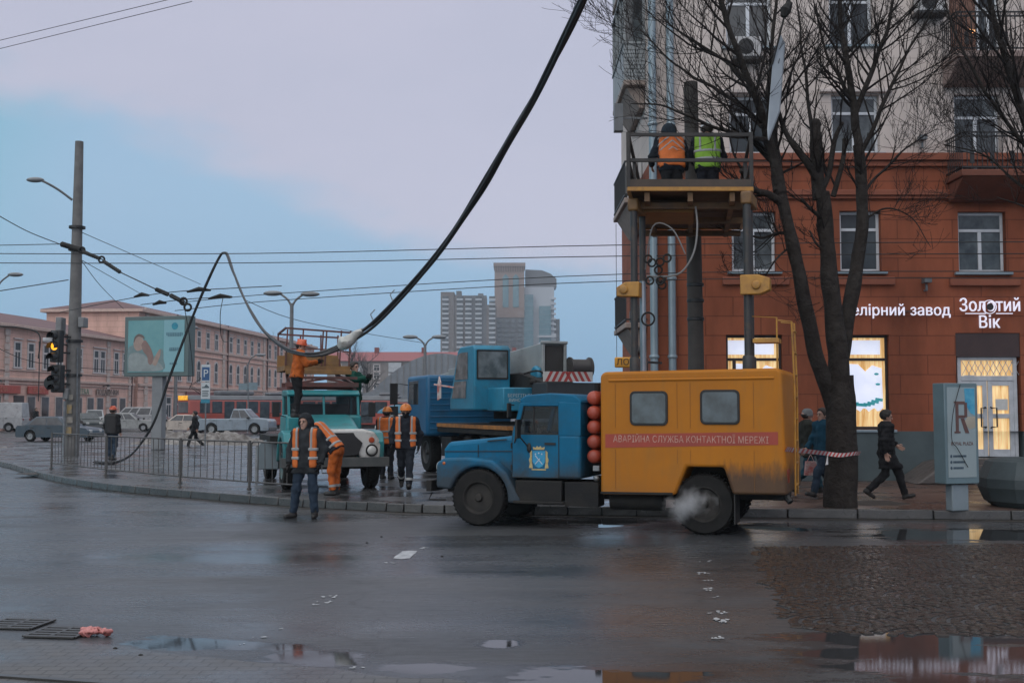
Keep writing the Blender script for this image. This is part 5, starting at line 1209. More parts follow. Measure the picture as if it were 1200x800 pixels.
m = MB(); m.box(.715,.725,.05,.62,.62,1.18) if False else m.prism([(.05,.70),(.50,.74),(.60,1.0),(.38,1.2),(.02,1.18)], .718, .74, 'yz'); m.build('radiator_cover', M('cover_black', (.018,.018,.02), .7, bump=.5, bs=10), zl, bevel=.01)
# lift on the lorry: base frames, basket and cage
rustf = M('frame_rust', (.14,.045,.038), .7, (.08,.04,.035), 4); bask = M('basket_ochre', (.25,.13,.04), .7, (.16,.085,.035), 2.5, dirt=(.09,.05,.03), dirt_s=3)
m = MB(); m.box(-2.05,-1.5,-.78,.78,2.36,2.42); 
for y in (-.76,.76): m.bar((-1.2,y,2.34),(-3.4,y,2.40),.08); m.bar((-1.2,y,2.45),(-3.0,y*.8,2.75),.07)
for x in (-1.2,-2.0): m.bar((x,-.84,2.46),(x,.84,2.46),.07,.10)
m.bar((-1.25,-.78,2.62),(-1.25,.82,2.62),.07,.06); m.bar((-1.25,-.78,2.46),(-1.25,.2,2.62),.05); m.bar((-1.25,.78,2.46),(-1.25,0,2.62),.05); m.build('lift_frame', rustf, zl)
m = MB(); m.box(-2.9,-1.25,-.86,.66,2.78,2.90); m.add([(-1.30,-.86,2.90),(-1.30,.45,2.90),(-1.30,.36,3.14),(-1.30,-.86,3.20),(-1.26,-.86,2.90),(-1.26,.45,2.90),(-1.26,.36,3.14),(-1.26,-.86,3.20)],[(0,1,2,3),(7,6,5,4),(0,4,5,1),(1,5,6,2),(2,6,7,3),(3,7,4,0)]); m.box(-2.9,-2.86,-.86,.6,2.90,3.2); m.box(-1.28,-1.2,-.84,.68,2.70,2.80); m.build('basket', bask, zl, bevel=.01)
m = MB(); zt = 3.76
for y in (-.84,-.48,-.02,.06,.40,.62): m.bar((-1.25,y,2.9),(-1.25,y+.04,zt-.03),.032)
for y in (-.84,-.3,.2,.62): m.bar((-2.88,y,2.9),(-2.88,y,zt-.04),.035)
m.bar((-1.25,-.86,zt),(-1.25,.68,zt-.08),.04); m.bar((-2.88,-.86,zt-.04),(-2.88,.66,zt-.10),.04); m.bar((-1.25,-.84,zt),(-2.88,-.84,zt-.04),.04); m.bar((-1.25,.2,3.28),(-1.25,.66,3.22),.03); m.bar((-1.25,-.84,3.28),(-1.25,.2,3.28),.03); m.build('cage_rail', rustf, zl)
for o_ in zl.children:
    if o_.name.split('.')[0] in ('lift_frame','basket','cage_rail'): o_.location.z -= .17
# ---------------------------------------------------------------- crane truck, seen from behind and its left
A3 = math.atan2(math.cos(R(21)), -math.sin(R(21)))
cr = thing('crane_truck', 'blue mobile crane with grey boom laid over its cab and striped warning plates', 'truck', (.70,26.0,.15), A3)
cb_m = M('crane_blue', (.004,.095,.205), .45, (.004,.075,.165), 1.6, dirt=(.03,.05,.07), dirt_s=2, dirt_a=.45); ct_m = M('crane_teal', (.015,.19,.30), .42, (.012,.15,.25), 1.8, dirt=(.04,.06,.07), dirt_s=2.2, dirt_a=.5); boom_m = M('boom_grey', (.27,.29,.29), .5, (.21,.225,.23), 1.2, dirt=(.12,.115,.11), dirt_s=1.7, dirt_a=.6)
# frame: x forward from the rear end (x=0) to the cab (x=6.4), y left
m = MB()
for y in (-.45,.45): m.box(-.6,6.4,y-.07,y+.07,.75,1.05)
m.box(-.92,4.4,-1.2,1.2,1.12,1.36); m.box(-.95,-.6,-1.0,1.0,.55,.85); m.box(.3,1.0,.7,1.2,.5,1.0); m.box(3.2,4.0,.7,1.2,.5,1.0)
m.build('chassis', black_m, cr, bevel=.02)
m = MB(); m.box(-.93,4.35,1.201,1.23,1.26,1.35); m.box(-.95,-.93,-1.2,1.2,1.26,1.35); m.build('deck_edge', M('deck_orange', (.40,.16,.03), .6, (.2,.09,.03), 4), cr)
for x in (.7,2.1,5.6):
    for s in (-1,1): wheel(cr, x, s*1.0, .54, .3, s, M('rim_dark2', (.045,.045,.046), .6), tyre_m)
m = MB(); m.box(4.55,6.5,-.99,1.45,1.0,2.64); cabk = m.build('driver_cab', cb_m, cr, bevel=.09, seg=3)
m = MB()
for k in range(9): z = 1.2+k*.16; m.tube([(4.548,-.85,z),(4.548,1.35,z)],.016,6)
m.build('rear_ribs', cb_m, cabk)
m = MB(); m.prism([(5.35,1.85),(5.35,2.5),(6.25,2.5),(6.35,1.85)], 1.442, 1.462); m.build('side_window', dglass, cabk, bevel=.01)
m = MB(); m.tube([(6.45,1.43,2.4),(6.6,1.75,2.45),(6.6,1.8,1.6),(6.45,1.45,1.6)],.018,6); m.box(6.57,6.63,1.7,1.92,1.85,2.45); m.box(6.52,6.66,1.7,1.98,1.55,1.8); m.build('mirror', rub, cabk, bevel=.03)
sup = MB(); sup.lathe([(.80,1.30),(.80,1.40),(.72,1.42)],32,'z',(1.6,-.1,0)); sup = sup.build('slewing_ring', black_m, cr)
sup_off = Vector((0,-.18,.24))
m = MB(); m.lathe([(.75,1.25),(.75,1.42),(.65,1.46)],32,'z',(1.6,0,0)); m.build('turntable', black_m, sup)
m = MB(); m.box(-.9,3.0,-1.05,-.2,1.46,2.0); m.prism([(-1.0,1.95),(-1.0,2.1),(.5,2.35),(1.5,2.35),(1.5,1.47),(-.4,1.47)], -.2, .55); m.build('slewing_frame', black_m, sup, bevel=.03)
m = MB(); m.box(-.35,1.1,.12,1.28,1.44,1.98); bx_ = m.build('engine_box', ct_m, sup, bevel=.03)
t_ = text('lettering', 'БЕРЕГІТЬСЯ\nВИНОС 3 М', .105, M('stencil_white', (.40,.46,.50), .6), bx_, (-.355,.86,1.74), (R(90),0,R(-90)), .002, .002, 'CENTER', .95)
# operator's cab on the left
m = MB(); m.prism([(.70,1.46),(.70,2.92),(.80,3.0),(1.75,3.0),(1.95,2.9),(2.55,1.75),(2.55,1.46)], .70, 1.62); oc = m.build('operator_cab', ct_m, sup, bevel=.04, seg=3)
m = MB(); m.box(.680,.694,.78,1.54,2.22,2.86); m.build('rear_window', M('op_glass', (.16,.18,.19), .10, (.07,.085,.09), 3.5), oc, bevel=.008)
m = MB()
for a, b in (((.78,2.21),(1.54,2.21)),((.78,2.87),(1.54,2.87))): m.bar((.69,a[0],a[1]),(.69,b[0],b[1]),.03,.04)
for y in (.78,1.54): m.bar((.69,y,2.2),(.69,y,2.88),.03,.04)
m.build('window_rubber', rub, oc)
m = MB(); m.prism([(1.15,2.2),(1.15,2.85),(1.72,2.85),(1.90,2.8),(2.12,2.2)], 1.622, 1.634); m.prism([(1.30,1.75),(1.25,2.16),(2.14,2.16),(2.36,1.75)], 1.622, 1.634); m.build('side_glass', MATS['op_glass'], oc)
m = MB(); m.bar((2.0,1.2,1.95),(2.5,2.05,2.1),.04); m.prism([(2.38,1.75),(2.38,2.15),(2.5,2.3),(2.62,2.1),(2.62,1.7)], 1.9, 1.93); m.build('warning_flag', M('flag_redwhite', (.5,.07,.04), .5, (.55,.52,.5), 5), oc)
# boom
bl = Vector((8.2,0,-.62)); B0 = Vector((-.15,-.05,2.62))
def sect(mb, x0, x1, w0, h0, y=-.05):
    f = lambda x: 2.62-.055*x
    mb.add([(x0,y-w0,f(x0)-h0),(x0,y+w0,f(x0)-h0),(x0,y+w0,f(x0)+h0),(x0,y-w0,f(x0)+h0),(x1,y-w0,f(x1)-h0),(x1,y+w0,f(x1)-h0),(x1,y+w0,f(x1)+h0),(x1,y-w0,f(x1)+h0)],[(3,2,1,0),(4,5,6,7),(0,1,5,4),(1,2,6,5),(2,3,7,6),(3,0,4,7)])
m = MB(); sect(m,-.15,7.0,.30,.40); m.box(-.24,-.153,-.36,-.29,2.2,3.06); m.box(-.24,-.153,.19,.27,2.2,3.06); m.box(-.26,-.153,-.38,.29,3.0,3.07); bo = m.build('boom', boom_m, sup, bevel=.02)
m = MB(); sect(m,7.0,7.9,.25,.33); sect(m,7.9,8.4,.21,.27); m.build('boom_section', boom_m, bo, bevel=.015)
m = MB(); sect(m,-.16,-.155,.24,.34); m.box(-.19,-.165,-.26,.16,2.28,2.96); m.build('boom_end', M('boom_shade', (.03,.028,.027), .7), bo)  # dark plate: shade of the hollow boom put into its colour
m = MB(); m.tube([(8.5,.05,2.2),(8.8,.05,2.05),(8.8,.05,1.7)],.06,8); m.lathe([(.22,-.2),(.22,.1)],14,'y',(8.5,0,2.15)); m.lathe([(.18,-.2),(.18,.1)],14,'y',(8.7,0,1.9)); m.box(8.3,8.6,-.2,.15,2.35,2.5); m.build('boom_head', M('head_grey', (.09,.09,.09), .5, (.2,.2,.2), 5), bo)
m = MB()
for s in (-1,1): m.lathe([(.22,-.06),(.26,0),(.22,.06)],16,'y',(-.05,s*.40-.05,2.25)); m.prism([(-.35,1.95),(-.2,2.45),(.25,2.45),(.6,1.95)], s*.36-.08, s*.36-.02)
m.build('boom_pivot', ct_m, sup, bevel=.02)
m = MB(); m.lathe([(.25,-.90),(.25,-.86),(.20,-.84),(.20,-.42),(.25,-.40),(.25,-.36)],20,'y',(-.35,0,2.45)); m.build('winch_drum', M('winch_dark', (.05,.045,.043), .5), sup)
m = MB(); m.tube([(-.5,-.1,2.1),(-.5,.7,2.1)],.05,8); m.tube(smooth_path([(-.3,.6,2.2),(-.5,.5,2.1),(-.45,.2,2.25),(-.4,-.2,2.0)],5),.03,6); m.tube(smooth_path([(-.3,.75,2.3),(-.55,.45,2.35),(-.5,.1,2.05)],5),.025,6); m.build('hydraulic_hoses', black_m, sup)
m = MB(); m.box(-1.35,-.45,-1.0,.62,1.5,2.08); m.prism([(-1.35,1.9),(-1.35,2.1),(-.5,2.1),(.5,1.5),(-.6,1.45)], -1.03, -1.001); m.build('counterweight', M('counter_dark', (.03,.035,.04), .6), sup, bevel=.05)
def stripes(mb_parent, x, y0, y1, z0, z1, name='warning_plate', n=8, chev=True):
    m = MB(); m.box(x-.02,x,y0,y1,z0,z1); p = m.build(name, M('plate_white', (.48,.47,.45), .5, (.38,.37,.36), 4), mb_parent)
    m = MB(); w = (y1-y0)/n
    for k in range(n):
        a = y0+k*w; sh = (z1-z0)*(1 if (not chev or k < n/2) else -1)*.55
        c = [(a+w*.25,z0),(a+w*.75,z0),(a+w*.75+sh,z1),(a+w*.25+sh,z1)]
        c = [(min(max(q,y0),y1),zz) for q,zz in c]; m.prism(c, x-.024, x-.0205, 'yz')
    m.build('red_stripes', M('stripe_red', (.34,.045,.04), .5), p, 0); return p
stripes(sup, -1.37, -.48, .72, 2.10, 2.32)
stripes(cr, -.96, 1.02, 1.36, .55, 1.02, n=3, chev=False)
for o_ in list(sup.children):
    o_.location = Vector(o_.location)+sup_off; o_.parent = cr
# outriggers with jacks on timber pads
for x in (-.75,):
    for s in (1,):
        m = MB(); m.box(x-.12,x+.12,s*1.0-.2,s*1.75,.62,.84); m.tube([(x,s*1.7,.3),(x,s*1.7,1.1)],.085,12); m.tube([(x,s*1.7,.10),(x,s*1.7,.4)],.06,12); m.lathe([(.22,.08),(.22,.11),(.08,.16)],16,'z',(x,s*1.7,0)); m.build('outrigger', black_m, cr, bevel=.01)
m = MB(); m.box(-1.0,-.94,.75,1.1,1.05,1.35) ; m.build('marker_frame', steel, cr)
m = MB(); m.ball((-.98,.55,1.42),.07,8,6); m.build('amber_lamp', M('amber_lens', (.5,.12,.02), .3), cr)
q = Matrix.Translation((.70,26.0,.15)) @ Matrix.Rotation(A3,4,'Z') @ Vector((-.75,1.7,0))
pad = thing('timber_pad', 'stack of wet brown timber planks under the crane jack', 'timber', (q.x,q.y,.15), R(10))
for k in range(3): m = MB(); m.box(-.55,.55,-.34+.24*k,-.12+.24*k,0,.09); m.build('plank', M('pad_wood', (.11,.065,.045), .7, (.06,.04,.03), 5, bump=.3), pad, bevel=.01)
# ---------------------------------------------------------------- traffic in the distance
def car(name, label, cat, loc, rz, paint, L_=4.4, Wd=1.7, H=1.42, kind='sedan', rw=.31, group='vehicles on the far street'):
    t = thing(name, label, cat, (*loc,0), rz, group)
    h = L_/2; wx = h*.60; w2 = Wd/2; zb = .24
    beltz = {'sedan':.90,'hatch':.95,'suv':1.05,'van':1.2,'pickup':1.12}[kind]
    hood = {'sedan':.82,'hatch':.90,'suv':1.02,'van':1.05,'pickup':1.15}[kind]
    ra = rw+.06
    rear_end = {'sedan':-h,'hatch':-h,'suv':-h,'van':-h,'pickup':-h}[kind]
    low = [(-h,.35),(-h+.03,beltz-.08),(-h+.12,beltz)]
    low += [(h*.42,beltz),(h*.55,hood+.03),(h-.18,hood-.06),(h-.03,hood-.2),(h,.4),(h-.05,zb)]
    low += [(wx+ra,zb)]+[p for p in arc(wx,rw,ra,-10,190,10)][0:]+[(-wx+ra,zb)]+arc(-wx,rw,ra,-10,190,10)+[(-h+.05,zb)]
    m = MB(); m.prism(low, -w2, w2); m.build('body', paint, t, bevel=.05)
    xr0, xr1, xf1, xf0 = {'sedan':(-h*.80,-h*.48,h*.10,h*.46),'hatch':(-h*.97,-h*.72,h*.08,h*.44),'suv':(-h*.97,-h*.86,h*.10,h*.42),'van':(-h*.98,-h*.95,h*.45,h*.78),'pickup':(-h*.10,-h*.02,h*.28,h*.55)}[kind]
    zt = H; ti = w2*.80
    m = MB(); m.add([(xr0,-w2*.97,beltz-.02),(xf0,-w2*.97,beltz-.02),(xf0,w2*.97,beltz-.02),(xr0,w2*.97,beltz-.02),(xr1,-ti,zt),(xf1,-ti,zt),(xf1,ti,zt),(xr1,ti,zt)],[(0,3,2,1),(4,5,6,7),(0,1,5,4),(1,2,6,5),(2,3,7,6),(3,0,4,7)]); gh = m.build('cabin', paint, t, bevel=.05)
    def side(s, f0, f1, g0=.12, g1=.86):
        def pt(f, g):
            xa = xr0+(xr1-xr0)*g; xb = xf0+(xf1-xf0)*g; return Vector((xa+(xb-xa)*f, s*(w2*.97+(ti-w2*.97)*g+.012), beltz-.02+(zt-beltz+.02)*g))
        return [pt(f0,g0),pt(f1,g0),pt(f1,g1),pt(f0,g1)]
    cuts = {'sedan':((.10,.50),(.53,.92)),'hatch':((.05,.30),(.33,.62),(.65,.93)),'suv':((.05,.30),(.33,.62),(.65,.93)),'van':((.62,.78),(.81,.96)),'pickup':((.06,.46),(.50,.93))}[kind]
    if 'window' in label: cuts = ((.04,.26),(.29,.56),(.60,.76),(.79,.95))
    for s in (-1,1):
        for f0, f1 in cuts:
            m = MB(); m.quad(*side(s,f0,f1)); m.build('side_window', dglass, gh, 0)
    for a, b, sg in ((xr0,xr1,-1),(xf0,xf1,1)):
        if kind == 'van' and sg < 0 and 'window' not in label: continue
        m = MB(); q = []
        for g, yy in ((.14,-.84),(.14,.84),(.88,.84),(.88,-.84)): q.append((a+(b-a)*g+sg*.014, yy*(w2*.97+(ti-w2*.97)*g), beltz+(zt-beltz)*g+.006))
        m.quad(*q); m.build('windscreen' if sg > 0 else 'rear_window', dglass, gh, 0)
    for x in (-wx,wx):
        for s in (-1,1): wheel(t, x, s*(w2-.11), rw, .21, s, M('car_rim', (.26,.27,.28), .4, metal=.4), tyre_m)
    for s in (-1,1):
        m = MB(); m.box(h-.10,h-.012,s*w2*.62-.14,s*w2*.62+.14,hood-.30,hood-.14); m.build('headlight', M('lens', (.5,.5,.48), .1), t, bevel=.02)
        m = MB(); m.box(-h-.012,-h+.1,s*w2*.80-.10,s*w2*.80+.10,beltz-.32,beltz-.12); m.build('tail_light', M('tail_red', (.25,.02,.015), .3), t, bevel=.02)
        m = MB(); m.box(h*.40,h*.46,s*(w2+.08)-.09,s*(w2+.08)+.09,beltz,beltz+.14); m.build('mirror', rub, t, bevel=.02)
    for q_ in ((h-.03,h+.05,-w2*.94,w2*.94,.30,.50),(-h-.05,-h+.03,-w2*.94,w2*.94,.34,.54)): m = MB(); m.box(*q_); m.build('bumper', M('bumper_grey', (.06,.065,.065), .5), t, bevel=.03)
    m = MB()
    for x in (-.05,-h*.45,h*.38): m.box(x-.006,x+.006,-w2-.003,w2+.003,.40,beltz-.02)
    for s in (-1,1):
        for x in (-.2,-h*.45-.2): m.box(x-.1,x+.1,s*(w2+.008)-.012,s*(w2+.008)+.012,beltz-.14,beltz-.10)
    m.build('door_seams', rub, t)
    m = MB(); m.box(-h-.015,-h+.02,-.26,.26,.58,.70); m.build('number_plate', M('plate_blank', (.45,.45,.43), .5), t)
    return t
def paint(n, c): return M('paint_'+n, c, .35, tuple(k*.85 for k in c), 2, dirt=(.07,.065,.06), dirt_s=2.5, dirt_a=.6, coat=.2)
def gx(u, Y): return ((u-600)/F*Y*1.0, Y)
car('sedan', 'dark blue sedan on the far street behind the traffic light pole', 'car', gx(72,64), R(-9), paint('navy', (.020,.040,.062)), 4.5, 1.72, 1.42, 'sedan')
car('delivery_van', 'white high roofed panel van cut off by the left picture edge', 'van', gx(-8,90), R(186), paint('white', (.36,.37,.38)), 5.4, 1.95, 2.35, 'van', .34)
car('estate_car', 'white estate car parked beyond the dark sedan', 'car', gx(112,104), R(-70), paint('white', (.36,.37,.38)), 4.5, 1.75, 1.75, 'suv')
car('hatchback', 'dark green hatchback parked between the white estate and the sedan', 'car', gx(104,92), R(-55), paint('dark', (.03,.038,.038)), 4.2, 1.7, 1.5, 'hatch')
car('family_car', 'silver family hatchback in front of the white minibus', 'car', gx(153,92), R(5), paint('silver', (.26,.27,.265)), 4.3, 1.7, 1.5, 'hatch')
car('minibus', 'white minibus with dark side windows parked behind the silver hatchback', 'van', gx(164,108), R(182), paint('white', (.36,.37,.38)), 5.0, 1.9, 2.0, 'van', .33)
car('old_sedan', 'pale cream old sedan half hidden behind the dirty snow heap', 'car', gx(214,86), R(178), paint('cream', (.42,.36,.31)), 4.2, 1.66, 1.40, 'sedan')
car('pickup_truck', 'silver blue crew cab pickup in front of the red tram', 'pickup', gx(279,82), R(-6), paint('silverblue', (.20,.245,.29)), 5.4, 1.9, 1.85, 'pickup', .38)
car('small_car', 'light grey car parked far off between the umbrella and the crane cab', 'car', gx(466,70), R(-100), paint('silver', (.26,.27,.265)), 4.2, 1.7, 1.5, 'hatch')
# trams
tr_red = M('tram_red', (.34,.055,.035), .45, (.28,.05,.035), 1.5, dirt=(.1,.05,.04), dirt_s=2); tr_grey = M('tram_grey', (.13,.14,.15), .5, (.10,.10,.11), 1); tr_pink = M('tram_upper', (.40,.10,.08), .45, (.33,.09,.075), 1.5)
def tram(label, loc, rz, L_=14.0, first=True, n=7):
    t = thing('tram', label, 'tram', (*loc,0), rz, 'red trams behind the parked cars'); w2 = 1.25
    m = MB(); m.box(-L_/2,L_/2-.25,-w2,w2,.45,1.45); m.build('lower_body', tr_red, t, bevel=.08)
    m = MB(); m.prism([(-w2,1.45),(-w2*.97,2.55),(w2*.97,2.55),(w2,1.45)], -L_/2, L_/2-.30, 'yz'); m.build('window_band', tr_pink if True else tr_grey, t, bevel=.05)
    m = MB(); m.prism([(-w2*.98,2.55),(-w2*.8,2.95),(w2*.8,2.95),(w2*.98,2.55)], -L_/2, L_/2-.3, 'yz'); m.build('roof', tr_grey, t, bevel=.08)
    for s in (-1,1):
        pw = (L_-1.6)/n
        for k in range(n):
            x = -L_/2+.5+k*pw; m = MB(); m.box(x+.08,x+pw-.12,s*(w2+.004)-.01,s*(w2+.004)+.01,1.50 if k%3 != 1 else .6,2.45); m.build('side_window' if k%3 != 1 else 'door', dglass, t, 0)
    m = MB(); m.box(L_/2-.31,L_/2-.285,-w2*.86,w2*.86,1.5,2.42); m.build('windscreen', M('tram_glass', (.14,.16,.18), .1, (.08,.09,.10), 1), t, bevel=.01)
    m = MB(); m.box(L_/2-.32,L_/2-.22,-.95,.95,2.55,2.92); m.build('destination_sign', M('lit_sign', (.9,.48,.05), .5, (.55,.22,.01), 6, emit=.75), t, bevel=.02)
    m = MB()
    for s in (-1,1): m.lathe([(.0,L_/2-.23),(.11,L_/2-.235),(.12,L_/2-.27)],12,'x',(0,s*.85,.9))
    m.build('headlight', M('lens', (.5,.5,.48), .1), t)
    m = MB(); m.box(-1.8,1.4,-.6,.6,2.97,3.35); m.box(-5,-3.2,-.5,.5,2.97,3.25); m.build('roof_box', tr_grey, t, bevel=.12)
    m = MB(); m.tube([(2.5,-.5,3.0),(3.6,-.2,3.7),(2.6,-.2,4.4)],.03,6); m.tube([(2.5,.5,3.0),(3.6,.2,3.7),(2.6,.2,4.4)],.03,6); m.bar((2.6,-.7,4.42),(2.6,.7,4.42),.05); m.build('pantograph', black_m, t)
    m = MB(); m.box(-L_/2+.6,L_/2-.9,-1.1,1.1,.12,.449); m.build('bogie_skirt', black_m, t)
    return t
trh = R(174)
tram('red tram with lit yellow route board behind the cream sedan', (-23.6,93.5), R(218), 9.0, n=7)
tram('second red tram car coupled behind the one with the pickup before it', (-14.9,97.5), R(186), 9.0, n=6)
tram('red tram passing between the teal lorry and the umbrella', (-14.6,128), R(176), 12)
# ================================================================ trees
bark = M('dark_bark', (.020,.016,.014), .85, (.038,.032,.028), 5, bump=1.0, bs=10, spec=.2); bark.node_tree.nodes['Bump'].inputs['Distance'].default_value = .06; twig_m = M('twig', (.018,.014,.013), .85, spec=.2)
def limb(mb, pts, r0, r1, n=10, rough=.03, seed=0):
    p = smooth_path(pts, 7); k = len(p); rs = []
    for i in range(k):
        t = i/(k-1); rs.append((r0+(r1-r0)*t)*(1+.13*noise.noise(p[i]*2.5+Vector((seed,0,0)))))
    p = [q+Vector(noise.noise_vector(q*1.7+Vector((seed,3,1))))*rough for q in p]
    mb.tube(p, rs, n); return p, rs
def twigs(mb, p, d, L_, r, rng, depth, up=.25, droop=0.0):
    n = 6; pts = [p]; rs = [r]; q = Vector(p); dd = Vector(d).normalized()
    for i in range(n):
        dd = (dd+Vector((rng.gauss(0,.09),rng.gauss(0,.09),rng.gauss(0,.08)+up*.34))).normalized(); q = q+dd*L_/n; pts.append(q); rs.append(max(.0038, r*(1-.82*(i+1)/n)))
    mb.tube(pts, rs, 5 if r > .015 else 3, cap=False)
    if depth <= 0: return
    k = rng.randint(5,8) if depth > 1 else rng.randint(2,4)
    for j in range(k):
        t = rng.uniform(.22,.98); i = min(n-1,int(t*n)); b = pts[i].lerp(pts[i+1], t*n-i); a = (pts[i+1]-pts[i]).normalized()
        o = a.orthogonal().normalized(); o.rotate(Matrix.Rotation(rng.uniform(0,6.28),3,a)); nd = a*rng.uniform(.55,.95)+o*rng.uniform(.45,.9); nd.z += .12
        twigs(mb, b, nd, L_*rng.uniform(.28,.62), rs[i]*.6, rng, depth-1, up)
def tree(name, label, limbs, seed, dens=1.0, loc=None):
    rng = random.Random(seed); root = thing(name, label, 'tree', loc)
    tm_, bm_, tw_ = MB(), MB(), MB()
    off = Vector(loc)
    for j, (pts, r0, r1, kind, nb, bl_) in enumerate(limbs):
        pts = [Vector(p)-off for p in pts]
        p, rs = limb(tm_ if kind == 't' else bm_, pts, r0*.93, r1*.9, 14 if kind == 't' else 8, .02 if kind == 't' else .05, j)
        if kind == 's': bm_.ball(p[-1], r1*1.02, 10, 6)
        for k in range(int(nb*dens)):
            t = rng.uniform(.15 if kind != 't' else .55, 1.0); i = min(len(p)-2,int(t*(len(p)-1))); a = (p[i+1]-p[i]).normalized()
            o = a.orthogonal().normalized(); o.rotate(Matrix.Rotation(rng.uniform(0,6.28),3,a)); d = a*rng.uniform(.35,.9)+o*rng.uniform(.5,1.0); d.z += .25
            twigs(tw_, p[i], d, bl_*rng.uniform(.7,1.45), min(rs[i]*.5, .030), rng, 2)
    tm_.build('trunk', bark, root, smooth=80); bm_.build('limbs', bark, root, smooth=80); tw_.build('twigs', twig_m, root, smooth=80)
    return root
TY = 19.8
def Q(u, v, dy=0): return P(u, v, TY+dy)
base = G(985,593,.15); base.y = TY
tree('pollarded_tree', 'bare forked street tree with cut stubs wrapped in striped tape', [
    ([Q(985,600),Q(985,578),Q(986,540),Q(986,490),Q(984,440)], .335, .27, 't', 0, 0),
    ([Q(984,470),Q(982,420),Q(975,350),Q(968,280),Q(964,225)], .22, .135, 't', 2, .8),
    ([Q(962,235),Q(957,195),Q(956,145)], .15, .105, 's', 3, .9),
    ([Q(985,500,.05),Q(972,462,.0),Q(955,410,-.2),Q(942,350,-.3),Q(928,280,-.35),Q(915,225,-.3)], .165, .112, 't', 0, 0),
    ([Q(915,228,-.3),Q(905,180,-.3),Q(893,140,-.5),Q(876,90,-.7),Q(855,35,-.9),Q(838,-30,-1.1)], .12, .035, 'l', 20, 1.9),
    ([Q(913,225,-.3),Q(909,190,-.1),Q(907,150,.1),Q(910,120,.2)], .12, .085, 's', 4, 1.0),
    ([Q(910,150,.1),Q(900,110,.2),Q(905,60,.2),Q(910,0,.3),Q(905,-60,.4)], .06, .02, 'l', 10, 1.4),
    ([Q(893,150,-.5),Q(870,125,-.2),Q(830,100,.2),Q(790,75,.5),Q(750,35,.9)], .05, .012, 'l', 14, 1.5),
    ([Q(900,165,-.4),Q(870,160,-.8),Q(830,145,-1.2),Q(780,125,-1.5),Q(740,120,-1.7)], .05, .010, 'l', 12, 1.3),
    ([Q(880,100,-.6),Q(850,70,-.2),Q(810,45,.0),Q(770,15,.2)], .045, .010, 'l', 12, 1.4),
    ([Q(918,240,-.3),Q(902,228,-.5),Q(885,222,-.6),Q(868,200,-.9)], .085, .05, 's', 4, .9),
    ([Q(930,275,-.3),Q(912,272,-.1),Q(892,278,.1),Q(870,270,.3)], .045, .015, 'l', 8, .9),
    ([Q(925,290,-.3),Q(905,310,-.5),Q(890,340,-.5)], .025, .008, 'l', 6, .8),
    ([Q(961,215),Q(945,190,-.2),Q(928,170,-.3),Q(915,140,-.3),Q(905,110,-.4)], .075, .03, 'l', 5, 1.0),
    ([Q(958,180),Q(948,140,.2),Q(945,90,.2),Q(938,40,.3),Q(930,-20,.3)], .05, .012, 'l', 8, 1.1),
    ([Q(963,225,0),Q(972,195,.2),Q(978,165,.3),Q(986,145,.3)], .06, .04, 's', 3, .8),
    ([Q(976,230,.1),Q(984,200,.1),Q(990,165,.2)], .055, .045, 's', 3, .7),
    ([Q(985,420,.1),Q(995,360,.2),Q(1004,310,.3),Q(1010,270,.3),Q(1010,220,.3),Q(1006,170,.3)], .155, .105, 't', 3, .9),
    ([Q(1006,172,.3),Q(1000,120,.4),Q(992,70,.4),Q(984,20,.5),Q(978,-50,.6)], .095, .035, 'l', 12, 1.4),
    ([Q(1004,130,.4),Q(1020,90,.5),Q(1035,50,.6),Q(1048,0,.7),Q(1058,-60,.8)], .06, .018, 'l', 12, 1.5),
    ([Q(1008,180,.3),Q(1022,150,.2),Q(1045,100,.0),Q(1070,50,-.2),Q(1100,0,-.3)], .055, .014, 'l', 14, 1.5),
    ([Q(1000,120,.4),Q(985,90,.7),Q(970,60,.8),Q(955,10,1.0)], .05, .014, 'l', 9, 1.3),
    ([Q(1010,230,.3),Q(1030,205,.5),Q(1060,175,.6),Q(1100,150,.6)], .035, .008, 'l', 10, 1.1),
    ([Q(1010,260,.3),Q(1040,245,.4),Q(1070,255,.5),Q(1090,290,.5)], .025, .006, 'l', 8, .8),
    ([Q(972,300,0),Q(955,285,-.1),Q(948,270,-.1)], .03, .02, 's', 2, .5),
    ([Q(967,260,0),Q(950,245,-.2),Q(940,235,-.3)], .04, .03, 's', 3, .6),
    ], 11, 1.25, base)
b2 = G(1262,596,.15); 
def Q2(u, v, dy=0): return P(u, v, b2.y+dy)
tree('street_tree', 'bare street tree whose branches reach in from the right edge', [
    ([Q2(1262,600),Q2(1262,500),Q2(1258,400),Q2(1255,310)], .26, .20, 't', 0, 0),
    ([Q2(1255,320),Q2(1235,230),Q2(1205,150),Q2(1180,70),Q2(1160,0),Q2(1148,-60)], .13, .03, 'l', 26, 1.8),
    ([Q2(1230,215),Q2(1195,160,-.3),Q2(1150,100,-.6),Q2(1120,40,-.8),Q2(1100,-20,-.9)], .05, .012, 'l', 18, 1.6),
    ([Q2(1240,250),Q2(1195,215,.3),Q2(1150,180,.5),Q2(1105,170,.6)], .035, .008, 'l', 12, 1.1),
    ([Q2(1250,290),Q2(1210,250,-.4),Q2(1170,230,-.6)], .03, .008, 'l', 8, .9),
    ([Q2(1255,320),Q2(1270,200),Q2(1280,60),Q2(1290,-80)], .14, .04, 'l', 14, 1.6),
    ], 23, 1.0, b2)
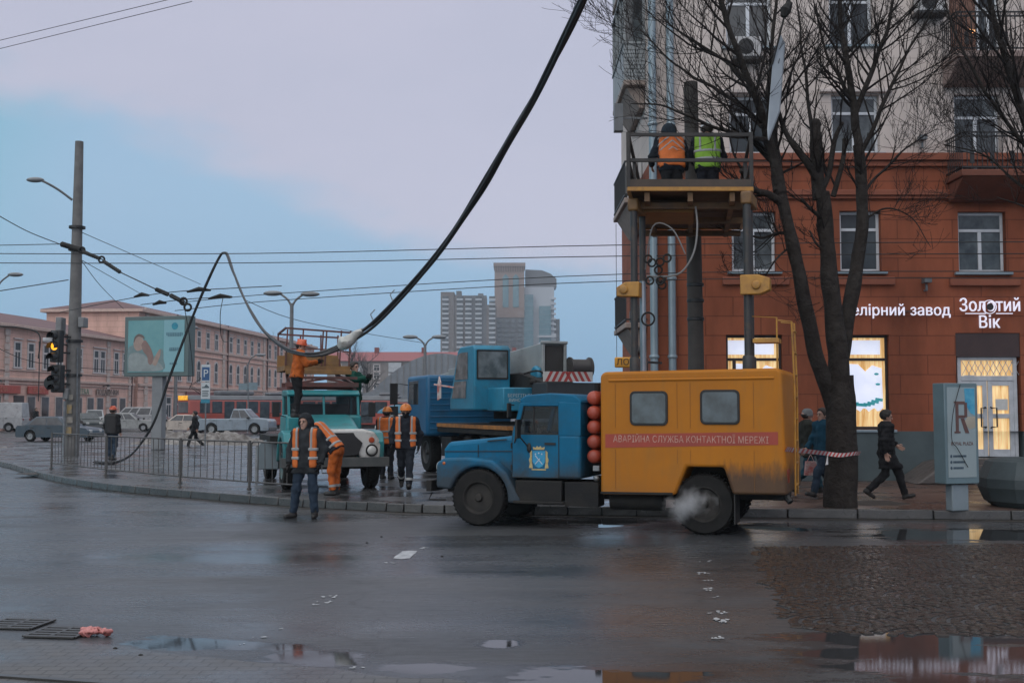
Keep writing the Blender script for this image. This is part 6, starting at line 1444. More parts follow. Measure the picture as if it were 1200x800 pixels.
for i, (u, v0, Y, hh, lb) in enumerate(((413,470,215,14.5,'leafless tree at the left end of the five storey block'),(430,470,225,14.0,'leafless tree before the five storey block, right of its twin'),(300,440,185,15,'leafless tree rising over the roof of the pink building'))):
    b = Vector(((u-600)/F*Y, Y, 0)); rg = random.Random(40+i); t = thing('bare_tree', lb, 'tree', b); a, c = MB(), MB()
    a.tube([(0,0,0),(.1,0,hh*.35),(0,.1,hh*.8)],[.3,.2,.06],7)
    for k in range(16): z = hh*rg.uniform(.3,.78); d = Vector((rg.gauss(0,1),rg.gauss(0,1),1.3)); twigs(c,(0,0,z),d,hh*rg.uniform(.25,.42),.10,rg,2)
    c.v = [Vector(q) for q in c.v]; a.build('trunk', bark, t); c.build('crown', M('far_twig', (.06,.055,.055), .9), t)
# barrier tape
tape = thing('barrier_tape', 'red and white striped tape tied round the tree trunk to the yellow ladder', 'tape', Q(986,532))
rd = M('tape_red', (.5,.05,.05), .5); wh = M('tape_white', (.62,.60,.60), .5); m = MB()
pth = smooth_path([P(921,526,16.1),P(930,527,17.0),P(950,529,18.4),P(968,531,19.42),P(985,533,19.38),P(1003,531,19.5),P(1008,531,19.85)], 8); pth = [q-Q(986,532) for q in pth]
for i in range(len(pth)-1):
    a, b = pth[i], pth[i+1]; k = max(1, int((b-a).length/.11))
    for j in range(k):
        p, q = a.lerp(b,j/k), a.lerp(b,(j+1)/k); m.i = (i+j)%2; u_ = Vector((0,0,.034)); s_ = Vector((.02,0,0)) if (i+j)%2 else Vector((.02,0,0)); m.add([p-u_-s_,q-u_-s_,q+u_+s_,p+u_+s_],[(0,1,2,3)])
p0 = P(970,531,19.4)-Q(986,532); m.i = 1; m.add([p0,p0+Vector((-.05,-.02,-.20)),p0+Vector((.0,-.02,-.19))],[(0,1,2)])
m.build('tape_band', [rd, wh], tape, 0)
# ================================================================ poles
pp = thing('concrete_pole', 'dark round concrete pole standing behind the yellow truck', 'pole', (P(817,560,21).x,21,.15))
m = MB(); zt = P(812,97,21).z; m.tube([(0,0,0),(.0,0,3),(-.05,0,zt-.15)],[.165,.15,.135],16); m.build('shaft', M('pole_dark', (.065,.058,.052), .8, (.04,.036,.033), 2.5, bump=.4, bs=20), pp)
for z in (3.4,3.75,4.05): m = MB(); m.lathe([(.15,z),(.165,z+.01),(.165,z+.06),(.15,z+.07)],14,'z'); m.build('band', iron, pp)
tl = G(84,532,.15); tlY = 41.5; tl = Vector((P(84,530,tlY).x, tlY, .15))
tp = thing('utility_pole', 'tall tapered concrete pole carrying the traffic lights and a street lamp', 'pole', tl)
ztop = P(93,166,tlY).z; xt = P(93,166,tlY).x-tl.x
m = MB(); m.tube([(0,0,0),(xt*.5,0,ztop*.5),(xt,0,ztop-.15)],[.27,.215,.15],16); m.build('shaft', conc, tp)
def tpz(v): return P(90,v,tlY).z-.15
def tpx(u,v): return P(u,v,tlY).x-tl.x
m = MB()
for v in (267,293,400,440): m.lathe([(.30,-.03),(.30,.06)],14,'z',(xt*.6,0,tpz(v)))
m.build('clamp_band', iron, tp)
m = MB(); m.tube(smooth_path([(tpx(86,235),-.1,tpz(235)),(tpx(72,222),-.3,tpz(224)),(tpx(58,215),-.5,tpz(216)),(tpx(52,214),-.5,tpz(214.5))],5),.045,8); m.build('lamp_arm', M('arm_grey', (.14,.145,.15), .5), tp)
m = MB(); m.ball((tpx(48,213),-.5,tpz(214)),(.34,.13,.10),14,8); m.build('lamp_head', M('lamp_head_grey', (.17,.18,.19), .4), tp)
for q_ in ((tpx(96,300),tpx(103,300),-.25,.2,tpz(384),tpz(372)),(tpx(70,300),tpx(77,300),-.25,.2,tpz(392),tpz(372)),(tpx(79,455),tpx(85,455),-.45,-.2,tpz(468),tpz(455))): m = MB(); m.box(*q_); m.build('junction_box', M('box_grey', (.19,.195,.20), .6), tp, bevel=.03)
m = MB(); m.tube([(tpx(81,470),-.4,tpz(470)),(tpx(81,470),-.4,.0)],.05,8); m.tube([(.25,-.2,0),(.2,-.2,4.0)],.03,6); m.build('conduit', steel, tp)
for k, (z, h_, w_) in enumerate(((.75,.30,.10),(1.2,.22,.13),(1.55,.34,.09),(2.05,.2,.12))): m = MB(); m.box(-w_+.03*(k%2),w_,-.345+.01*k,-.30,z,z+h_); m.build('pasted_notice', M('old_paper%d' % (k%2), ((.30,.21,.08),(.27,.26,.24))[k%2], .8, (.2,.18,.15), 6), tp)
tbl = M('signal_black', (.012,.013,.014), .5)
for i, (vt, vb, u, lb) in enumerate(((388,425,73,'upper traffic light with its amber lamp lit, on the concrete pole'),(428,460,74,'lower dark traffic light below the lit amber one'))):
    y = -.55; t = thing('traffic_light', lb, 'traffic light', (P(u,vb,tlY).x, tlY+y, P(u,vb,tlY).z), R(-18))
    H_ = P(u,vt,tlY).z-P(u,vb,tlY).z; m = MB(); m.box(-.21,.21,-.12,.16,0,H_); m.build('housing', tbl, t, bevel=.04)
    m = MB(); m.bar((.0,.1,H_*.3),(.28,.5,H_*.3),.06); m.bar((.0,.1,H_*.8),(.28,.5,H_*.8),.06); m.build('bracket', iron, t)
    for k in range(3):
        z = H_*(.17+.33*k); lit = i == 0 and k == 1
        m = MB(); m.lathe([(.0,-.165),(.11,-.155),(.155,-.125)],18,'y',(0,0,z)); m.build('lamp', M('amber_lit', (1,.50,.03), .4, (1,.35,.02), 12, emit=1.5) if lit else M('lamp_off', (.02,.015,.013), .15), t)
        v = MB(); n = 12
        for q in range(n):
            a0, a1 = R(-20+220*q/n), R(-20+220*(q+1)/n); v.add([(.17*math.cos(a0),-.12,z+.17*math.sin(a0)),(.17*math.cos(a1),-.12,z+.17*math.sin(a1)),(.17*math.cos(a1),-.36,z+.17*math.sin(a1)-.04),(.17*math.cos(a0),-.36,z+.17*math.sin(a0)-.04)],[(0,1,2,3)])
        v.build('visor', tbl, t, smooth=60)
    if i == 1: m = MB(); m.lathe([(.20,-.05),(.25,0),(.20,.05)],16,'y',(-.32,-.05,.35)); m.build('side_signal', tbl, t)
cm = thing('camera_box', 'pale traffic camera beside the lit amber traffic light', 'camera', (P(66,399,tlY).x,tlY-.6,P(66,399,tlY).z)); m = MB(); m.box(-.22,.14,-.10,.10,-.07,.07); m.build('camera_body', M('cam_white', (.45,.46,.47), .4), cm, bevel=.02); m = MB(); m.bar((.1,0,-.04),(.5,.5,-.2),.04); m.build('bracket', iron, cm)
# street lamps further off
def lamp_post(label, u, vt, Y, arms, r=.09):
    b = Vector(((u-600)/F*Y, Y, 0)); z = P(u,vt,Y).z; t = thing('street_lamp', label, 'street lamp', b)
    m = MB(); m.tube([(0,0,0),(0,0,z*.98)],[r*1.6,r],10); m.build('post', M('post_grey', (.15,.155,.16), .5), t)
    for du, dv in arms:
        e = Vector((du/F*Y, 0, z+dv/F*Y)); m = MB(); m.tube(smooth_path([(0,0,z*.95),Vector((e.x*.35,0,z*.97+(e.z-z)*.75)),e],6),r*.6,8); a = m.build('lamp_arm', MATS['post_grey'], t)
        m = MB(); s_ = 1 if du > 0 else -1; m.ball((e.x+s_*r*4,0,e.z+.02),(r*5.5,r*2.2,r*1.5),12,7); m.build('lamp_head', MATS['lamp_head_grey'], a)
    return t
lamp_post('double armed street lamp rising behind the lift basket', 341, 352, 62, ((-14,8),(13,7)), .10)
lamp_post('double armed street lamp beside the grey boom', 498, 401, 95, ((-11,6),(10,6)), .12)
lamp_post('single armed street lamp at the far left edge', -8, 335, 60, ((16,13),), .08)
lamp_post('single armed street lamp before the three storey pink building', 206, 398, 118, ((11,14),), .14)
lamp_post('single armed street lamp in front of the pink building, near its arched windows', 290, 425, 140, ((10,9),), .13)
# ================================================================ billboard, parking sign, advert panel, bollard planter, bin
BY = 47.0; bp = Vector((P(185,520,BY).x, BY, .15))
bb = thing('billboard', 'large framed billboard with a teal poster of a person in bed on a grey pillar', 'billboard', bp, R(-14))
m = MB(); m.box(-.25,.25,-.15,.2,0,P(185,440,BY).z-.15); m.build('pillar', M('pillar_grey', (.22,.23,.24), .6, (.17,.18,.19), 1.5), bb, bevel=.03)
z0, z1 = P(190,441,BY).z-.15, P(190,371,BY).z-.15; hw = 1.52
m = MB(); m.box(-hw,hw,-.26,.26,z0,z1); m.build('case', M('case_grey_green', (.10,.145,.145), .5, (.085,.12,.12), 1), bb, bevel=.02)
ft = M('poster_teal', (.07,.24,.265), .3, (.12,.30,.315), .9, coat=.3); pz0, pz1, pxa, pxb = z0+.18, z1-.17, -hw+.18, hw-.2
m = MB(); m.box(pxa,pxb,-.275,-.262,pz0,pz1); po = m.build('poster', ft, bb, 0)
Wp, Hp_ = pxb-pxa, pz1-pz0
def pq(a, b): return (pxa+Wp*a, pz0+Hp_*b)
def blot(name, pts, c, y, parent=po, c2=None): m = MB(); m.prism([pq(*p) for p in smooth2(pts)], y, y+.002); return m.build(name, M('poster_%s' % name, c, .4, c2 or tuple(k*.8 for k in c), 4), parent, 0)
def smooth2(pts): return [(q.x,q.y) for q in smooth_path([Vector((a,b,0)) for a,b in pts+[pts[0]]],4)[:-1]]
m = MB(); m.box(pxa+Wp*.64,pxb,-.279,-.2755,pz0,pz1); m.build('pale_panel', M('poster_pale', (.17,.36,.41), .3, (.20,.39,.43), .8), po, 0)
blot('pillow', [(.0,.02),(.0,.42),(.08,.52),(.25,.5),(.38,.40),(.5,.30),(.56,.42),(.62,.44),(.64,.25),(.62,.03)], (.16,.24,.25), -.281)
blot('bedding', [(.02,.02),(.02,.30),(.12,.38),(.28,.34),(.40,.22),(.56,.18),(.6,.03)], (.26,.30,.30), -.283)
blot('face', [(.12,.46),(.10,.56),(.14,.66),(.21,.70),(.27,.64),(.29,.54),(.25,.44),(.17,.41)], (.36,.26,.22), -.285)
blot('dark_hair', [(.10,.58),(.12,.68),(.19,.74),(.27,.71),(.30,.64),(.26,.665),(.19,.69),(.14,.65),(.115,.58)], (.13,.10,.09), -.287)
blot('arms', [(.24,.52),(.30,.62),(.38,.52),(.44,.38),(.46,.24),(.42,.14),(.37,.18),(.35,.30),(.28,.40)], (.24,.15,.13), -.287)
blot('hand', [(.44,.16),(.48,.28),(.54,.40),(.58,.44),(.585,.34),(.55,.22),(.50,.12)], (.34,.25,.21), -.285)
m = MB(); q = pq(.83,.88); m.lathe([(0,-.288),(.15,-.287),(.15,-.28)],20,'y',(q[0],0,q[1])); m.build('round_logo', M('logo_blue', (.01,.16,.26), .4, (.02,.28,.36), 9), po, 0)
lm = M('poster_letter', (.10,.22,.27), .5)
for a, b, w, hh in ((.83,.73,.30,.028),(.83,.695,.24,.012),(.85,.44,.22,.03),(.80,.415,.12,.012),(.82,.16,.14,.018)):
    m = MB(); q = pq(a,b); n = int(w/.03)
    for k in range(n): m.box(q[0]-Wp*w/2+Wp*w*k/n, q[0]-Wp*w/2+Wp*w*(k+.72)/n, -.288,-.279, q[1]-Hp_*hh, q[1]+Hp_*hh)
    m.build('small_print', lm, po, 0)
SY = 43.0; sb = Vector((P(240,520,SY).x, SY, .15))
ps = thing('parking_sign', 'blue parking sign with white plates below it on a thin post', 'sign', sb, R(-6))
zz = lambda v: P(240,v,SY).z-.15
m = MB(); m.tube([(0,.03,0),(0,.03,zz(427))],.03,8); m.build('post', steel, ps)
wp = M('sign_white', (.46,.50,.52), .5, (.40,.44,.46), 4); bw_ = M('sign_blue', (.008,.07,.20), .4)
m = MB(); m.box(-.18,.18,-.02,.0,zz(447),zz(427)); m.build('sign_plate', wp, ps); pl = ps.children[-1]
m = MB(); m.box(-.15,.15,-.026,-.0205,zz(445.5),zz(430)); m.build('blue_field', bw_, pl); text('lettering', 'P', .42, wp, pl, (0,-.03,(zz(445.5)+zz(430))/2), (R(90),0,0), .002, .008)
m = MB(); m.box(-.18,.18,-.02,.0,zz(467),zz(448)); m.build('info_plate', wp, ps); pl = ps.children[-1]
m = MB(); m.prism([(-.14,zz(453.2)),(-.05,zz(453)),(.02,zz(450)),(.14,zz(453)),(.14,zz(454.5)),(-.14,zz(454.5))],-.024,-.0205); 
for k in range(4): m.box(-.13,.13-.03*(k%2),-.024,-.0205,zz(458.6+2*k),zz(457.6+2*k))
m.build('small_print', M('print_dark', (.06,.09,.11), .5), pl); m = MB(); m.box(-.18,.18,-.021,.001,zz(472),zz(467.6)); m.build('blue_strip', M('strip_blue', (.01,.20,.30), .4), ps)
dsg = thing('direction_sign', 'small grey blue street sign on a post near the tram', 'sign', ((291-600)/F*88, 88, 0)); m = MB(); m.tube([(0,.05,0),(0,.05,P(291,446,88).z)],.05,8); m.build('post', steel, dsg); m = MB(); m.box(-.75,-.03,-.03,0,P(291,457,88).z,P(291,449,88).z); m.box(.03,.75,-.03,0,P(291,457,88).z,P(291,448,88).z); m.build('sign_plate', M('sign_greyblue', (.15,.21,.24), .5), dsg)
# advert panel on the right pavement
av = G(1122,598,.152); ad = thing('advert_panel', 'narrow backlit style advert pillar showing a tall red letter on a pale poster', 'advert', av, R(17))
zv = lambda v: P(1122,v,av.y).z-.152
m = MB(); m.box(-.17,.17,-.09,.09,0,zv(567)); m.build('foot', M('panel_foot', (.20,.24,.27), .5, (.16,.2,.22), 2), ad, bevel=.02)
pw_ = .335; pz0, pz1 = zv(566), zv(449)
m = MB(); m.box(-pw_,pw_,-.15,.15,pz0,pz1); m.build('case', M('panel_case', (.13,.19,.215), .45, (.11,.16,.18), 1.5), ad, bevel=.012)
m = MB(); m.box(pw_+.002,pw_+.018,-.13,-.04,pz0+.02,pz1-.02); m.box(pw_+.002,pw_+.018,.04,.13,pz0+.02,pz1-.02); m.build('side_fin', M('panel_case2', (.17,.23,.26), .4), ad)
a, b, c, d = -pw_+.05, pw_-.05, pz0+.11, pz1-.07
m = MB(); m.box(a,b,-.157,-.151,c,d); pst = m.build('poster', M('panel_poster', (.27,.32,.33), .22, (.23,.28,.29), .8, coat=.5), ad, 0)
m = MB(); m.prism([(b-.22,d-.02),(b-.01,d-.02),(b-.01,d-.48),(b-.10,d-.44),(b-.2,d-.28)], -.160, -.1575); m.build('blue_corner', M('corner_blue', (.03,.24,.42), .3, (.10,.36,.5), 6), pst, 0)
m = MB(); m.prism([(b-.16,d-.50),(b-.005,d-.50),(b-.005,d-.68),(b-.12,d-.72),(b-.24,d-.60)], -.160, -.1575); m.build('pale_patch', M('patch_cream', (.40,.36,.29), .4), pst, 0)
rl = M('letter_red', (.13,.065,.055), .4); x0, z0 = -.12, d-.78; m = MB(); w, h_ = .26, .54; y = -.163
m.box(x0,x0+.06,y,-.1602,z0,z0+h_); m.box(x0+.06,x0+.19,y,-.1602,z0+h_-.05,z0+h_); m.box(x0+.06,x0+.19,y,-.1602,z0+h_*.47,z0+h_*.47+.05); m.box(x0+.18,x0+.235,y-.001,-.1602,z0+h_*.50,z0+h_-.02); m.prism([(x0+.10,z0+h_*.46),(x0+.17,z0+h_*.46),(x0+.27,z0),(x0+.19,z0)],y-.0005,-.1602); m.box(x0-.03,x0+.09,y-.001,-.1602,z0,z0+.03); m.box(x0-.03,x0+.06,y-.001,-.1602,z0+h_-.03,z0+h_); m.build('big_letter', rl, pst, 0)
text('lettering', 'ROYAL PLAZA', .085, rl, pst, (0,-.160,d-.96), (R(90),0,0), .002, .001, 'CENTER', .80)
for k in range(3):
    m = MB(); zq = c+.36-.10*k; m.ball((a+.06,-.158,zq),(.022,.006,.028),8,5); n = 9-k; [m.box(a+.10+.03*j,a+.124+.03*j,-.161,-.1575,zq-.018,zq+.018) for j in range(n)]
    m.build('small_print', M('print_navy', (.04,.07,.10), .5), pst, 0)
m = MB(); m.tube(smooth_path([(-.02,-.17,pz1-.02),(-.20,-.20,pz1-.5),(-.24,-.20,pz1-.95),(-.12,-.19,pz0+.6),(.10,-.17,pz0+.28)],6),.006,5); wr = m.build('loose_wire', black_m, ad)
# big rounded planter cut by the right edge
pt_ = G(1196,596,.152); pl_ = thing('planter', 'large dark grey faceted round planter cut off by the right edge', 'planter', (pt_.x+.46,pt_.y+.55,.152), R(12))
m = MB(); m.lathe([(.66,0),(.80,.10),(.90,.34),(.90,.50),(.76,.80),(.64,.86),(.56,.82),(.52,.74)],10,'z'); m.build('tub', M('planter_grey', (.045,.062,.068), .65, (.032,.043,.047), 2, bump=.2, bs=20), pl_, smooth=20, bevel=.02)
m = MB(); m.lathe([(.50,.72),(.3,.77),(.05,.79)],14,'z'); m.build('soil', M('soil', (.03,.024,.02), .9), pl_)
bs = G(325,570,.15); bn2 = thing('litter_bin', 'grey rounded litter bin on posts behind the railing', 'bin', (P(316,560,27).x,27,.15))
m = MB(); m.prism(arc(0,.72,.27,0,180,10)+[(-.25,.28),(.25,.28)], -.2, .2); m.build('bin_body', M('bin_grey', (.12,.155,.175), .45, (.10,.13,.145), 2), bn2, bevel=.02)
m = MB(); m.bar((-.32,0,0),(-.32,0,.85),.05); m.bar((.32,0,0),(.32,0,.85),.05); m.bar((-.32,0,.75),(.32,0,.75),.03); m.build('bin_posts', steel, bn2)
# ================================================================ pedestrian railing
fence_m = M('railing_grey', (.085,.083,.082), .6, (.05,.048,.047), 6, dirt=(.09,.05,.035), dirt_s=6)
fpts = [G(60,549,.15), G(124,557,.15), G(211,566,.15), G(292,573,.15), G(347,577,.15)]
for i, lb in enumerate(('railing panel at the left end, beside the pole foot','railing panel below the billboard pillar, with the helmeted man behind','railing panel in front of the snow heap','railing panel nearest the teal lorry, before the litter bin')):
    a, b = fpts[i], fpts[i+1]; L_ = (b-a).length; t = thing('railing', lb, 'railing', a, math.atan2((b-a).y,(b-a).x), 'pedestrian railing panels along the kerb')
    m = MB(); m.tube([(.0,0,0),(0,0,1.05)],.03,10); m.lathe([(.055,0),(.055,.03)],10,'z'); m.build('post', fence_m, t)
    if i == 3: m = MB(); m.tube([(L_,0,0),(L_,0,1.05)],.035,10); m.build('post', fence_m, t)
    m = MB(); e = .06
    m.tube([(e,0,.16),(e,0,.98),(e+.05,0,1.02),(L_-e-.05,0,1.02),(L_-e,0,.98),(L_-e,0,.16),(e,0,.16)],.018,8); n = max(6,int(L_/.26))
    for k in range(1,n): x = e+(L_-2*e)*k/n; m.tube([(x,0,.16),(x+random.uniform(-.012,.012),random.uniform(-.02,.02),1.02)],.010,6)
    m.build('bars', fence_m, t)
# ================================================================ dirty snow heap and low rubble by the road
def heap(name, label, cat, c, sx, sy, h_, mat, seed, rz=0):
    t = MB(); n = 90; mm = 40; vs = []
    for j in range(mm+1):
        for i in range(n+1):
            x, y = -1+2*i/n, -1+2*j/mm; r = max(0,1-(x*x+y*y)); q = Vector((x*sx*.5+seed,y*sy*.5,seed))
            z = h_*(r**.75)*(.62+.55*noise.fractal(q*.8,1,2,4)+.45*abs(noise.noise(q*2.6))+.22*noise.noise(q*6.5)+.12*noise.noise(q*14))
            vs.append((x*sx*(1+.16*noise.noise(Vector((x*3,y*3,seed)))),y*sy*(1+.25*noise.noise(Vector((x*3,y*3,seed+4)))),z-.05 if r > .02 else -.06))
    t.add(vs,[(j*(n+1)+i,j*(n+1)+i+1,(j+1)*(n+1)+i+1,(j+1)*(n+1)+i) for j in range(mm) for i in range(n)])
    o = t.build(name, mat, smooth=40, loc=c); o.rotation_euler.z = rz; return tag(o, label, cat)
heap('snow_heap', 'long heap of dirty melting snow in front of the pickup and cream sedan', 'snow', (P(255,510,58).x,58,0), 4.6, 2.0, .85, snow_m, 2.3, R(3))
heap('snow_heap', 'low grey snow ridge between the dark sedan and the pavement', 'snow', (P(20,520,50).x,50,0), 4.5, 1.2, .18, snow_m, 6.1)
for i, (u,v,w,h_,lb) in enumerate(((52,552,.7,.03,'dark mud smear on the pavement at the far left'),(1020,590,.9,.10,'dark soil mound at the foot of the forked tree'),(170,548,1.0,.06,'crushed pale rubbish heap behind the railing'))):
    g = G(u,v,.15); heap(('mud_patch','soil_mound','rubbish_heap')[i], lb, ('mud','soil','rubbish')[i], (g.x,g.y,.15), w, w*.6, h_, M('soil2',(.035,.028,.024),.7,bump=.6,bs=12) if i < 2 else M('rubbish',(.22,.21,.20),.8,(.10,.095,.09),5,bump=.6,bs=10), 11+i)
# drain grates and a wet pink bag
for i, (u,v,lb) in enumerate(((22,732,'iron drain grate at the left edge of the picture'),(72,742,'iron drain grate beside the wet pink bag'))):
    g = G(u,v,.0); t = thing('drain_grate', lb, 'drain', (g.x,g.y,.012), R(-7), 'iron drain grates in the gutter', .62); m = MB(); 
    for k in range(5): m.box(-.36,.36,-.30+.15*k-.045,-.30+.15*k+.045,-.008,.012)
    for x in (-.36,0,.36): m.box(x-.025,x+.025,-.32,.32,-.008,.0135)
    m.build('bars', M('grate_iron',(.06,.058,.056),.45,metal=.4), t); m = MB(); m.box(-.36,.36,-.31,.31,-.011,-.009); m.build('pit_shade', M('pit_shade_black',(.004,.004,.004),.9), t)  # near-black sheet painted as the shade inside the drain
g = G(113,745,.0); m = MB(); rg = random.Random(8)
for k in range(16): m.ball((rg.uniform(-.10,.10),rg.uniform(-.05,.05),.02+rg.uniform(0,.03)),(rg.uniform(.03,.055),rg.uniform(.02,.04),rg.uniform(.015,.03)),14,9)
m.v = [v+Vector(noise.noise_vector(v*30))*.022 for v in m.v]; tag(m.build('plastic_bag', M('bag_pink',(.50,.19,.17),.3,(.36,.12,.11),18), loc=(g.x,g.y,.008), smooth=60), 'crumpled wet pink plastic bag lying beside the drain grate', 'bag')
for i, (u,v) in enumerate(((447,629),(430,636),(518,652),(725,644),(135,760),(165,768))):
    g = G(u,v); m = MB(); m.ball((0,0,.006),(.020,.015,.010),7,5); tag(m.build('pebble', black_m, loc=(g.x,g.y,0)), ('dark pebble on the wet road near the paint dash','dark pebble left of the paint dash, nearer the kerb','dark pebble right of the paint dash','dark pebble on the road below the yellow truck box','dark pebble in the gutter right of the pink bag','dark pebble farther right of the pink bag in the gutter')[i], 'pebble', 'pebbles strewn on the road')
# ================================================================ overhead wires
wire = M('wire_black', (.012,.012,.013), .6)
def line(label, pts, r, name='overhead_wire', cat='wire', group='overhead trolley wires', n=5, sm=6, mat=wire):
    p = smooth_path(pts, sm) if len(pts) > 2 else [Vector(q) for q in pts]; o = p[0].copy(); m = MB(); m.tube([q-o for q in p], r, n)
    return tag(m.build(name, mat, loc=o, smooth=80), label, cat, group)
line('topmost of the four thin wires level across the sky', [P(-60,297,30),P(300,297,30),P(735,287,27),P(1260,283,24)], .012)
line('second from top of the four wires level across the sky', [P(-60,308,30),P(300,308,30),P(735,300,27),P(1260,297,24)], .012)
line('third from top of the four wires, rising gently to the right', [P(215,354,33),P(340,343,31),P(735,321,27),P(1260,318,24)], .011)
line('lowest of the four wires rising gently to the right', [P(205,364,33),P(340,351,31),P(735,329,27),P(1260,326,24)], .011)
line('upper of the two wires crossing the top left corner', [P(-60,62,22),P(205,-2,18)], .006)
line('lower of the two wires crossing the top left corner', [P(-60,72,22),P(225,2,18)], .006)
line('dark wire sloping down from the left edge to the concrete pole', [P(-20,242,36),P(30,270,40),P(70,286,41)], .017)
line('thin wire from the left edge up to the concrete pole below its collar', [P(-20,344,44),P(80,328,41.3)], .02)
line('thin wire reaching the concrete pole from the left at its collar', [P(-30,288,44),P(70,286,41.3)], .016)
line('thin stay wire running down right from the concrete pole to the roofs', [P(95,272,41.3),P(235,333,60)], .014)
line('thin wire falling steeply right from the concrete pole', [P(96,306,41.3),P(118,335,50),P(145,362,60)], .014)
line('thin wire falling gently right from the concrete pole behind the pink roof', [P(96,305,41.3),P(168,346,60)], .014)
line('trolley wire climbing from the concrete pole past the billboard top', [P(70,366,41),P(155,349,37),P(215,341,34),P(330,335,32)], .014)
line('lower trolley wire passing over the billboard top edge', [P(165,357,38),P(225,350,34),P(270,349,33)], .014)
line('faint wire slanting down right behind the lift basket', [P(288,352,70),P(360,378,75),P(498,402,95)], .022)
line('slack wire on the pink terrace running toward the traffic light', [P(-20,398,70),P(40,424,70),P(150,435,72)], .022)
line('vertical feeder cable hanging before the pink terrace', [P(46,400,72),P(46,430,72),P(45,470,72)], .035)
line('dark drooping wire looped left of the terrace cornice', [P(-5,382,60),P(25,384,60),P(46,392,60),P(45,420,60)], .04)
line('thin cable hanging down to the billboard front', [P(216,360,34),P(222,395,36),P(226,440,38),P(222,455,39)], .012)
line('thin cable falling from the trolley wires past the lamp post', [P(262,346,33),P(258,372,33),P(262,400,36),P(276,395,50)], .012)
line('wire running across the orange facade at upper right', [P(735,190,24),P(905,189,22),P(1000,196,23)], .008)
# insulated span between the concrete pole and the trolley wires
sp_ = thing('span_insulator', 'chain of dark insulators on the span wire right of the concrete pole', 'insulator', P(72,286,41)); o = P(72,286,41)
m = MB(); pth = [P(72,286,41)-o,P(100,294,40)-o,P(120,304,39)-o,P(141,319,38)-o,P(183,339,35.5)-o,P(216,354,34)-o]; m.tube(pth,.02,6); m.build('span_wire', wire, sp_)
for a, b, r in (((72,286,41),(95,293,40.2),.11),((97,295,40),(117,303,39.2),.075),((121,306,39),(141,319,38),.075),((183,339,35.5),(197,345,35),.075),((200,346,34.9),(215,354,34.1),.075)):
    p, q = P(*a)-o, P(*b)-o; m = MB(); k = 9; m.tube([p.lerp(q,i/(2*k)) for i in range(2*k+1)], [r*(1 if i%2 else .6) for i in range(2*k+1)], 9); m.build('insulator', black_m, sp_)
for c in ((96,293,40.1),(119,304,39.1),(215,353,34),(220,360,33.9)):
    m = MB(); p = P(*c)-o; m.lathe([(.10,-.03),(.14,0),(.10,.03),(.07,0)],12,'y',p,ring=True); m.build('ring', black_m, sp_)
for i, (u, v, Y, du, lb) in enumerate(((166,347,36.5,9,'dark wire clamp over the billboard left half'),(187,356,36,8,'dark wire clamp over the billboard middle'),(233,341,33,14,'long dark wire clamp left of the cable bend'),(258,349,33,14,'long dark wire clamp below the cable bend'))):
    m = MB(); p, q = P(u-du,v+1,Y), P(u+du,v-1,Y); m.tube([p-P(u,v,Y),Vector((0,0,.06)),q-P(u,v,Y)],[.03,.075,.03],7); tag(m.build('wire_clamp', black_m, loc=P(u,v,Y)), lb, 'clamp', 'trolley wire clamps')
# the heavy black cable
cpts = [P(705,-50,12.5),P(683,0,13.3),P(662,45,14.2),P(640,88,15),P(600,160,17),P(560,228,19),P(520,288,21),P(480,337,22.3),P(440,377,23.1),P(412,397,23.4),P(390,410,23.5),P(365,416,23.6),P(335,408,24.6),P(308,386,26.5),P(287,352,28.5),P(274,320,30.5),P(267,300,32),P(263,296,32.3),P(257,301,32.5),P(243,330,32.8),P(222,380,33.4),P(200,440,33.9),P(182,492,34.4),P(165,520,35.0),P(150,535,35.6)]
g1, g2 = G(132,543,.17), G(110,542,.17); cpts += [Vector((g1.x,g1.y,.20)), Vector((g2.x,g2.y,.20))]
cb = thing('power_cable', 'heavy twin black cable swooping from the sky over the lorry to the ground', 'cable', cpts[11]); sm_ = smooth_path(cpts,8); o = cpts[11]; rg = random.Random(2)
for k in range(3):
    m = MB(); pts = []
    for i, q in enumerate(sm_):
        a = i*.045+k*2.1; d = Vector((math.cos(a),0,math.sin(a)))*(.034 if i < 90 else .020); pts.append(q-o+d+Vector(noise.noise_vector(q*.5+Vector((k*7,0,0))))*.03)
    m.tube(pts, [.031 if i < 88 else .024 for i in range(len(pts))], 8); m.build('strand', M('cable_rubber', (.014,.014,.015), .5, (.025,.025,.027), 3), cb, smooth=80)
m = MB()
pth = [P(425,387,23.3)-o,P(418,392,23.35)-o,P(411,397,23.4)-o,P(404,402,23.42)-o,P(397,406,23.45)-o]; rs = [.06,.13,.17,.20,.06]
m.tube(smooth_path(pth,5), [.06,.065,.07,.075,.08,.08,.085,.09,.09,.10,.11,.12,.13,.14,.15,.16,.15,.13,.10,.08,.05], 14); m.v = [v+Vector(noise.noise_vector(v*9))*.035 for v in m.v]; m.build('plastic_wrap', M('wrap_pale', (.34,.34,.31), .3, (.46,.46,.44), 7, bump=.6, bs=12), cb)
for u, v, Y in ((460,352,22.6),(437,375,23)): 
    m = MB(); p = P(u,v,Y)-o; m.tube([p,p+Vector((-.05,0,.12)),p+Vector((.04,0,.22))],.012,5); m.build('cable_tie', steel, cb)
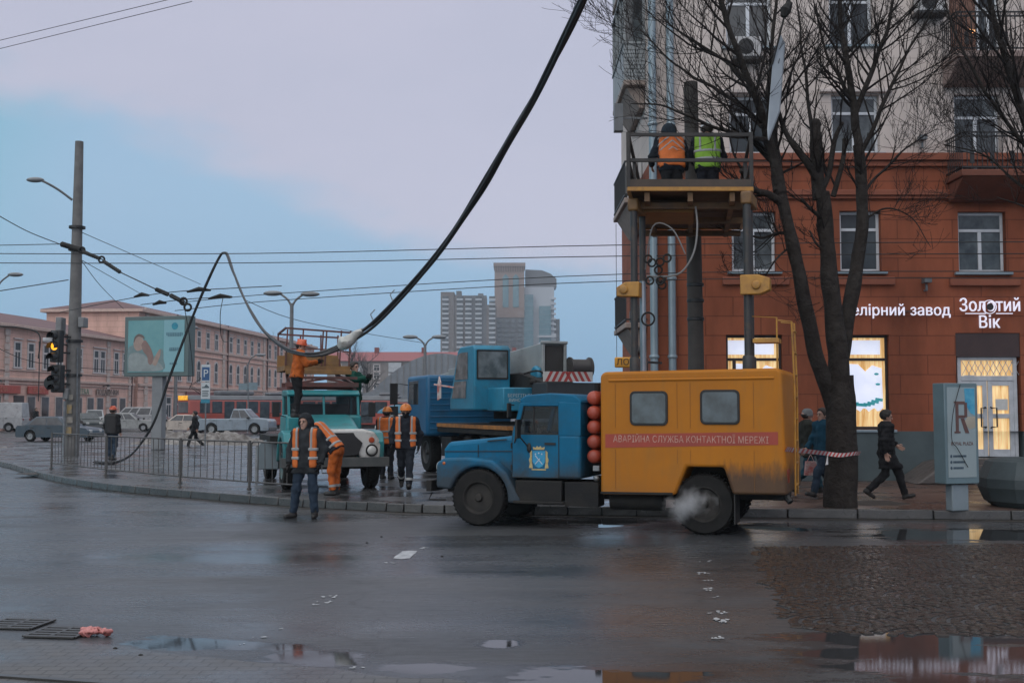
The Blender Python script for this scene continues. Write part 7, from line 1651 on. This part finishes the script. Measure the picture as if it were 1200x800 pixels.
# the pale panel hanging from a dark cable
hp = P(905,100,18.5); hpn = thing('hanging_panel', 'long pale flat metal panel hanging tilted beside the tree from a dark cable', 'panel', hp)
a, b, c, d = P(915,38,18.4)-hp, P(920,48,18.6)-hp, P(909,140,18.6)-hp, P(899,166,18.4)-hp; e = P(905,68,18.3)-hp
pts = [P(914,40,18.4)-hp,P(919,50,18.5)-hp,P(913,130,18.5)-hp,P(900,164,18.4)-hp,P(899,152,18.4)-hp,P(905,78,18.4)-hp]
m = MB(); f = Vector((.03,.05,0)); m.add(pts+[p+f for p in pts],[tuple(range(6)),tuple(range(11,5,-1))]+[(i,(i+1)%6,6+(i+1)%6,6+i) for i in range(6)]); m.build('plate', M('panel_pale', (.36,.40,.43), .35, (.30,.33,.36), 1.5), hpn, 0)
m = MB(); m.tube([P(919,20,18.4)-hp,P(914,40,18.4)-hp,P(905,75,18.38)-hp,P(889,100,18.3)-hp],.018,6); m.tube([P(930,-20,18.4)-hp,P(921,14,18.4)-hp],.03,6); m.tube([P(926,3,18.4)-hp,P(921,12,18.4)-hp,P(918,20,18.4)-hp],[.05,.10,.05],9); m.build('hanger_cable', black_m, hpn)
# yellow pawnshop sign behind the truck
ls_ = thing('shop_sign', 'small yellow pawnshop sign on a bracket above the truck front', 'sign', P(733,424,25.5)); m = MB(); m.box(-.25,.42,-.05,.05,-.13,.11); m.build('panel', M('sign_yellow', (.60,.27,.02), .45), ls_, bevel=.03); text('lettering', 'ЛОМБ', .20, M('sign_black2', (.03,.018,.01), .5), ls_, (.09,-.056,-.01), (R(90),0,0), .003, .004); m = MB(); m.bar((.4,0,.0),(.9,.6,.0),.05); m.bar((-.2,0,.10),(-.2,0,3.2),.012); m.build('bracket', iron, ls_)
# ================================================================ people
def at(u, v, z=.15): g = G(u, v, z); return (g.x, g.y, z)
VO = ('orange', (.62,.145,.025)); 
person('man in a dark hooded jacket and open orange vest standing on the road', at(358,607,0), R(-8),
    dict(hl=(.10,0,.92),hr=(-.10,0,.92),kl=(.14,-.03,.49),al=(.15,.02,.09),kr=(-.16,-.02,.49),ar=(-.22,.0,.09),fl=(.2,-1,0),fr=(-.75,-1,0),
         el=(.30,.05,1.15),wl=(.27,-.08,.92),er=(-.30,.05,1.15),wr=(-.27,-.08,.92),head=(-.02,-.03,1.62),look=(-.3,-1,.0)),
    jacket=('slate',(.032,.036,.040)), trousers=('denim',(.030,.048,.075)), vest=VO, hood=(.022,.025,.03), hem=.17, gloves=(.02,.02,.02), sc=1.02)
person('worker in orange trousers and vest bending down at the lorry bumper', at(391,580), R(-100),
    dict(hl=(.10,.06,.90),hr=(-.10,.06,.90),kl=(.11,-.02,.48),kr=(-.11,.02,.48),sl=(.18,-.34,1.33),sr=(-.18,-.34,1.33),neck=(0,-.42,1.36),head=(0,-.53,1.36),look=(0,-.75,-.65),up=(0,-.5,.8),
         el=(.24,-.42,1.05),wl=(.16,-.58,.86),er=(-.24,-.42,1.05),wr=(-.16,-.58,.86)),
    jacket=('dkblue',(.02,.022,.03)), trousers=('orange',(.50,.12,.025)), vest=VO, vest_open=False, hat=('knit',(.02,.02,.022)), hem=.03, boots=(.05,.03,.02), cuff=True)
person('worker in orange helmet, dark mask and open vest walking toward the camera', at(475,574), R(4),
    dict(WALK, look=(.0,-1,-.1), wl=(.27,.06,.90), el=(.29,.10,1.16), er=(-.29,.0,1.16), wr=(-.28,-.12,.93)),
    jacket=('navy',(.018,.022,.032)), trousers=('navy',(.018,.022,.030)), vest=VO, hat=('helmet',(.62,.19,.03)), hem=.10, mask=(.01,.01,.012), cuff=True, gloves=(.02,.02,.02), sc=1.03)
person('worker in orange helmet and closed orange vest seen from behind beside the lorry', (P(453,560,27.5).x,27.5,.15), R(160), dict(),
    jacket=('dkblue',(.02,.022,.03)), vest=VO, vest_open=False, hat=('helmet',(.62,.19,.03)), sc=1.0)
person('person in black under the blue umbrella behind the lorry', (P(463,552,33).x,33,.15), R(15), dict(WALK, el=(.25,-.02,1.18), wl=(.12,-.20,1.30)),
    jacket=('black',(.018,.018,.02)), hem=.30, sc=.98)
um = thing('umbrella', 'open blue umbrella held above the person in black', 'umbrella', (P(467,490,33).x,32.8,1.75))
m = MB(); m.lathe([(.62,.0),(.56,.08),(.40,.17),(.20,.23),(.0,.25)],10,'z'); m.build('canopy', M('umbrella_blue', (.02,.16,.24), .5), um, smooth=20); m = MB(); m.tube([(0,0,.28),(-.02,0,-.42)],.01,6); m.build('shaft', iron, um)
# on the lorry
person('worker in orange jacket and helmet standing on the lorry bonnet', (P(347,486,24.2).x,24.25,1.68), R(112),
    dict(kl=(.13,-.06,.50),al=(.16,.03,.10),kr=(-.10,-.02,.50),ar=(-.12,.05,.10),sl=(.18,-.05,1.40),sr=(-.18,-.05,1.40),el=(.30,-.12,1.18),wl=(.16,-.38,1.22),er=(-.28,-.15,1.20),wr=(-.12,-.42,1.25),neck=(0,-.06,1.48),head=(.02,-.10,1.60),look=(-.6,-.9,-.2)),
    jacket=('orange',(.60,.15,.025)), trousers=('black',(.016,.016,.018)), hat=('helmet',(.60,.10,.03)), hem=.03, gloves=(.03,.03,.03), sc=.98)
person('worker in a dark green jacket standing behind the lorry cab with raised arms', (-3.86,27.1,1.26), R(60),
    dict(el=(.22,-.20,1.30),wl=(.08,-.42,1.38),er=(-.22,-.20,1.30),wr=(-.08,-.44,1.38)), jacket=('green',(.014,.085,.062)), trousers=('black',(.016,.016,.018)), hair=(.03,.02,.015), hem=.12, gloves=(.3,.3,.3))
# left of the lorry
person('man in orange helmet, black waistcoat and jeans behind the railing', at(131,539), R(165), dict(kr=(-.10,-.03,.49),ar=(-.10,.10,.09),kl=(.11,-.05,.50),al=(.12,-.08,.09)),
    jacket=('black',(.016,.015,.016)), trousers=('denim',(.030,.048,.075)), hat=('helmet',(.55,.085,.03)), hem=.08, sc=1.02, vest=('dark',(.014,.013,.014)), vest_open=False, stripes=False)
person('man dressed in black walking past the snow heap', (P(228,516,52).x,52,0), R(-75), WALK, jacket=('black',(.012,.012,.013)), trousers=('black',(.012,.012,.013)), hair=(.02,.015,.013), hem=.16, sc=1.0)
person('person in dark clothes by the doorway of the pink terrace', (P(42,484,88).x,88,.15), R(70), dict(), jacket=('black',(.012,.012,.013)), hem=.3)
# on the platform
def plat(a, b): q = pa+dx*a+dy*b; return (q.x, q.y, 5.315)
person('worker with orange chevron vest on the high platform, head bowed', plat(.62,2.95), R(186),
    dict(sl=(.19,-.10,1.36),sr=(-.19,-.10,1.36),neck=(0,-.12,1.45),head=(0,-.20,1.56),look=(0,-.8,-.6),up=(0,-.5,.7),el=(.31,-.14,1.12),wl=(.27,-.34,1.0),er=(-.31,-.12,1.10),wr=(-.30,-.28,.92)),
    jacket=('navy',(.016,.02,.032)), trousers=('black',(.016,.016,.018)), vest=('orange',(.75,.17,.02)), vest_open=False, chev=True, hood=(.02,.03,.042), hem=.12, sc=1.04)
person('worker with white helmet and lime green vest on the high platform', plat(1.27,2.95), R(172),
    dict(sl=(.19,-.06,1.38),sr=(-.19,-.06,1.38),neck=(0,-.09,1.45),head=(0,-.13,1.60),look=(0,-.9,-.4),up=(0,-.3,.9),el=(.30,-.16,1.14),wl=(.20,-.38,1.08),er=(-.27,-.14,1.14),wr=(-.16,-.40,1.06)),
    jacket=('navy',(.016,.02,.032)), trousers=('dkblue',(.02,.022,.03)), vest=('lime',(.22,.42,.035)), vest_open=False, stripes=True, hat=('helmet',(.55,.58,.58)), hem=.10, sc=1.02)
# right pavement
person('pedestrian in a black hooded padded coat striding to the right', at(1040,586,.152), R(84), dict(WALK, look=(0,-1,-.12), kl=(.09,-.24,.55), al=(.08,-.36,.11), el=(.24,-.02,1.18), wl=(.20,-.24,1.06), er=(-.25,.10,1.17), wr=(-.24,.06,.93)),
    jacket=('black',(.012,.013,.014)), trousers=('black',(.012,.012,.013)), hair=(.018,.014,.012), hem=.34, puffer=True, sc=.97)
person('pedestrian in a grey knit hat and olive coat behind the forked tree', (P(947,575,22.6).x,22.6,.152), R(96), dict(WALK), jacket=('olive',(.035,.036,.03)), trousers=('jeans',(.02,.07,.10)), hat=('knit',(.20,.20,.20)), hem=.16, sc=.98)
person('pedestrian in a blue jacket stepping out behind the forked trunk', (P(966,580,21.7).x,21.7,.152), R(-70), dict(WALK), jacket=('blue',(.012,.06,.10)), trousers=('denim',(.030,.048,.075)), hair=(.03,.02,.015), hem=.12, sc=.99)
bg_ = P(950,542,22.3); m = MB(); m.prism([(-.13,0),(.13,0),(.10,.28),(-.10,.28)],-.05,.05); m.bar((-.07,0,.28),(0,0,.42),.012); m.bar((.07,0,.28),(0,0,.42),.012)
tag(m.build('shopping_bag', M('bag_redwhite', (.42,.10,.09), .5, (.5,.42,.40), 9), loc=(bg_.x,bg_.y,bg_.z-.25), bevel=.01), 'small red and white carrier bag held by the hatted pedestrian', 'bag')
# driver
Td = Matrix.Translation((-.2222,18.973,0)) @ Matrix.Rotation(A1,4,'Z'); q = Td @ Vector((-1.28,.40,.62))
person('driver in dark clothes sitting at the wheel of the blue truck cab', (q.x,q.y,.58), A1+R(90), dict(hl=(.09,.0,.52),hr=(-.09,.0,.52),kl=(.12,-.42,.55),kr=(-.12,-.42,.55),al=(.12,-.50,.24),ar=(-.12,-.50,.24),sl=(.18,.08,1.00),sr=(-.18,.08,1.00),neck=(0,.08,1.07),head=(0,.04,1.20),el=(.25,-.08,.78),wl=(.14,-.34,.92),er=(-.25,-.08,.78),wr=(-.14,-.34,.92)),
    jacket=('black',(.012,.012,.013)), hair=(.02,.015,.013), hem=.02, sc=.98)
# ================================================================ exhaust smoke and air
def volume(name, lo, hi, dens, colr, noise_s=None, aniso=.2):
    m = MB(); m.box(lo[0],hi[0],lo[1],hi[1],lo[2],hi[2]); mt = bpy.data.materials.new(name); mt.use_nodes = True; t = mt.node_tree; t.nodes.remove(t.nodes['Principled BSDF'])
    v = t.nodes.new('ShaderNodeVolumePrincipled'); v.inputs['Color'].default_value = (*colr,1); v.inputs['Anisotropy'].default_value = aniso; v.inputs['Density'].default_value = dens
    t.links.new(v.outputs[0], t.nodes['Material Output'].inputs['Volume']); o = m.build(name, mt, smooth=0); return o, t, v
ex_ = P(806,588,16.7)
o, t, v = volume('exhaust_smoke', (-.85,-.40,-.45), (.45,.35,.55), 0, (.97,.98,1.0), True); o.location = ex_
tag(o, 'pale puff of exhaust smoke beside the rear wheel of the yellow truck', 'smoke', kind='stuff')
tc2 = t.nodes.new('ShaderNodeTexCoord'); n2 = t.nodes.new('ShaderNodeTexNoise'); n2.inputs['Scale'].default_value = 3.2; n2.inputs['Detail'].default_value = 5; t.links.new(tc2.outputs['Object'], n2.inputs['Vector'])
vl = t.nodes.new('ShaderNodeVectorMath'); vl.operation = 'MULTIPLY'; vl.inputs[1].default_value = (1.9,3.2,2.5); t.links.new(tc2.outputs['Object'], vl.inputs[0])
ln = t.nodes.new('ShaderNodeVectorMath'); ln.operation = 'LENGTH'; t.links.new(vl.outputs[0], ln.inputs[0])
def mm_(op, a, b):
    n = t.nodes.new('ShaderNodeMath'); n.operation = op
    for i, q in enumerate((a,b)):
        if isinstance(q,(int,float)): n.inputs[i].default_value = q
        else: t.links.new(q, n.inputs[i])
    return n.outputs[0]
dn = mm_('MULTIPLY', mm_('MAXIMUM', mm_('SUBTRACT', mm_('ADD', mm_('MULTIPLY', n2.outputs[0], 2.0), -.42), ln.outputs['Value']), 0.0), 9.0); t.links.new(dn, v.inputs['Density'])
hz, t, v = volume('haze', (-730,-60,-1.0), (730,900,115), .00026, (.80,.90,1.0), aniso=.0); tag(hz, kind='stuff')
